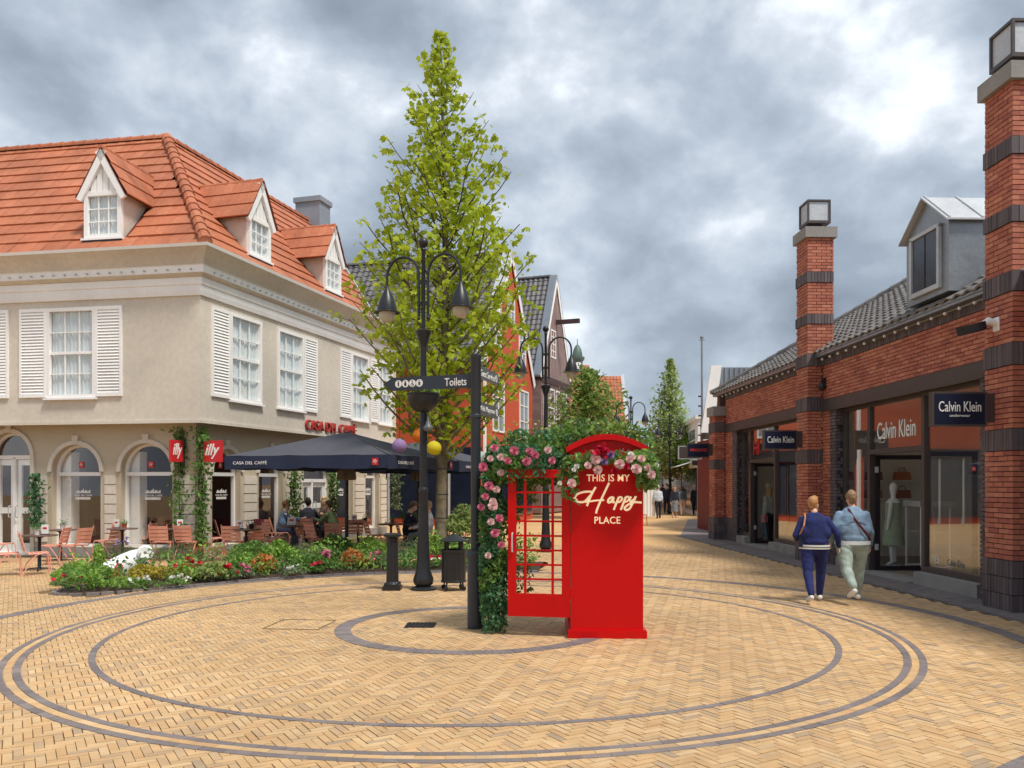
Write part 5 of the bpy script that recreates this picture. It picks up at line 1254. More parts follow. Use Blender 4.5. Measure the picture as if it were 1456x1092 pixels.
def fill():
    rnd = random.Random(77); P1, P2, P3 = [], [], []
    for i in range(6500):
        a = rnd.uniform(BED_A0 + .02, BED_A1 - .02); r = BED_IN + .12 + (BED_OUT - BED_IN - .2) * (rnd.random() if a < BED_A1 - .2 else .5 + (rnd.random() - .5) * max(.1, (BED_A1 - a) / .2)**.5)
        x, y = CC.x + r*math.cos(a), CC.y + r*math.sin(a)
        if 146 < 728 + F*x/y < 236 and r < BED_IN + 1.3: continue
        k = noise.noise(Vector((x*1.4, y*1.4, 3))); back = (r - BED_IN) / (BED_OUT - BED_IN)
        z = .08 + rnd.random() * (.16 + .34*back) * (1 + k)
        (P1 if k > .12 else P2 if k > -.2 else P3).append((x, y, z))
    leaves('ground_cover', P1, .085, MT['leaf_bright'], None, LEAF_OVAL, .3, 3); leaves('ground_cover', P2, .08, MT['leaf_green'], None, LEAF_OVAL, .3, 4); leaves('ground_cover', P3, .075, MT['leaf_grey'], None, LEAF_LONG, .2, 5)
fill()
# ivy on the cafe corner, wall plants
def ivy(label, c, w, d, z0, z1, n, lm='leaf_green', seed=1, group='climbing plants on the cafe front'):
    t = thing('climbing_ivy', label, 'climbing plant', (c[0], c[1], 0), 0, group); rnd = random.Random(seed); P = []
    for i in range(n):
        z = rnd.uniform(z0, z1); k = .7 + .5*noise.noise(Vector((seed*3, 0, z*1.7)))
        P.append((rnd.gauss(0, w*.42*k), rnd.gauss(0, d*.4), z))
    leaves('leaves', P, .1, MT[lm], t, LEAF_OVAL, .1, seed)
    b = MB()
    for i in range(5): b.tube([(rnd.gauss(0, w*.25), 0, .02 if z0 < .5 else z0), (rnd.gauss(0, w*.2), 0, (z0+z1)/2), (rnd.gauss(0, w*.2), 0, z1-.1)], .012, 5)
    b.build('stems', MT['twig'], t, kind='stuff'); return t
q = at(257, 690, 20.0); ivy('green ivy column on the cafe corner behind the left square red sign', (q.x, q.y), .4, .2, .3, 3.15, 900, seed=3)
q = at(287, 690, 19.75); ivy('narrower ivy column on the cafe corner next to the parasol', (q.x, q.y), .34, .2, .3, 3.15, 800, seed=4)
q = at(51, 700, 20.4); ivy('trailing wall plant beside the arched white doors', (q.x, q.y), .3, .14, .75, 2.05, 420, 'leaf_dark', 5)
q = at(419, 690, 23.2); ivy('trailing plant on the pier left of the glazed street door', (q.x, q.y), .3, .14, .9, 2.2, 380, 'leaf_green', 6)
q = at(473, 690, 25.0); ivy('trailing plant on the pier right of the glazed street door', (q.x, q.y), .3, .14, .9, 2.2, 380, 'leaf_green', 7)
q = at(563, 700, 29.0); ivy('brownish trailing plant at the street end of the cafe front', (q.x, q.y), .34, .14, .9, 2.2, 380, 'leaf_grey', 8)
# ================================================================ STREET FURNITURE
MT['sign_grey'] = mat('sign_grey', lin(96, 100, 102), .45, .1, var=.05)
def lamp_post():
    """built once at full size; copied for the others"""
    t = thing('street_lamp', 'nearest black twin-arm street lamp with flower bowl standing between bollard and bin', 'street lamp', (0, 0, 0), 0, 'twin-arm street lamps')
    MB().lathe([(.22, 0), (.22, .03), (.19, .045), (.12, .07), (.16, .1), (.175, .16), (.17, .2), (.125, .32), (.11, .55), (.095, .9), (.085, 1.3), (.075, 1.62), (.085, 1.66), (.085, 1.7), (.068, 1.74)], 20).build('base', MT['black'], t, smooth=True)
    MB().lathe([(.066, 1.72), (.062, 3.0), (.05, 4.1), (.055, 4.16), (.13, 4.36), (.135, 4.40), (.06, 4.43)], 16).build('pole', MT['black'], t, smooth=True)
    MB().lathe([(.035, 4.4), (.032, 5.75), (.05, 5.78), (.035, 5.81), (.03, 5.83)], 12).ball((0, 0, 5.9), .085, 14, 10).build('finial', MT['black'], t, smooth=True)
    for s in (-1, 1):
        pts = [(s*.085, 0, 4.62), (s*.085, 0, 5.35)]
        for i in range(1, 15):
            a = math.pi - math.pi * i / 14; pts.append((s*(.38 + .295*math.cos(a)), 0, 5.35 + .33*math.sin(a)))
        pts += [(s*.675, 0, 5.17)]
        a = MB().tube(pts, .024, 8).box(min(0, s*.1), max(0, s*.1), -.02, .02, 5.2, 5.26).box(min(0, s*.1), max(0, s*.1), -.02, .02, 4.84, 4.9).ball((s*.085, 0, 4.62), .032, 8, 6).build('arm', MT['black'], t, smooth=True)
        x = s*.675
        lp = MB().lathe([(.03, 5.2), (.045, 5.14), (.088, 5.06), (.135, 4.95), (.168, 4.82), (.17, 4.78), (.225, 4.755), (.225, 4.745), (.15, 4.75)], 20, (x, 0, 0)).build('lamp_shade', MT['black'], t, smooth=True)
        MB().lathe([(.145, 4.752), (.14, 4.7), (.118, 4.63), (.07, 4.59), (.0, 4.58)], 16, (x, 0, 0)).build('lamp_glass', MT['lamp_glass'], lp, smooth=True)
    return t
MT['lamp_glass'] = mat('lamp_glass', lin(186, 182, 168), .25, var=.04, spec=.6)
LAMP = lamp_post(); index_kids()
lamps = [((598-728)/F*14.15, 14.15, math.radians(-17), None),
         ((776-728)/F*22.0, 22.0, math.radians(-5), 'second black street lamp in front of the plum boarded house'),
         ((897-728)/F*39.5, 39.5, 0, 'third street lamp in front of the far orange roof verge'),
         ((943.5-728)/F*52.0, 50.0, 0, 'furthest street lamp against the columnar tree')]
LX = (602-728)/F*14.12
for i, (x, y, rz, lb) in enumerate(lamps):
    if i == 0: LAMP.location = (LX, 14.12, 0); LAMP.rotation_euler = (0, 0, rz)
    else:
        c = copy_tree(LAMP); c.location = (x, y, 0); c.rotation_euler = (0, 0, rz); c['label'] = lb
def flower_bowl():
    t = thing('flower_bowl', 'dark half-round flower bowl ringed on the nearest lamp post under the toilet sign', 'planter', (LX, 14.12, 3.02))
    MB().lathe([(.09, 0), (.16, .03), (.23, .1), (.265, .2), (.275, .29), (.29, .30), (.29, .315), (.25, .315), (.24, .25), (.07, .25)], 22, cap=False).build('bowl', MT['black'], t, smooth=True)
    rnd = random.Random(4)
    leaves('foliage', [(math.cos(a)*u, math.sin(a)*u, .3 + rnd.random()*.1) for a, u in ((rnd.uniform(0, 6.28), rnd.uniform(.08, .27)) for _ in range(190))], .08, MT['leaf_bright'], t, LEAF_OVAL, .4, 6)
    for k, (x, y, m) in enumerate(((-.2, -.12, 'petal_red'), (-.1, -.2, 'petal_red'), (-.02, -.24, 'petal_pink'), (-.24, -.02, 'petal_red'), (.1, -.22, 'petal_violet'))):
        leaves('blossom', [(x + rnd.gauss(0, .03), y + rnd.gauss(0, .03), .4 + rnd.gauss(0, .03)) for _ in range(14)], .06, MT[m], t, PETAL, .5, 60 + k, kind=None)
flower_bowl()
t = thing('speaker_bell', 'small grey bell-shaped loudspeaker fixed below the flower bowl', 'loudspeaker', (LX + .09, 14.02, 2.72))
MB().lathe([(.015, .22), (.02, .16), (.04, .12), (.045, .08), (.075, .05), (.08, .0), (.06, -.03), (.0, -.035)], 14).build('horn', MT['sign_grey'], t, smooth=True)
MB().tube([(0, 0, .2), (0, .02, .3), (-.05, .06, .32)], .01, 6).build('bracket', MT['black'], t)
def bollard():
    p = gp(558, 838.5); t = thing('bollard', 'black fluted cast iron bollard with square foot left of the lamp post', 'bollard', (p.x, p.y, 0))
    MB().box(-.15, .15, -.15, .15, 0, .07).box(-.13, .13, -.13, .13, .07, .1).build('foot', MT['black'], t)
    b = MB(); n = 32; vs = []
    for z, r in ((.1, .125), (.14, .105), (.84, .09), (.86, .1), (.88, .095)):
        for j in range(n): a = 2*math.pi*j/n; rr = r*(1 - (.08 if j % 4 == 0 and .13 < z < .85 else 0)); vs.append((rr*math.cos(a), rr*math.sin(a), z))
    b.add(vs, [(i*n+j, i*n+(j+1)%n, (i+1)*n+(j+1)%n, (i+1)*n+j) for i in range(4) for j in range(n)] + [tuple(4*n+j for j in range(n))]).build('shaft', MT['black'], t)
    MB().lathe([(.1, .88), (.155, .91), (.16, .94), (.12, .96), (.05, .965)], 20).build('cap', MT['black'], t, smooth=True)
    for sx, sy in ((-.1, -.1), (.1, -.1), (-.1, .1), (.1, .1)): MB().lathe([(.018, 0), (.018, .025)], 8, (sx*1.1, sy*1.1, .1)).build('bolt', MT['black'], t)
bollard()
def bin_():
    p = gp(645, 839); t = thing('litter_bin', 'round black litter bin with pointed lid on small castors behind the signpost', 'litter bin', (p.x, p.y, 0), .4)
    n = 36; b = MB(); vs = []
    for z in (.15, .68):
        for j in range(n): a = 2*math.pi*j/n; r = .205 - (.008 if j % 3 == 0 else 0); vs.append((r*math.cos(a), r*math.sin(a), z))
    b.add(vs, [(j, (j+1)%n, n+(j+1)%n, n+j) for j in range(n)] + [tuple(range(n))]).build('drum', MT['black'], t)
    MB().lathe([(.21, .64), (.215, .66), (.215, .69), (.19, .69), (.19, .5)], 24, cap=False).lathe([(.19, .5), (0, .5)], 24, cap=False).build('rim', MT['black'], t)
    MB().lathe([(.215, .14), (.215, .17), (.2, .18), (.2, .14)], 24).build('base_ring', MT['black'], t)
    MB().lathe([(.0, .96), (.05, .945), (.23, .845), (.23, .83), (.18, .84)], 24).build('lid', MT['black'], t)
    for i in range(4):
        a = math.pi/2*i + .6; x, y = .17*math.cos(a), .17*math.sin(a)
        MB().box(x-.02, x+.02, y-.02, y+.02, .62, .86).build('lid_post', MT['black'], t)
        c = MB().tube([(x, y, .16), (x*1.15, y*1.15, .12), (x*1.2, y*1.2, .06)], .015, 6).build('castor_arm', MT['black'], t)
        MB().lathe([(.04, -.015), (.042, 0), (.04, .015)], 12, T=frame((x*1.25, y*1.25, .042), (math.cos(a), math.sin(a), 0), UZ, (math.sin(a), -math.cos(a), 0))).build('wheel', MT['black'], c)
bin_()
def signpost():
    p = gp(676.5, 893); X, Y = p.x, p.y
    t = thing('signpost', 'tall anthracite fingerpost with white lettered arms beside the flower arch', 'signpost', (X, Y, 0))
    m = MT['navy_metal']
    MB().lathe([(.105, 0), (.105, .88), (.095, .885)], 24).build('sleeve', m, t, smooth=True)
    MB().lathe([(.118, .88), (.122, .9), (.122, .94), (.112, .96), (.118, .98), (.06, .985)], 24).build('collar', m, t, smooth=True)
    MB().lathe([(.062, .95), (.062, 2.77), (.066, 2.78), (.066, 3.36), (.072, 3.37), (.072, 3.41), (.0, 3.42)], 20).build('pole', m, t, smooth=True)
    MB().lathe([(.070, 2.62), (.074, 2.63), (.074, 2.66), (.070, 2.67)], 20, cap=False).build('ring', m, t)
    def arm(d, L, z0, z1, words, icons, flip, pre=.06, mm=m):
        d = Vector((d[0], d[1], 0)).normalized(); n = UZ.cross(d); zc = (z0+z1)/2; h = z1-z0
        if n.y > 0: n = -n
        xr = UZ.cross(n); xr = Vector((xr.x, xr.y, 0)).normalized()        # reading direction
        sg = 1 if xr.dot(d) > 0 else -1
        M = frame((0, 0, zc), xr, UZ, xr.cross(UZ)); 
        poly = [(sg*pre, -h/2, -.012), (sg*(L-.13), -h/2, -.012), (sg*L, 0, -.012), (sg*(L-.13), h/2, -.012), (sg*pre, h/2, -.012)]
        a = MB().prism([M @ Vector(q) for q in poly], M.to_3x3() @ Vector((0, 0, .024))).build('arm', mm, t)
        MB().box(min(sg*.05, sg*.1), max(sg*.05, sg*.1), -h/2-.015, h/2+.015, -.02, .02, T=M).build('clamp', m, a)
        for w, x, ww, hh in words: text(w, MT['letter_white'], a, M @ Matrix.Translation((sg*x, -.005, .014)), width=ww, height=hh, depth=.003, bold=.008)
        for k, x in enumerate(icons):
            MB().lathe([(0, 0), (.048, 0), (.048, .003), (0, .003)], 20, T=M @ Matrix.Translation((sg*x, 0, .013))).build('icon_disc', MT['letter_white'], a)
            g = MB(); T2 = M @ Matrix.Translation((sg*x, 0, .017))
            g.lathe([(0, 0), (.009, 0), (.009, .001), (0, .001)], 10, T=T2 @ Matrix.Translation((0, .028, 0)))
            if k in (0, 1): g.add([T2 @ Vector(q) for q in ((-.012, .016, 0), (.012, .016, 0), (.018 if k else .01, -.012, 0), (.008, -.034, 0), (-.008, -.034, 0), (-.018 if k else -.01, -.012, 0))], [(0, 1, 2, 3, 4, 5)])
            elif k == 2: g.add([T2 @ Vector(q) for q in ((-.006, .016, 0), (.004, .016, 0), (.006, -.006, 0), (.02, -.008, 0), (.026, -.03, 0), (.018, -.03, 0), (.014, -.014, 0), (-.004, -.014, 0))], [tuple(range(8))]).lathe([(.014, 0), (.019, 0), (.019, .001), (.014, .001)], 14, T=T2 @ Matrix.Translation((-.003, -.02, 0)), cap=False)
            else: g.add([T2 @ Vector(q) for q in ((-.02, .012, 0), (.02, .012, 0), (.012, -.008, 0), (.016, -.03, 0), (.004, -.03, 0), (0, -.014, 0), (-.004, -.03, 0), (-.016, -.03, 0), (-.012, -.008, 0))], [tuple(range(9))])
            g.build('pictogram', m, a)
    arm((-1.2, .44), 1.30, 3.005, 3.175, [('Toilets', .27, .3, .1)], [1.075, .975, .875, .775], -1)
    arm((.26, 1.0), 1.10, 3.14, 3.30, [('Guest Services', .5, .66, .085)], [.9], 1, mm=MT['sign_grey'])
    arm((.27, 1.0), 1.05, 2.68, 2.84, [('Kids Playzone', .48, .62, .085)], [.9], 1, mm=MT['sign_grey'])
signpost()

# ---------------------------------------------------------------- red phone box with its flower arch
BX, BY = (811.5-728)/F*9.72, 9.72         # front left corner of the body
BWID, BDEP = .845, .86
def phone_box():
    t = thing('phone_box', 'bright red telephone box with cream lettering and its door swung open', 'phone box', (BX, BY, 0), math.radians(-1.5))
    m = MT['red_paint']; w, d = BWID, BDEP
    MB().box(-.035, w+.04, -.05, d+.05, 0, .085).box(-.02, w+.025, -.035, d+.035, .085, .1).build('plinth', m, t)
    zt = 2.02
    MB().box(0, w, 0, .05, .1, zt).build('front_panel', m, t)
    # the other sides: glazed frames like the door (left side is the doorway)
    def glazed(name, M, W_, z0, z1, parent, st=.09, bot=.33, glass=False, cols=(.09, .64)):
        f = MB()
        f.box(0, st, 0, .045, z0, z1, T=M).box(W_-st, W_, 0, .045, z0, z1, T=M).box(st, W_-st, 0, .045, z0, z0+bot-.06, T=M).box(st, W_-st, 0, .045, z1-.1, z1, T=M)
        o = f.build(name, m, parent)
        iw = W_ - 2*st; x1, x2 = st + iw*.2, st + iw*.8; zb, zt_ = z0+bot-.06, z1-.1
        for x in (x1, x2): MB().box(x-.014, x+.014, .008, .037, zb, zt_, T=M).build('glazing_bar', m, o)
        for j in range(1, 8): z = zb + (zt_-zb)*j/8; MB().box(st, W_-st, .011, .034, z-.011, z+.011, T=M).build('glazing_bar', m, o)
        return o
    glazed('side_frame', frame((w, .05, 0), (0, 1, 0), (-1, 0, 0), UZ), d-.05, .1, zt, t)
    glazed('back_frame', frame((w, d, 0), (-1, 0, 0), (0, -1, 0), UZ), w, .1, zt, t)
    MB().box(0, .05, .05, .12, .1, zt).box(0, .05, d-.09, d, .1, zt).box(0, .05, .12, d-.09, zt-.12, zt).build('door_frame', m, t)
    # open door leaf hinged on the front left corner
    a = math.radians(180-9); xd = Vector((math.cos(a), math.sin(a), 0)); Md = frame((-.005, .03, 0), xd, UZ.cross(xd), UZ)
    dl = glazed('door', Md, .735, .235, zt-.05, t, .095, .33)
    MB().tube([Md @ Vector(q) for q in ((.68, .045, 1.0), (.68, .075, 1.0), (.68, .08, 1.06), (.68, .08, 1.2), (.68, .045, 1.22))], .01, 6).build('handle', MT['zinc_pale'], dl)
    for z in (.45, 1.1, 1.8): MB().lathe([(.014, z), (.014, z+.12)], 8, (-.012, .012, 0)).build('hinge', m, t)
    # cornice and segmental pediment on every side
    MB().box(-.03, w+.03, -.03, d+.03, zt, zt+.06).build('cornice', m, t)
    rise = .15; zp = zt+.20; K = 14
    arc = lambda ex, up, zb: [(-ex + (w+2*ex)*i/K, zb + up*math.sin(math.pi*i/K)**.9*1.0) for i in range(K+1)]
    top = arc(.045, rise, zp)
    body = [(-.01, zt+.06), (w+.01, zt+.06)] + [(x, z-.02) for x, z in reversed(arc(.01, rise, zp))]
    MB().prism([(x, .0, z) for x, z in body], (0, d, 0)).build('pediment', m, t)
    rim = MB(); vs = []
    for i, (x, z) in enumerate(top):
        nx = (x-w/2)*.28
        for y in (-.045, d+.045): vs += [(x, y, z-.055), (x+nx*.06, y, z+.012)]
    fs = []
    for i in range(K):
        o, q = 4*i, 4*(i+1)
        fs += [(o, q, q+1, o+1), (o+2, o+3, q+3, q+2), (o+1, q+1, q+3, o+3), (o, o+2, q+2, q)]
    fs += [(0, 1, 3, 2), (4*K, 4*K+2, 4*K+3, 4*K+1)]
    rim.add(vs, fs).build('roof_rim', m, t)
    # raised cream writing
    Mt = lambda px, py: frame(((px-728)*(BY-.02)/F - BX, -.022, CAMH-(py-HZ)*(BY-.02)/F), (1, 0, 0), UZ, (0, -1, 0))
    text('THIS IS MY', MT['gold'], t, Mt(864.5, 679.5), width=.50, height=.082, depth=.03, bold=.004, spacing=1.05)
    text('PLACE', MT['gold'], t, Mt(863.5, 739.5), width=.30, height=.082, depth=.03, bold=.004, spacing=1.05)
    def stroke(pts, r=.0125, name='script_letter'):
        P = [Vector(((x-728)*(BY-.02)/F - BX, -.02, CAMH-(y-HZ)*(BY-.02)/F)) for x, y in pts]
        # catmull-rom
        Q = []; n = len(P)
        for i in range(n-1):
            a0, a1, a2, a3 = P[max(0, i-1)], P[i], P[i+1], P[min(n-1, i+2)]
            for s in range(5):
                u = s/5; Q.append(.5*((2*a1) + (a2-a0)*u + (2*a0-5*a1+4*a2-a3)*u*u + (3*a1-a0-3*a2+a3)*u**3))
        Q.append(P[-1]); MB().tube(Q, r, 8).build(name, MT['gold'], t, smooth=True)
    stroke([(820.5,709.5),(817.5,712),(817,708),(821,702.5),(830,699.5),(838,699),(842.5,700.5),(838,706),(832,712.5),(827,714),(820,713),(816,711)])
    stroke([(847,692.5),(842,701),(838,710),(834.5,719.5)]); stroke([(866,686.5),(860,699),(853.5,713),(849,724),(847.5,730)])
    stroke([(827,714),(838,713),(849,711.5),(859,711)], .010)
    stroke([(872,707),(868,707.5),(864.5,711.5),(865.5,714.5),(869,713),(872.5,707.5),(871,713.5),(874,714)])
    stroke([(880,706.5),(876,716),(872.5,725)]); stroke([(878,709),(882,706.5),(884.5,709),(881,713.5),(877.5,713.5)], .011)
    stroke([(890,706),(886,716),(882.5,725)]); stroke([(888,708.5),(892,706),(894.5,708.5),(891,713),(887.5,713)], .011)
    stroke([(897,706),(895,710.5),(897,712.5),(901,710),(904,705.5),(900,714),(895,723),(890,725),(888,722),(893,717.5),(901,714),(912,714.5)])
phone_box()
def rose(parent, p, nrm, r, m):
    rs_ = lambda v: R.uniform(.93, 1.07)*v; nrm = Vector(nrm).normalized(); q = nrm.to_track_quat('Z', 'Y').to_matrix(); b = MB()
    for ring_, (k, rr, zz, tl) in enumerate(((8, .75, -.05, .15), (7, .6, .06, .5), (6, .42, .16, .85), (5, .22, .2, 1.15), (3, .08, .24, 1.35))):
        for j in range(k):
            a = 2*math.pi*(j + .5*ring_)/k; c = Vector((math.cos(a), math.sin(a), 0)); s = Vector((-math.sin(a), math.cos(a), 0))
            up = Vector((0, 0, 1)); dr = (c*math.cos(tl) + up*math.sin(tl))
            o = c*rr*.35*r + up*zz*r
            w_ = .36 - .05*ring_; h_ = .62 - .06*ring_; vs = [o - s*w_*.6*r, o + s*w_*.6*r, o + dr*h_*.5*r + s*w_*r, o + dr*h_*.85*r + s*w_*.7*r + up*.03*r, o + dr*h_*r + up*.06*r, o + dr*h_*.85*r - s*w_*.7*r + up*.03*r, o + dr*h_*.5*r - s*w_*r]
            b.add([Vector(p) + q @ (v*rs_(1)) for v in vs], [(0, 1, 2, 6), (2, 3, 4, 5, 6)])
    b.ball(Vector(p) + q @ Vector((0, 0, .2*r)), .16*r, 7, 5)
    return b.build('rose', m, parent)
def garland():
    t = thing('flower_arch', 'leafy green flower arch with pink and white roses wrapped round the red phone box', 'flower arch')
    rnd = random.Random(9); P, PB, OUT = [], [], []
    def blob(px0, px1, py0, py1, Y0, Y1, n, lst, seed, ex=2.5):
        """foliage filling a rounded block between two depths"""
        for _ in range(n):
            u, v, w = rnd.uniform(-1, 1), rnd.uniform(-1, 1), rnd.uniform(-1, 1)
            if abs(u)**ex + abs(v)**ex + abs(w)**ex > 1: continue
            Y = (Y0+Y1)/2 + w*(Y1-Y0)/2; Ym = (Y0+Y1)/2
            c = at((px0+px1)/2 + u*(px1-px0)/2, (py0+py1)/2 + v*(py1-py0)/2, Ym); c.y = Y
            k = noise.noise(Vector((c.x*3.2, c.y*3.2, c.z*3.2)))
            if k < -.28: continue
            lst.append(tuple(c + Vector((0, 0, .05*k))))
    blob(681, 724, 628, 935, 9.85, 10.4, 10500, P, 1)           # post of leaves left of the door
    blob(684, 812, 632, 692, 9.7, 10.4, 5600, P, 2)          # over the door
    blob(766, 932, 590, 672, 10.2, 11.2, 10000, PB, 3, 1.7)          # mound behind and above the box
    blob(800, 934, 640, 694, 9.42, 9.7, 2200, PB, 4)
    blob(792, 846, 646, 716, 9.4, 9.7, 600, PB, 7)
    blob(888, 938, 640, 702, 9.38, 9.9, 1500, PB, 5)
    blob(700, 830, 610, 660, 10.1, 10.8, 2800, P, 6, 2)
    # keep the writing and the arch of the roof free
    def ok(p):
        if p[2] < .015: return False
        px = 728 + p[0]*F/p[1]; py = HZ - (p[2]-CAMH)*F/p[1]
        if p[1] < 9.72 and 822 < px < 905 and py > 668 - 8*math.sin((px-822)/83*math.pi): return False
        if p[1] < 9.72 and 812 < px < 915 and py < 644 - 8*abs(px-862)/50 and py < 652: return False
        if p[1] < 9.72 and 806 < px < 917 and py < 637: return False
        return True
    # keep the writing clear
    P = [p for p in P if ok(p)]; PB = [p for p in PB if ok(p)]
    nz = lambda p: noise.noise(Vector(p)*2.6) + .5*noise.noise(Vector(p)*7)
    leaves('ivy_leaves', [p for p in P if nz(p) < .12], .062, MT['leaf_dark'], t, LEAF_OVAL, .2, 11); leaves('ivy_leaves', [p for p in P if nz(p) >= .12], .07, MT['leaf_green'], t, LEAF_OVAL, .2, 17)
    h = len(PB)//3
    leaves('ivy_leaves', [p for i, p in enumerate(PB) if i % 3 and nz(p) < .1], .075, MT['leaf_green'], t, LEAF_OVAL, .3, 12); leaves('ivy_leaves', [p for i, p in enumerate(PB) if i % 3 and nz(p) >= .1], .085, MT['leaf_bright'], t, LEAF_OVAL, .3, 18); leaves('fern_leaves', [p for i, p in enumerate(PB) if i % 3 == 0], .085, MT['leaf_grey'], t, LEAF_LONG, .3, 13)
    sp = [at(rnd.uniform(690, 930), rnd.uniform(596, 646), 10.3 + rnd.uniform(-.4, .6)) for _ in range(240)]
    leaves('buds', [tuple(p) for p in sp if ok(p)], .035, MT['leaf_pale'], t, PETAL, .4, 14)
    # hanging trails inside the door opening
    for k, (px, y0, y1) in enumerate(((733, 690, 850), (742, 690, 730), (757, 684, 716), (775, 684, 706), (750, 800, 842))):
        pts = []; Y = 10.15
        for i in range(int((y1-y0)*1.7)): pts.append(tuple(at(px + rnd.gauss(0, 5), rnd.uniform(y0, y1), Y + rnd.gauss(0, .06))))
        leaves('trailing_leaves', pts, .055, MT['leaf_green'], t, LEAF_OVAL, .1, 20+k)
    b = MB()
    b.tube([(-.215, 10.15, 0), (-.21, 10.15, 1.0), (-.2, 10.15, 2.0), (.2, 10.1, 2.15), (.72, 10.6, 2.35), (1.5, 10.6, 2.3), (1.62, 9.75, 2.05)], .03, 8).build('arch_frame', MT['twig'], t)
    pk, bl, rd_, vi, wh = (MT['petal_' + s] for s in ('pink', 'blush', 'red', 'violet', 'white'))
    for px, py, Y, r, m in ((712,650,9.74,.05,bl),(722,655,9.72,.05,pk),(697,652,9.78,.045,bl),(690,706,9.82,.05,pk),(712,672,9.78,.05,bl),(698,742,9.82,.05,bl),(713,775,9.82,.05,pk),(694,790,9.82,.045,bl),(779,640,9.72,.05,bl),(785,655,9.7,.05,pk),(836,662,9.4,.05,bl),(912,652,9.4,.05,bl),(703,637,9.78,.055,pk),(731,641,9.74,.062,pk),(753,642,9.74,.055,pk),(761,647,9.72,.055,pk),(749,656,9.7,.065,pk),(687,664,9.8,.062,pk),(695,691,9.82,.062,pk),(706,696,9.82,.05,bl),
        (701,713,9.82,.05,bl),(701,719,9.80,.068,bl),(684,721,9.86,.05,pk),(710,737,9.82,.055,pk),(704,758,9.82,.06,pk),(847,653,9.40,.068,bl),(850,668,9.40,.06,bl),(881,660,9.4,.066,bl),(895,653,9.4,.05,bl),(899,650,9.42,.045,bl),
        (905,667,9.38,.068,bl),(926,675,9.38,.055,bl),(921,665,9.4,.05,bl),(813,687,9.4,.058,bl),(868,647,9.42,.055,vi),(859,656,9.40,.05,vi),(890,663,9.41,.05,rd_),(897,646,9.42,.04,wh),(820,663,9.43,.035,wh),(816,668,9.42,.03,wh),(874,670,9.42,.045,rd_),(796,687,9.45,.03,wh),(934,661,9.5,.03,wh)):
        rose(t, at(px, py, Y), (rnd.uniform(-.3, .3), -1, rnd.uniform(.0, .5)), r*1.08, m)
    pts = [tuple(at(855, 642, 9.42) + Vector((rnd.gauss(0, .045), rnd.gauss(0, .03), rnd.gauss(0, .035)))) for _ in range(90)]
    leaves('peony', pts, .05, rd_, t, PETAL, .3, 33, kind=None)
garland()
def lanterns():
    for px, py, r, c, lb, Y in ((568, 634, .165, (168, 140, 190), 'purple round paper lantern hanging by the lamp post', 18.0), (597, 620, .17, (244, 146, 40), 'orange round paper lantern hanging behind the lamp post', 18.4), (617, 637, .165, (226, 210, 46), 'yellow round paper lantern hanging left of the big trunk', 18.0), (681, 651, .16, (188, 200, 196), 'pale grey paper lantern behind the signpost', 17.6)):
        p = at(px, py, Y); t = thing('paper_lantern', lb, 'paper lantern', (p.x, p.y, p.z), 0, 'round paper lanterns on the big tree')
        m = mat('lantern_paper', lin(*c), .7, var=.05, trans=.35); pr = []
        for i in range(25): a = -math.pi/2 + math.pi*i/24; pr.append((max(.02, r*math.cos(a) - (.004 if i % 2 else 0)), r*math.sin(a)*.92))
        MB().lathe(pr, 20).build('shade', m, t, smooth=True)
        MB().lathe([(.03, r*.9), (.03, r*.97)], 10).build('cap', MT['zinc_pale'], t)
        L = max(.4, 3.7 - p.z)
        MB().tube([(0, 0, r*.9), (0, 0, L)], .005, 5).build('string', MT['black'], t)
    # the cord they hang from, tied between lamp post and trees
    t = thing('lantern_cord', 'thin dark cord carrying the paper lanterns under the big tree', 'cord')
    a, b = at(560, 560, 18.0), at(690, 560, 17.6); a.z = b.z = 3.72
    MB().tube([a, (a + b)/2 + Vector((0, .3, -.03)), b], .006, 5).build('line', MT['black'], t)
lanterns()
def cup():
    p = gp(186, 826); p = p * (1 + .35/p.length)
    t = thing('giant_cup', 'oversized white coffee cup lying tipped over among the bed plants', 'cup sculpture', (p.x - .05, p.y, .27), 0); t.scale = (.86,)*3
    ax = Vector((-.84, -.2, -.50)).normalized()      # towards the mouth
    q = ax.to_track_quat('Z', 'Y').to_matrix().to_4x4()
    MB().lathe([(.0, -.36), (.14, -.36), (.2, -.33), (.245, -.2), (.275, .0), (.29, .2), (.295, .4), (.28, .4), (.27, .2), (.25, 0), (.2, -.25), (0, -.3)], 28, T=q, cap=False).build('body', MT['white'], t, smooth=True)
    n = Vector((.35, -.93, .1)).normalized(); u = UZ.cross(n).normalized(); v = n.cross(u); c = Vector((.42, -.1, .27))
    b = MB(); vs = []; K = 24; prof = [(.035, -.05), (.13, -.06), (.17, -.03), (.17, .03), (.13, .06), (.035, .05)]
    for i in range(K):
        a = 2*math.pi*i/K
        for r, h in prof: vs.append(c + (u*math.cos(a) + v*math.sin(a))*r + n*h)
    k = len(prof); b.add(vs, [(i*k+j, ((i+1)%K)*k+j, ((i+1)%K)*k+(j+1)%k, i*k+(j+1)%k) for i in range(K) for j in range(k)]).build('handle', MT['white'], t, smooth=True)
    # small red emblem on the side that faces the square
    mid = ax*.12; nn = Vector((.22, -.95, .22)); nn = (nn - ax*nn.dot(ax)).normalized(); xx = ax.cross(nn).normalized()
    Me = frame(mid + nn*.292, (-ax + xx*.6).normalized(), nn.cross((-ax + xx*.6).normalized()), nn)
    e = MB().box(-.065, .065, -.065, .065, -.012, .008, T=Me).build('emblem', MT['signred'], t)
    text('illy', MT['letter_white'], e, Me @ Matrix.Translation((0, 0, .01)), width=.09, height=.075, depth=.002, shear=.3)
cup()
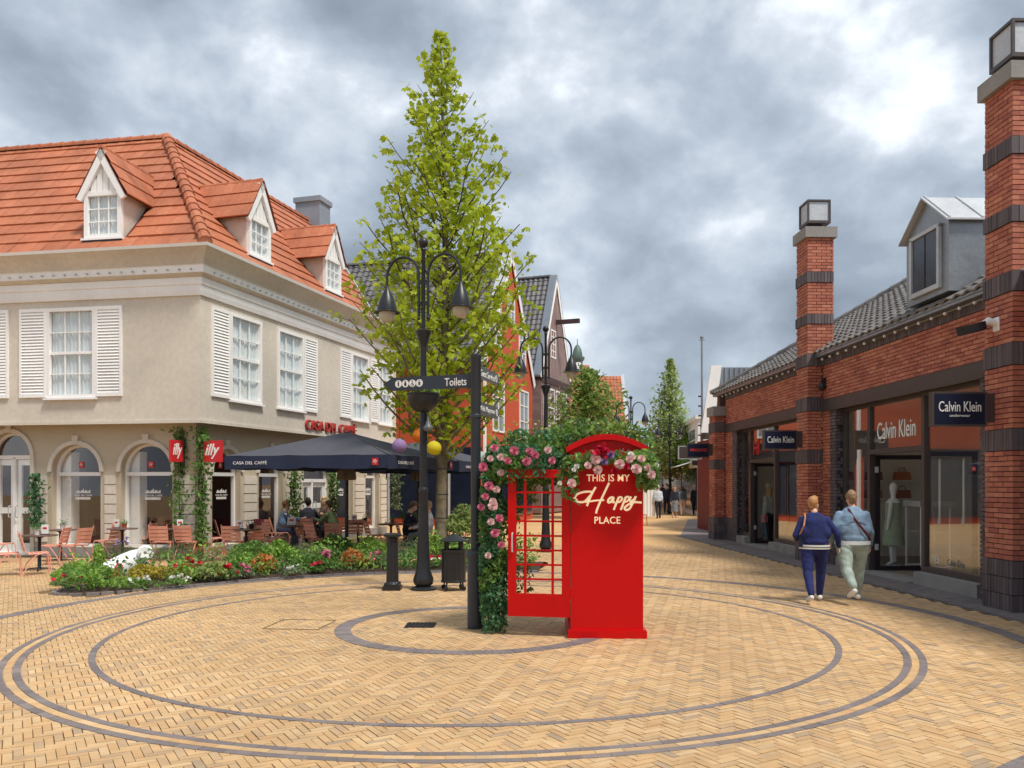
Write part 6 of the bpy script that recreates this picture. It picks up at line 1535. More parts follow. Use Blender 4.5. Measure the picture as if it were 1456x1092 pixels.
# ================================================================ CAFE TERRACE
def chair_proto():
    t = thing('cafe_chair', 'x', 'chair', (0, 0, 0), 0, 'salmon pink slatted chairs on the cafe terrace'); m = MT['salmon']
    for s in (-1, 1):
        MB().tube([(s*.2, .24, 0), (s*.2, .22, .36), (s*.2, .19, .42), (s*.2, .13, .435), (s*.2, -.16, .42)], .012, 6).build('leg', m, t, smooth=True)
        MB().tube([(s*.2, .1, .43), (s*.2, -.02, .40), (s*.21, -.16, .2), (s*.215, -.27, 0)], .012, 6).build('leg', m, t, smooth=True)
        MB().tube([(s*.2, -.14, .42), (s*.2, -.2, .46), (s*.205, -.25, .66), (s*.205, -.31, .86)], .012, 6).build('back_post', m, t, smooth=True)
    for i in range(5): MB().box(-.2, .2, -.15+.072*i, -.09+.072*i, .428+.002*i, .44+.002*i).build('seat_slat', m, t)
    for i in range(4):
        z = .52+.088*i; y = -.212-.024*i
        MB().prism([(-.2, y, z-.035), (0, y-.025, z-.035), (.2, y, z-.035), (.2, y-.018, z+.04), (0, y-.043, z+.04), (-.2, y-.018, z+.04)], (0, .012, 0)).build('back_slat', m, t)
    return t
CH = chair_proto()
def table_proto():
    t = thing('cafe_table', 'x', 'table', (0, 0, 0), 0, 'small round cafe tables')
    MB().lathe([(0, .715), (.34, .715), (.35, .725), (.345, .74), (0, .742)], 28).build('tabletop', MT['table_top'], t)
    MB().lathe([(.05, .02), (.035, .05), (.032, .66), (.09, .70), (.09, .715)], 12).build('column', MT['black'], t, smooth=True)
    for k in range(4): a = math.pi/2*k + .4; MB().tube([(0, 0, .06), (.15*math.cos(a), .15*math.sin(a), .045), (.3*math.cos(a), .3*math.sin(a), .012)], .014, 6).build('foot', MT['black'], t)
    return t
TB = table_proto()
index_kids()
chairs = [(10,818,-60,'slatted chair cut by the left edge of the view'), (52,817,-55,'nearest slatted chair on the open paving left of the flower bed'), (2,800,-80,'slatted chair half out of view behind the nearest left pair'),
 (76,803,95,'slatted chair facing left behind the table with the white plant pot'), (107,803,72,'high-backed looking slatted chair facing left behind the bed tip'), (152,794,80,'shaded slatted chair between the first two cafe arches'),
 (207,790,75,'slatted chair facing left under the second arched window'), (230,797,6,'slatted chair seen from the back, left of the menu table by the ivy'), (267,796,-6,'slatted chair seen from the back, right of the menu table by the ivy'),
 (305,789,-72,'slatted chair facing right just right of the narrow ivy column'), (322,784,-65,'rear slatted chair of the two facing right by the maroon bench'), (332,797,5,'wide slatted chair seen from behind in front of the maroon bench'),
 (371,795,-12,'slatted chair seen from behind above the orange bronze clump'), (377,780,0,'slatted chair deep in the shade in front of the red cushions'), (392,789,-62,'slatted chair turned right toward the table with the white menu block'),
 (438,787,-52,'slatted chair with tall back right of the parasol side table'), (453,792,-42,'slatted chair nearest the lime bush right of mid table'), (474,790,12,'slatted chair seen from behind left of the parasol pole'),
 (503,781,20,'small far slatted chair right of the parasol pole'), (534,784,-62,'lone slatted chair turned right behind the glossy shrub'), (657,783,80,'orange lit slatted chair behind the litter bin'),
 (399,779,-72,'slatted chair under the woman in the blue jacket'), (412,772,170,'slatted chair under the person in black'), (437,778,0,'reddish slatted chair under the man in grey'), (462,771,170,'slatted chair under the blonde woman'), (477,778,72,'slatted chair under the person in the green top'),
 (579,785,-72,'slatted chair under the teenager in the navy shirt'), (608,786,85,'slatted chair under the person in the white shirt')]
chairs_red = mat('red_chair', lin(150, 62, 52), .55, var=.06)
for i, (px, py, a, lb) in enumerate(chairs):
    p = gp(px, py); c = CH if i == 0 else copy_tree(CH); c.location = p; c.rotation_euler = (0, 0, math.radians(a)); c['label'] = lb
CHAIR_AT = {lb: (gp(px, py), a) for px, py, a, lb in chairs}
tables = [(56,811,'round table with a white plant pot nearest the left edge'), (86,798,'round table by the wall plant left of the first arch'), (174,795,'round table under the first arched window with a pot'), (250,795,'round table with a menu stand between the two back-view chairs'),
 (350,797,'round table in front of the maroon bench'), (416,789,'round table with a white menu block in mid terrace'), (439,773,'round table between the five seated guests'), (509,781,'round table with menu stand right of the parasol pole'), (594,785,'round table between the teenager and the white shirted guest'), (556,784,'round table with glasses left of the teenager')]
TP = []
for i, (px, py, lb) in enumerate(tables):
    p = gp(px, py); c = TB if i == 0 else copy_tree(TB); c.location = p; c['label'] = lb; TP.append(p)
def table_pot(p, lb, lm, potm, dx=0, dy=0):
    t = thing('plant_pot', lb, 'plant pot', (p.x+dx, p.y+dy, .742), 0, 'small pots on the cafe tables')
    MB().lathe([(.045, 0), (.06, .11), (.065, .115), (.055, .1)], 14, cap=False).lathe([(0, .004), (.045, 0)], 14, cap=False).build('pot', potm, t, smooth=True)
    rnd = random.Random(int(p.x*100)); leaves('leaves', [(rnd.gauss(0, .05), rnd.gauss(0, .05), .1 + abs(rnd.gauss(0, .05))) for _ in range(70)], .05, MT[lm], t, LEAF_LONG, .2, int(abs(p.x)*10))
def menu(p, lb, dx=0, dy=0, w=.07, h=.21):
    t = thing('menu_stand', lb, 'menu stand', (p.x+dx, p.y+dy, .742), R.uniform(-.3, .3), 'menu stands on the cafe tables')
    MB().box(-w-.01, w+.01, -.035, .035, 0, .02).build('base', MT['interior_dk'], t); MB().box(-w, w, -.012, .012, .02, h).build('card', MT['letter_white'], t)
    MB().box(-w*.6, w*.6, -.014, -.0125, h*.55, h*.75).build('print', MT['signred'], t)
terr = mat('terracotta', lin(190, 110, 80), .8)
table_pot(TP[0], 'white pot with wispy plant on the table nearest the left edge', 'leaf_green', MT['white'], -.05); table_pot(TP[1], 'white pot with green plant on the table by the wall plant', 'leaf_green', MT['white'], .05)
table_pot(TP[2], 'terracotta pot on the table under the first arch', 'leaf_green', terr, .05); table_pot(TP[4], 'small green plant pot on the table before the maroon bench', 'leaf_dark', MT['black'], .12)
table_pot(TP[7], 'broad dark leaved pot on the table right of the parasol pole', 'leaf_dark', MT['black'], .2); table_pot(TP[9], 'leafy pot on the table left of the teenager', 'leaf_green', terr, .02, .1)
menu(TP[0], 'white menu stand on the table nearest the left edge', .12); menu(TP[2], 'white menu block on the table under the first arch', -.14); menu(TP[3], 'slim menu stand on the table between the back-view chairs', .1); menu(TP[4], 'menu stand on the table before the maroon bench', -.15)
menu(TP[5], 'wide white menu block on the mid terrace table', 0, -.1, .1, .22); menu(TP[7], 'menu stand on the table right of the parasol pole', -.1); menu(TP[6], 'short menu block on the table of the five guests', .15, -.15, .06, .15)
for k, (dx, dy, lb) in enumerate(((-.12, -.1, 'drinking glass left of the teenager, front one'), (-.02, -.14, 'drinking glass left of the teenager, nearer its pot'))):
    t = thing('drinking_glass', lb, 'glass', (TP[9].x+dx, TP[9].y+dy, .742), 0, 'glasses on the table left of the teenager'); MB().lathe([(.03, 0), (.034, .12), (.031, .12), (.028, .01)], 14, cap=False).build('tumbler', MT['clear_glass'], t); MB().lathe([(.0, .012), (.028, .012), (.029, .05), (0, .05)], 12).build('drink', MT['offwhite'], t)
def cushions():
    q = gp(374, 777)
    t = thing('bench_seat', 'low maroon bench along the cafe front in the shade', 'bench', (q.x, q.y + .5, 0), -.28)
    MB().box(-.7, .7, -.22, .22, .3, .42).build('seat', MT['maroon'], t)
    for x in (-.6, .6): MB().box(x-.04, x+.04, -.2, .2, 0, .3).build('leg', MT['black'], t)
    MB().box(-.7, .7, .2, .26, .42, .8).build('backrest', MT['maroon'], t)
    t = thing('cushion', 'round red cushion resting on the maroon bench', 'cushion', (q.x + .05, q.y + .52, .56), -.28); MB().ball((0, 0, .02), .26, 14, 8, sc=(1.1, .5, .62)).build('cover', MT['maroon'], t, smooth=True)
    q2 = gp(304, 788)
    t = thing('maroon_sofa', 'dark maroon sofa back behind the chairs by the ivy', 'sofa', (q2.x+.1, q2.y + .8, 0), -.28)
    MB().box(-.8, .8, -.1, .3, .08, .42).build('seat', MT['maroon'], t); MB().box(-.8, .8, .3, .42, .08, .86).build('backrest', MT['maroon'], t)
    for x in (-.7, .7): MB().box(x-.04, x+.04, -.05, .3, 0, .08).build('leg', MT['black'], t)
cushions()
def parasol(name_label, c, rz, txt, s=2.0, zb=2.13, zv=2.42, za=3.02):
    t = thing('parasol', name_label, 'parasol', (c[0], c[1], 0), rz, 'large square navy parasols')
    MB().box(-.4, .4, -.4, .4, 0, .08).build('base_plate', MT['black'], t); MB().lathe([(.045, .08), (.045, za-.05)], 14).build('pole', MT['black'], t, smooth=True)
    n = 10; b = MB()
    for k in range(4):
        a = math.pi/2*k; Rm = Matrix.Rotation(a, 4, 'Z'); vs = []
        for i in range(n+1):
            f = i/n; half = .1 + (s-.1)*f
            for j in range(n+1):
                g = j/n*2-1; sag = -.07*math.sin(math.pi*f)*(1-abs(g)**1.5) - .012*math.sin(g*9+k)*f
                vs.append(Rm @ Vector((g*half, -half, za + (zv-za)*f + sag)))
        b.add(vs, [(i*(n+1)+j, i*(n+1)+j+1, (i+1)*(n+1)+j+1, (i+1)*(n+1)+j) for i in range(n) for j in range(n)])
    b.build('canopy', MT['canopy'], t, smooth=True)
    for k in range(4):
        Rm = Matrix.Rotation(math.pi/2*k, 4, 'Z'); vs = []; m = 24
        for i in range(m+1):
            g = i/m*2-1; w = .02*math.sin(g*11+k)*(1-abs(g)); dip = .035*max(0, 1-abs(g)*9)
            vs += [Rm @ Vector((g*s, -s, zv)), Rm @ Vector((g*s, -s - w - .005 + .015, zb + dip + .01*math.sin(g*8)))]
        v = MB().add(vs, [(2*i, 2*i+2, 2*i+3, 2*i+1) for i in range(m)]).build('valance', MT['navy'], t, smooth=True)
        if k in txt:
            M = Rm @ frame((-s*.66 if k == 0 else -s*.55, -s-.03, (zb+zv)/2), (1, 0, 0), UZ, (0, -1, 0))
            text('CASA DEL CAFFÈ', MT['letter_white'], v, M, width=.86, height=.085, depth=.004)
            M2 = Rm @ frame((s*.86, -s-.03, (zb+zv)/2), (1, 0, 0), UZ, (0, -1, 0)); MB().box(-.07, .07, -.075, .075, -.004, .004, T=M2).build('logo_plate', MT['signred'], v)
            text('illy', MT['letter_white'], v, M2 @ Matrix.Translation((0, 0, .006)), width=.1, height=.09, depth=.002, shear=.3)
    MB().lathe([(.0, za+.05), (.06, za+.04), (.1, za-.01), (.1, za-.05)], 14).build('top_cap', MT['black'], t)
    for k in range(8):
        a = math.pi/4*k; L = (s-.05)*(1 if k % 2 == 0 else 1.414); MB().tube([(0, 0, za-.1), (math.cos(a)*L, math.sin(a)*L, zv-.03)], .014, 5).build('rib', MT['black'], t)
    pr = []; n2 = 22; vs = []
    for z, r in ((zb+.1, .1), (zb-.02, .2), (zb-.2, .22), (zb-.24, .2)):
        for j in range(n2): a = 2*math.pi*j/n2; rr = r*(1 + .14*math.sin(j*2.7)); vs.append((rr*math.cos(a), rr*math.sin(a), z))
    MB().add(vs, [(i*n2+j, i*n2+(j+1)%n2, (i+1)*n2+(j+1)%n2, (i+1)*n2+j) for i in range(3) for j in range(n2)]).build('folded_cloth', mat('taupe_cloth', lin(120, 106, 98), .85, var=.2, vs=12), t, smooth=True)
    return t
parasol('big navy parasol over the seated cafe guests with white writing on its valance', (-3.98, 20.0), -.2829, (0, 1))
parasol('second navy parasol further along the terrace behind the tree trunk', (-2.78, 24.7), -.2829, (0, 1))
q = gp(655, 795); t = thing('potted_shrub', 'big round potted shrub behind the litter bin', 'potted shrub', (q.x, q.y, 0), 0)
MB().lathe([(.2, 0), (.26, .5), (.28, .52), (.25, .5), (.2, .45), (0, .45)], 18, cap=False).build('pot', mat('pot_grey', lin(90, 94, 98), .7), t, smooth=True)
clump('dome', (0, 0, .5), .46, .46, 1.0, 900, .085, MT['leaf_pale'], t, LEAF_OVAL, 300)
clump('dome', (0, 0, .45), .42, .42, .8, 500, .085, MT['leaf_green'], t, LEAF_OVAL, 301, False, 'inner_foliage')
q = gp(558, 782); t = thing('round_planter', 'low dark planter with green plant near the cafe street end', 'planter', (q.x+.3, q.y+1.6, 0), 0)
MB().lathe([(.2, 0), (.24, .7), (.26, .72), (.22, .7), (0, .66)], 16, cap=False).build('pot', MT['black'], t, smooth=True); clump('dome', (0, 0, .68), .35, .35, .4, 260, .08, MT['leaf_green'], t, LEAF_OVAL, 305)

# ================================================================ PEOPLE
def capsules(caps, n=14):
    """closed tapered bodies; cap: (p0, p1, r0, r1, flat) with the wide axis along local x"""
    b = MB()
    for c in caps:
        p0, p1, r0, r1 = Vector(c[0]), Vector(c[1]), c[2], c[3]; fl = c[4] if len(c) > 4 else 1.0; ref = c[5] if len(c) > 5 else (1, 0, 0)
        d = (p1-p0); L = d.length; d = d.normalized() if L > 1e-6 else UZ; pts, rr = [], []
        for k in range(5): a = math.pi/2*(1-k/4.0); pts.append(p0 - d*r0*math.sin(a)*min(1, fl*1.2)); rr.append(max(.002, r0*math.cos(a)))
        for k in range(1, 5): a = math.pi/2*k/4.0; pts.append(p1 + d*r1*math.sin(a)*min(1, fl*1.2)); rr.append(max(.002, r1*math.cos(a)))
        pts.insert(5, p0.lerp(p1, .5)); rr.insert(5, (r0+r1)/2)
        # straight stations between the ends
        b.tube(pts, rr, n, flat=fl, ref=ref)
    return b
def blob(name, caps, vox, material, parent, smooth=4, wrinkle=0, seed=0, n=14):
    me = capsules(caps, n).mesh(name, material); o = bpy.data.objects.new('tmp', me); COL.objects.link(o)
    m = o.modifiers.new('r', 'REMESH'); m.mode = 'VOXEL'; m.voxel_size = vox; m.adaptivity = 0
    s = o.modifiers.new('s', 'SMOOTH'); s.iterations = smooth; s.factor = .5
    bpy.context.view_layer.update()
    me2 = bpy.data.meshes.new_from_object(o.evaluated_get(bpy.context.evaluated_depsgraph_get())); bpy.data.objects.remove(o); bpy.data.meshes.remove(me)
    if wrinkle:
        k = len(me2.vertices); co = np.zeros(k*3, np.float32); me2.vertices.foreach_get('co', co); co = co.reshape(-1, 3); no = np.zeros(k*3, np.float32); me2.vertices.foreach_get('normal', no); no = no.reshape(-1, 3)
        for i in range(k):
            x, y, z = co[i]; v = noise.noise(Vector((x*7 + seed, y*7, z*16 + .6*x*9))) + .6*noise.noise(Vector((x*15, y*15 + seed, z*26)))
            co[i] += no[i] * v * wrinkle
        me2.vertices.foreach_set('co', co.ravel())
    me2.materials.clear(); me2.materials.append(material); me2.name = name
    me2.polygons.foreach_set('use_smooth', [True]*len(me2.polygons)); me2.update()
    return link(name, me2, parent)
def person(label, loc, rz, scale=1.0, sit=False, legs=((10, 5), (-10, 10)), arms=((5, 8, 15, 0), (-5, 8, 15, 0)), lean=0, head=(0, 0), skin=(222, 180, 156), hair=(120, 86, 56), top=(60, 70, 90), bottom=(40, 44, 60), shoes=(236, 236, 236), wide=1.0, longhair=False, vox=.02, coat=0, sleeves=True, sex='f', group=None, hip_z=None, extra=None, hem=.06):
    """standing or seated figure facing local +y; legs: (hip swing, knee bend) right, left; arms: (swing, out, elbow, in)"""
    t = thing('person', label, 'person', loc, rz, group); t.scale = (scale,)*3
    rs = lambda d: math.radians(d)
    hz = hip_z if hip_z else (.50 if sit else .90); W_ = wide
    hip = Vector((0, 0, hz)); ln = rs(lean); up = Vector((0, math.sin(ln), math.cos(ln)))
    chest = hip + up*.36; neck = hip + up*.52; shz = hip + up*.49
    hd = neck + Vector((0, .015, .0)) + Vector((math.sin(rs(head[0]))*0, .03 + .10*math.sin(rs(head[1])), .155 - .03*abs(math.sin(rs(head[1])))))
    body, topc, botc, shoec = [], [], [], []
    J = []
    for s, (hp, kn) in zip((1, -1), legs):
        h0 = hip + Vector((s*.095*W_, 0, -.02)); a = rs(85 if sit else hp); th = Vector((s*.03, math.sin(a), -math.cos(a)))*.43
        k = h0 + th; a2 = a - rs(85 if sit else kn); sh = Vector((0, math.sin(a2), -math.cos(a2)))*.42; an = k + sh
        foot = an + Vector((s*.02, .15*math.cos(a2*.7), -.045 - .15*math.sin(-a2*.7)*(1 if a2 < 0 else 0)))
        body += [(h0, k, .078, .052), (k, an, .05, .034), (an, foot, .036, .03)]
        botc += [(h0, h0+th*.5, .108*W_, .088*W_), (h0+th*.5, k, .088*W_, .068*W_), (k, k+sh*.5, .068*W_, .06*W_), (k+sh*.5, an+Vector((0, 0, .03)), .06*W_, .056)]
        J.append(an)
        hl = an + Vector((0, -.045, -.035)); shoec.append([(hl, an.lerp(foot, .6) + Vector((0, 0, -.012)), .042, .045), (an.lerp(foot, .6)+Vector((0, 0, -.012)), foot + Vector((0, .035, .0)), .045, .034)])
    botc += [(hip + Vector((-.05*W_, 0, .02)), hip + Vector((.05*W_, 0, .02)), .125*W_, .125*W_, .85, (0, 0, 1)), (hip + up*.02, hip + up*.08, .168*W_, .15*W_, .76)]
    body += [(hip, chest, .13*W_, .145*W_, .7), (chest, shz, .145*W_, .11, .7), (neck - up*.05, neck + up*.06, .055, .052), (hip+Vector((-.05, 0, 0)), hip+Vector((.05, 0, 0)), .1, .1)]
    zlow = hem - coat
    topc += [(hip + up*zlow, hip + up*.12, (.186 + .01*bool(coat))*W_, .172*W_, .76), (hip + up*.1, chest, .178*W_, .178*W_, .74), (chest, shz - up*.03, .178*W_, .135*W_, .66), (shz + Vector((-.13*W_, 0, -.02)), shz + Vector((.13*W_, 0, -.02)), .075, .075), (neck - up*.06, neck - up*.02, .075, .06)]
    topc.append((hip + up*(zlow + .13) + Vector((-.1*W_, 0, 0)), hip + up*(zlow + .13) + Vector((.1*W_, 0, 0)), .128*W_, .128*W_, .9, (0, 0, 1)))
    hands = []
    for s, (sw, outw, el, inw) in zip((1, -1), arms):
        sh = shz + Vector((s*.165*W_, 0, -.035)); a, o = rs(sw), rs(outw); d = Vector((s*math.sin(o), math.sin(a)*math.cos(o), -math.cos(a)*math.cos(o)))
        e = sh + d*.29; a2 = rs(sw+el); i_ = rs(inw); d2 = Vector((s*math.sin(o)*.5 - s*math.sin(i_), math.sin(a2)*math.cos(i_), -math.cos(a2)*math.cos(i_))).normalized(); w = e + d2*.25
        body += [(sh, e, .05, .04), (e, w, .04, .027)]
        vx = max(0, vox - .013)*.7; topc += [(sh + Vector((-s*.01, 0, 0)), e if sleeves else sh.lerp(e, .75), .057*(.5+.5*W_) + vx, .052*(.5+.5*W_) + vx)] + ([(e, w - d2*.02, .052*(.5+.5*W_) + vx, .042 + vx)] if sleeves else [])
        # palm and five fingers, slightly curled
        ax = Vector((s, 0, 0)); ax = (ax - d2*ax.dot(d2)).normalized(); bx = d2.cross(ax)
        pm = w + d2*.09; hc = [(w, pm, .026, .036, .5, tuple(bx))]
        for q in range(4):
            b0 = pm + bx*(.027 - .018*q); L = (.066, .074, .07, .055)[q]
            f1 = b0 + d2*L*.55 - ax*.012; hc += [(b0, f1, .0095, .009), (f1, f1 + d2*L*.4 - ax*.026, .009, .0075)]
        th0 = w + d2*.035 + bx*.028; hc += [(th0, th0 + d2*.035 + bx*.022 - ax*.012, .012, .011), (th0 + d2*.035 + bx*.022 - ax*.012, th0 + d2*.066 + bx*.022 - ax*.02, .011, .009)]
        body += hc; hands.append((w, e, sh))
    # head with face
    R_h = Matrix.Rotation(rs(head[0]), 3, 'Z') @ Matrix.Rotation(-rs(head[1]), 3, 'X'); H = lambda x, y, z: hd + R_h @ Vector((x, y, z))
    body += [(H(0, -.02, .045), H(0, -.005, .04), .098, .09, .8, tuple(R_h @ Vector((0, 1, 0)))), (H(0, .02, .0), H(0, .035, -.055), .072, .05), (neck, H(0, 0, -.03), .052, .052)]
    body += [(H(0, .088, .02), H(0, .108, -.008), .012, .015)] + [(H(s*.076, -.005, .012), H(s*.078, -.012, -.018), .018, .012, .5, tuple(R_h @ Vector((0, 1, 0)))) for s in (-1, 1)]
    body += [(H(-.02, .085, -.042), H(.02, .085, -.042), .01, .01)]
    sk = mat('skin', lin(*skin), .55, var=.05)
    b = blob('body', body, min(vox, .014) if vox > .011 else vox, sk, t, 3)
    hm = mat('hair', lin(*hair), .6, var=.25, vs=30)
    hc = [(H(0, -.03, .075), H(0, -.015, .08), .098, .092, .86, tuple(R_h @ Vector((0, 1, 0)))), (H(0, -.06, .05), H(0, -.058, .0), .075, .06)]
    for s in (-1, 1): hc.append((H(s*.06, -.02, .07), H(s*.066, -.03, .015), .034, .022))
    hc.append((H(0, .05, .115), H(0, .02, .13), .05, .05))
    if longhair:
        for s in (-1, 1): hc.append((H(s*.065, -.01, .03), H(s*.08, -.02, -.14), .045, .035))
        hc += [(H(0, -.06, 0), H(0, -.07, -.15), .075, .06)]
    blob('hair', hc, max(vox*.8, .008), hm, t, 2, .009, 3)
    e_m = MT['pane_dark']
    eyes = MB()
    for s in (-1, 1): eyes.ball(H(s*.032, .079, .03), .012, 8, 6)
    eyes.build('eyes', e_m, t, smooth=True)
    cm = mat('trousers', lin(*bottom), .9, var=.22, vs=7, bump=.35, bs=160); tm = mat('jacket', lin(*top), .9, var=.22, vs=7, bump=.35, bs=160); sm = mat('shoes', lin(*shoes), .6, var=.06)
    blob('trousers', botc, vox, cm, t, 4, .005 if vox < .02 else 0, 1); blob('top', topc, vox, tm, t, 7, .0045 if vox < .02 else 0, 2)
    for c in shoec: blob('shoe', c, vox*.8, sm, t, 2)
    if extra: extra(t, dict(hip=hip, shz=shz, chest=chest, neck=neck, H=H, hands=hands, up=up))
    return t
# ---- the couple
def woman_extra(t, J):
    c, up, hz = J['chest'], J['up'], J['hip']
    MB().lathe([(.0, 0)], 3) if 0 else None
    st = mat('white_stripe', lin(226, 228, 220), .8, var=.05)
    prof = []
    vs = []; n = 36
    for z, k in ((-.04, 1.0), (.03, 1.0)):
        for j in range(n): a = 2*math.pi*j/n; vs.append(hz + Vector((math.cos(a)*.252*k, math.sin(a)*.172*k, z)))
    MB().add(vs, [(j, (j+1)%n, n+(j+1)%n, n+j) for j in range(n)]).build('striped_hem', st, t, smooth=True)
    vs = []
    for z in (-.012, -.0):
        for j in range(n): a = 2*math.pi*j/n; vs.append(hz + Vector((math.cos(a)*.262, math.sin(a)*.180, z)))
    MB().add(vs, [(j, (j+1)%n, n+(j+1)%n, n+j) for j in range(n)]).build('stripe', MT['signblue'], t, smooth=True)
    tan = mat('tan_strap', lin(190, 130, 92), .6); s = J['shz']
    MB().tube([s + Vector((-.15, .12, -.2)), s + Vector((-.155, .07, .03)), s + Vector((-.155, 0, .062)), s + Vector((-.17, -.1, -.0)), s + Vector((-.2, -.15, -.14)), s + Vector((-.25, -.06, -.3))], .014, 6, flat=.5).build('bag_strap', tan, t)
    MB().prism([s + Vector((-.27, -.1, -.5)), s + Vector((-.27, .14, -.5)), s + Vector((-.26, .12, -.3)), s + Vector((-.26, -.08, -.3))], (.08, 0, 0)).build('bag', MT['signblue'], t)
    MB().tube([J['H'](.085, .0, .03), J['H'](.075, .075, .03), J['H'](.03, .1, .028), J['H'](-.03, .1, .028), J['H'](-.075, .075, .03), J['H'](-.085, 0, .03)], .004, 5).build('glasses', MT['black'], t)
    MB().lathe([(.07, 0), (.075, .03)], 18, tuple(J['neck'] + Vector((0, .0, -.03))), cap=False).build('collar', st, t, smooth=True)
def man_extra(t, J):
    s, hz = J['shz'], J['hip']; br = mat('brown_strap', lin(96, 36, 42), .6)
    P = [s + Vector((-.07, .12, .0)), s + Vector((-.1, .03, .085)), s + Vector((-.085, -.1, .045)), s + Vector((-.02, -.168, -.1)), s + Vector((.1, -.185, -.26)), s + Vector((.2, -.15, -.38)), s + Vector((.265, -.03, -.45))]
    MB().tube(P, .019, 6, flat=.35, ref=(0, 0, 1)).build('bag_strap', br, t)
    MB().prism([hz + Vector((.17, -.05, -.1)), hz + Vector((.17, .14, -.1)), hz + Vector((.17, .14, .1)), hz + Vector((.17, -.05, .1))], (.07, 0, 0)).build('bag', br, t)
    sm = mat('shirt_hem', lin(214, 220, 222), .85); n = 36; vs = []
    for z in (-.02, .04):
        for j in range(n): a = 2*math.pi*j/n; vs.append(hz + Vector((math.cos(a)*.278, math.sin(a)*.190, z)))
    MB().add(vs, [(j, (j+1)%n, n+(j+1)%n, n+j) for j in range(n)]).build('shirt_hem', sm, t, smooth=True)
    dk = mat('denim_seam', lin(112, 134, 160), .85)
    MB().tube([s + Vector((-.2, -.14, -.15)), s + Vector((-.1, -.164, -.14)), s + Vector((.1, -.164, -.14)), s + Vector((.2, -.14, -.15))], .006, 5).build('yoke_seam', dk, t)
    MB().lathe([(.082, -.01), (.086, .04), (.075, .045)], 18, tuple(J['neck'] + Vector((0, -.005, -.035))), cap=False).build('collar', dk, t, smooth=True)
wp, mp = gp(1158, 856), gp(1212, 855)
person('woman in navy jacket and trousers with short red blond hair walking arm in arm', (wp.x, wp.y, .035), math.radians(-8), .905, legs=((16, 4), (-14, 22)), arms=((-8, 34, 30, 5), (-4, 22, 70, 25)), head=(-38, 2), skin=(232, 190, 168), hair=(186, 134, 84), top=(34, 46, 104), bottom=(34, 44, 104), shoes=(232, 230, 226), wide=1.2, vox=.013, hem=.10, extra=woman_extra)
person('man in light denim jacket and pale trousers with brown bag strap across his back', (mp.x, mp.y, .035), math.radians(-4), .955, legs=((14, 3), (-20, 34)), arms=((2, 14, 25, 0), (-6, 20, 50, 15)), head=(-10, 0), skin=(224, 178, 156), hair=(150, 118, 86), top=(136, 164, 190), bottom=(172, 188, 178), shoes=(238, 238, 234), wide=1.32, vox=.013, hem=.10, extra=man_extra)
# ---- guests at the cafe
def seated(label, chair, **kw):
    p, a = CHAIR_AT[chair]; person(label, (p.x, p.y, .02), math.radians(a), sit=True, vox=.018, **kw)
A_ = ((45, 10, 60, 15), (45, 10, 60, 15))
seated('woman in a blue jacket with reddish bob seated at the left of the guest table', 'slatted chair under the woman in the blue jacket', lean=14, arms=A_, hair=(150, 96, 58), top=(104, 132, 164), bottom=(60, 70, 96), longhair=False)
seated('dark haired person in black seated behind the woman in blue', 'slatted chair under the person in black', lean=8, arms=A_, hair=(52, 40, 36), top=(28, 28, 34), bottom=(40, 42, 50))
seated('broad man in a grey shirt seated with his back to the square', 'reddish slatted chair under the man in grey', lean=8, arms=A_, hair=(40, 34, 34), top=(74, 76, 92), bottom=(50, 52, 62), wide=1.15, scale=1.04)
seated('blonde woman in a patterned top facing the square across the table', 'slatted chair under the blonde woman', lean=4, arms=A_, hair=(220, 186, 130), top=(150, 126, 112), bottom=(60, 60, 70), longhair=True, scale=1.04)
seated('person in an olive green top leaning in from the right of the table', 'slatted chair under the person in the green top', lean=20, arms=A_, hair=(96, 72, 54), top=(128, 148, 104), bottom=(60, 62, 70))
seated('teenager in a navy T-shirt looking down at the table beside the lamp post', 'slatted chair under the teenager in the navy shirt', lean=8, head=(0, 26), arms=((40, 8, 55, 20), (40, 8, 55, 20)), hair=(112, 84, 62), top=(38, 42, 66), bottom=(44, 46, 58), sleeves=False)
seated('guest in a white long-sleeved shirt seated between lamp post and trunk', 'slatted chair under the person in the white shirt', lean=-4, arms=((30, 8, 45, 15), (30, 8, 45, 15)), hair=(176, 150, 126), top=(226, 228, 232), bottom=(120, 138, 130))
# ---- the crowd down the street
def walker(label, px, py, Y, rz, **kw):
    x = (px-728)/F*Y; person(label, (x, Y, 0), math.radians(rz), vox=.026, group=None, **kw)
def skirt_extra(t, J):
    MB().lathe([(.2, .32), (.19, .6), (.15, .92)], 18).build('skirt', mat('patterned_skirt', lin(132, 140, 150), .85, var=.5, vs=14), t, smooth=True)
def pack_extra(t, J):
    s = J['shz']; MB().box(-.15, .15, -.28, -.12, s.z-.42, s.z+.02).build('backpack', MT['navy_metal'], t)
walker('walker in white shirt and dark trousers nearest in the distant crowd', 936, 737, 43.5, 4, scale=1.0, top=(206, 216, 226), bottom=(44, 44, 52), shoes=(30, 30, 34), hair=(190, 190, 186), legs=((8, 2), (-10, 14)))
walker('tall walker in a dark navy suit behind the white shirted one', 948, 730, 50.0, 170, scale=1.05, top=(40, 46, 64), bottom=(40, 46, 64), shoes=(30, 30, 34), hair=(90, 72, 60), legs=((6, 2), (-8, 10)))
walker('woman in dark cardigan and patterned skirt walking towards the square', 959, 736, 44.5, 178, scale=.99, top=(38, 40, 58), bottom=(190, 160, 140), shoes=(60, 50, 48), hair=(168, 120, 80), legs=((10, 2), (-8, 12)), extra=skirt_extra, longhair=True)
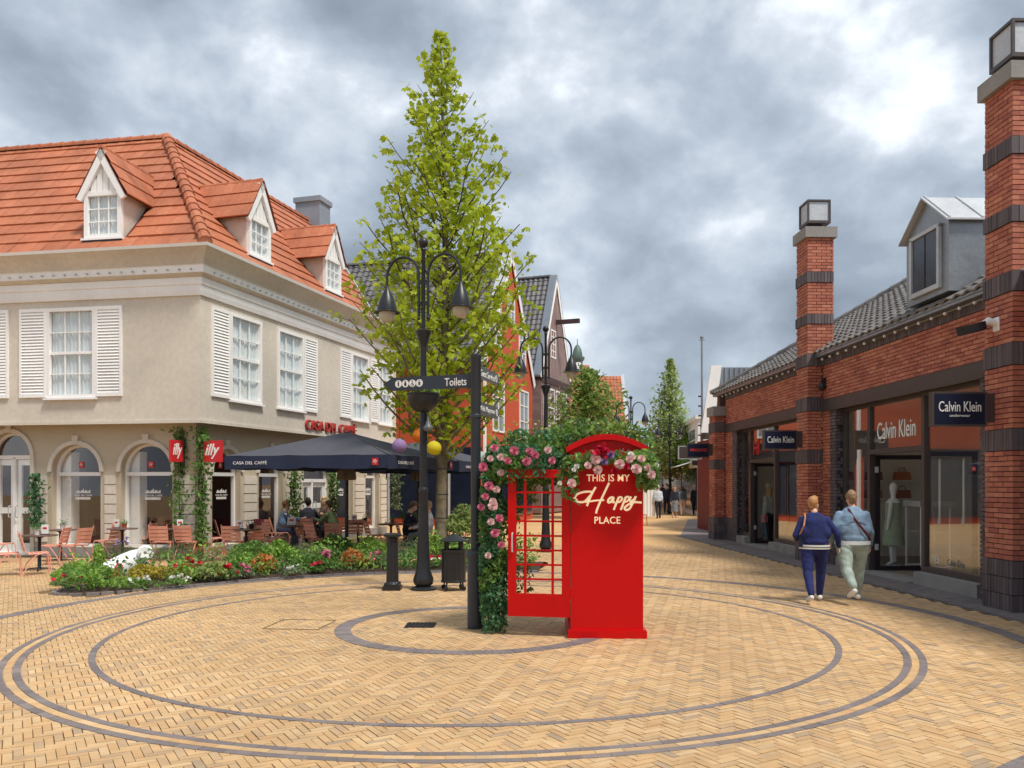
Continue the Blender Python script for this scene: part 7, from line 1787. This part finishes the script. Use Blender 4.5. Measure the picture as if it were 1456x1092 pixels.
walker('walker with grey backpack and pale pink trousers in the crowd', 970.5, 733, 47.0, 6, scale=.96, top=(150, 160, 176), bottom=(206, 178, 170), shoes=(50, 44, 44), hair=(52, 42, 40), legs=((5, 2), (-6, 8)), extra=pack_extra, longhair=True)
walker('white haired person in a long black coat walking away', 988, 733, 47.5, 2, scale=1.02, top=(28, 32, 40), bottom=(28, 30, 38), shoes=(20, 20, 24), hair=(222, 220, 214), coat=.34, legs=((8, 2), (-8, 10)))
walker('person in grey partly hidden by the brick pier far down the street', 999.5, 731, 49.0, 10, scale=.95, top=(170, 160, 160), bottom=(70, 62, 62), shoes=(30, 30, 30), hair=(60, 50, 46))
walker('far small walker in light clothes between the suit and the backpack', 965, 720, 66.0, 0, top=(214, 208, 204), bottom=(90, 94, 110), hair=(90, 70, 56))
walker('far small walker in rust red behind the black coat', 979, 720, 68.0, 4, top=(176, 120, 96), bottom=(60, 60, 70), hair=(70, 54, 46))
cp = (7.7 - .03*25.4 + .95, 25.4 + .03)
person('customer with a pink bag standing just inside the far open shop door', (cp[0], cp[1], .03), .6, .97, top=(196, 200, 196), bottom=(34, 34, 42), shoes=(30, 30, 34), hair=(196, 160, 110), longhair=True, vox=.022, legs=((4, 2), (-4, 4)),
       extra=lambda t, J: MB().prism([(-.32, -.06, .62), (-.1, -.06, .62), (-.1, -.06, .86), (-.32, -.06, .86)], (0, .12, 0)).build('pink_bag', mat('bag_pink', lin(226, 150, 160), .6), t))
for q, (px, Y, tc, bc, hc) in enumerate(((953, 58, (60, 66, 84), (50, 52, 60), (70, 56, 46)), (961, 74, (222, 216, 206), (60, 70, 100), (120, 90, 60)), (984, 62, (120, 60, 66), (40, 42, 50), (60, 46, 40)), (943, 70, (80, 100, 86), (56, 56, 66), (150, 120, 90)), (994, 70, (206, 196, 180), (90, 90, 100), (50, 40, 36)))):
    walker(['far walker in slate blue just behind the navy suit', 'far walker in cream with blue trousers between the groups', 'far walker in dark rose beside the black coat', 'far walker in moss green by the furthest lamp', 'far walker in beige close to the brick pier'][q], px, 0, Y, [0, 170, 10, 180, 0][q], top=tc, bottom=bc, hair=hc, legs=((8, 2), (-9, 12)), scale=[1.0, .97, .96, 1.02, .98][q])
# ---- far bits down the street
def garment_rail():
    p = gp(922, 738)
    t = thing('market_stall', 'white cloth covered stall right of the phone box down the street', 'market stall', ((919-728)/F*44, 44, 0), 0)
    for x in (-.42, .42):
        for y in (-.4, .4): MB().box(x-.02, x+.02, y-.02, y+.02, 0, 2.0).build('post', MT['white'], t)
    b = MB(); vs = []; n = 18
    for i in range(n+1): x = -.5 + 1.0*i/n; vs += [(x, -.45 + .03*math.sin(i*1.9), .1), (x, -.45 + .015*math.sin(i*1.9), 1.45)]
    b.add(vs, [(2*i, 2*i+2, 2*i+3, 2*i+1) for i in range(n)]).build('front_cloth', MT['letter_white'], t, smooth=True)
    MB().box(-.5, .5, -.45, .45, 1.45, 1.5).build('counter', MT['white'], t)
    MB().prism([(-.6, -.6, 2.0), (.6, -.6, 2.0), (.6, 0, 2.35), (-.6, 0, 2.35)], (0, 0, .03)).prism([(-.6, .6, 2.0), (.6, .6, 2.0), (.6, 0, 2.35), (-.6, 0, 2.35)], (0, 0, .03)).build('roof', MT['offwhite'], t)
    x = (911-728)/F*36; t = thing('stacking_chair', 'small red chair just right of the phone box down the street', 'chair', (x, 36, 0), -1.2)
    for sx in (-.2, .2):
        for sy in (-.2, .2): MB().tube([(sx, sy, 0), (sx*.9, sy*.9, .45)], .015, 5).build('leg', MT['red_paint'], t)
    MB().box(-.2, .2, -.2, .2, .44, .47).build('seat', MT['red_paint'], t); MB().box(-.2, .2, -.22, -.19, .47, .85).build('backrest', MT['red_paint'], t)
    for px, py, Y, c, lb in ((952, 680, 60, (232, 230, 222), 'white round paper lantern far down the street'), (973, 686, 62, (150, 190, 186), 'teal round paper lantern far down the street'), (955, 689, 64, (240, 170, 70), 'orange paper lantern far down the street')):
        p = at(px, py, Y); t = thing('paper_lantern', lb, 'paper lantern', tuple(p), 0, 'paper lanterns far down the street'); MB().ball((0, 0, 0), .17, 12, 8).build('shade', mat('lantern_far', lin(*c), .7), t, smooth=True); MB().tube([(0, 0, .16), (0, 0, 1.4)], .01, 5).build('string', MT['black'], t)
garment_rail()
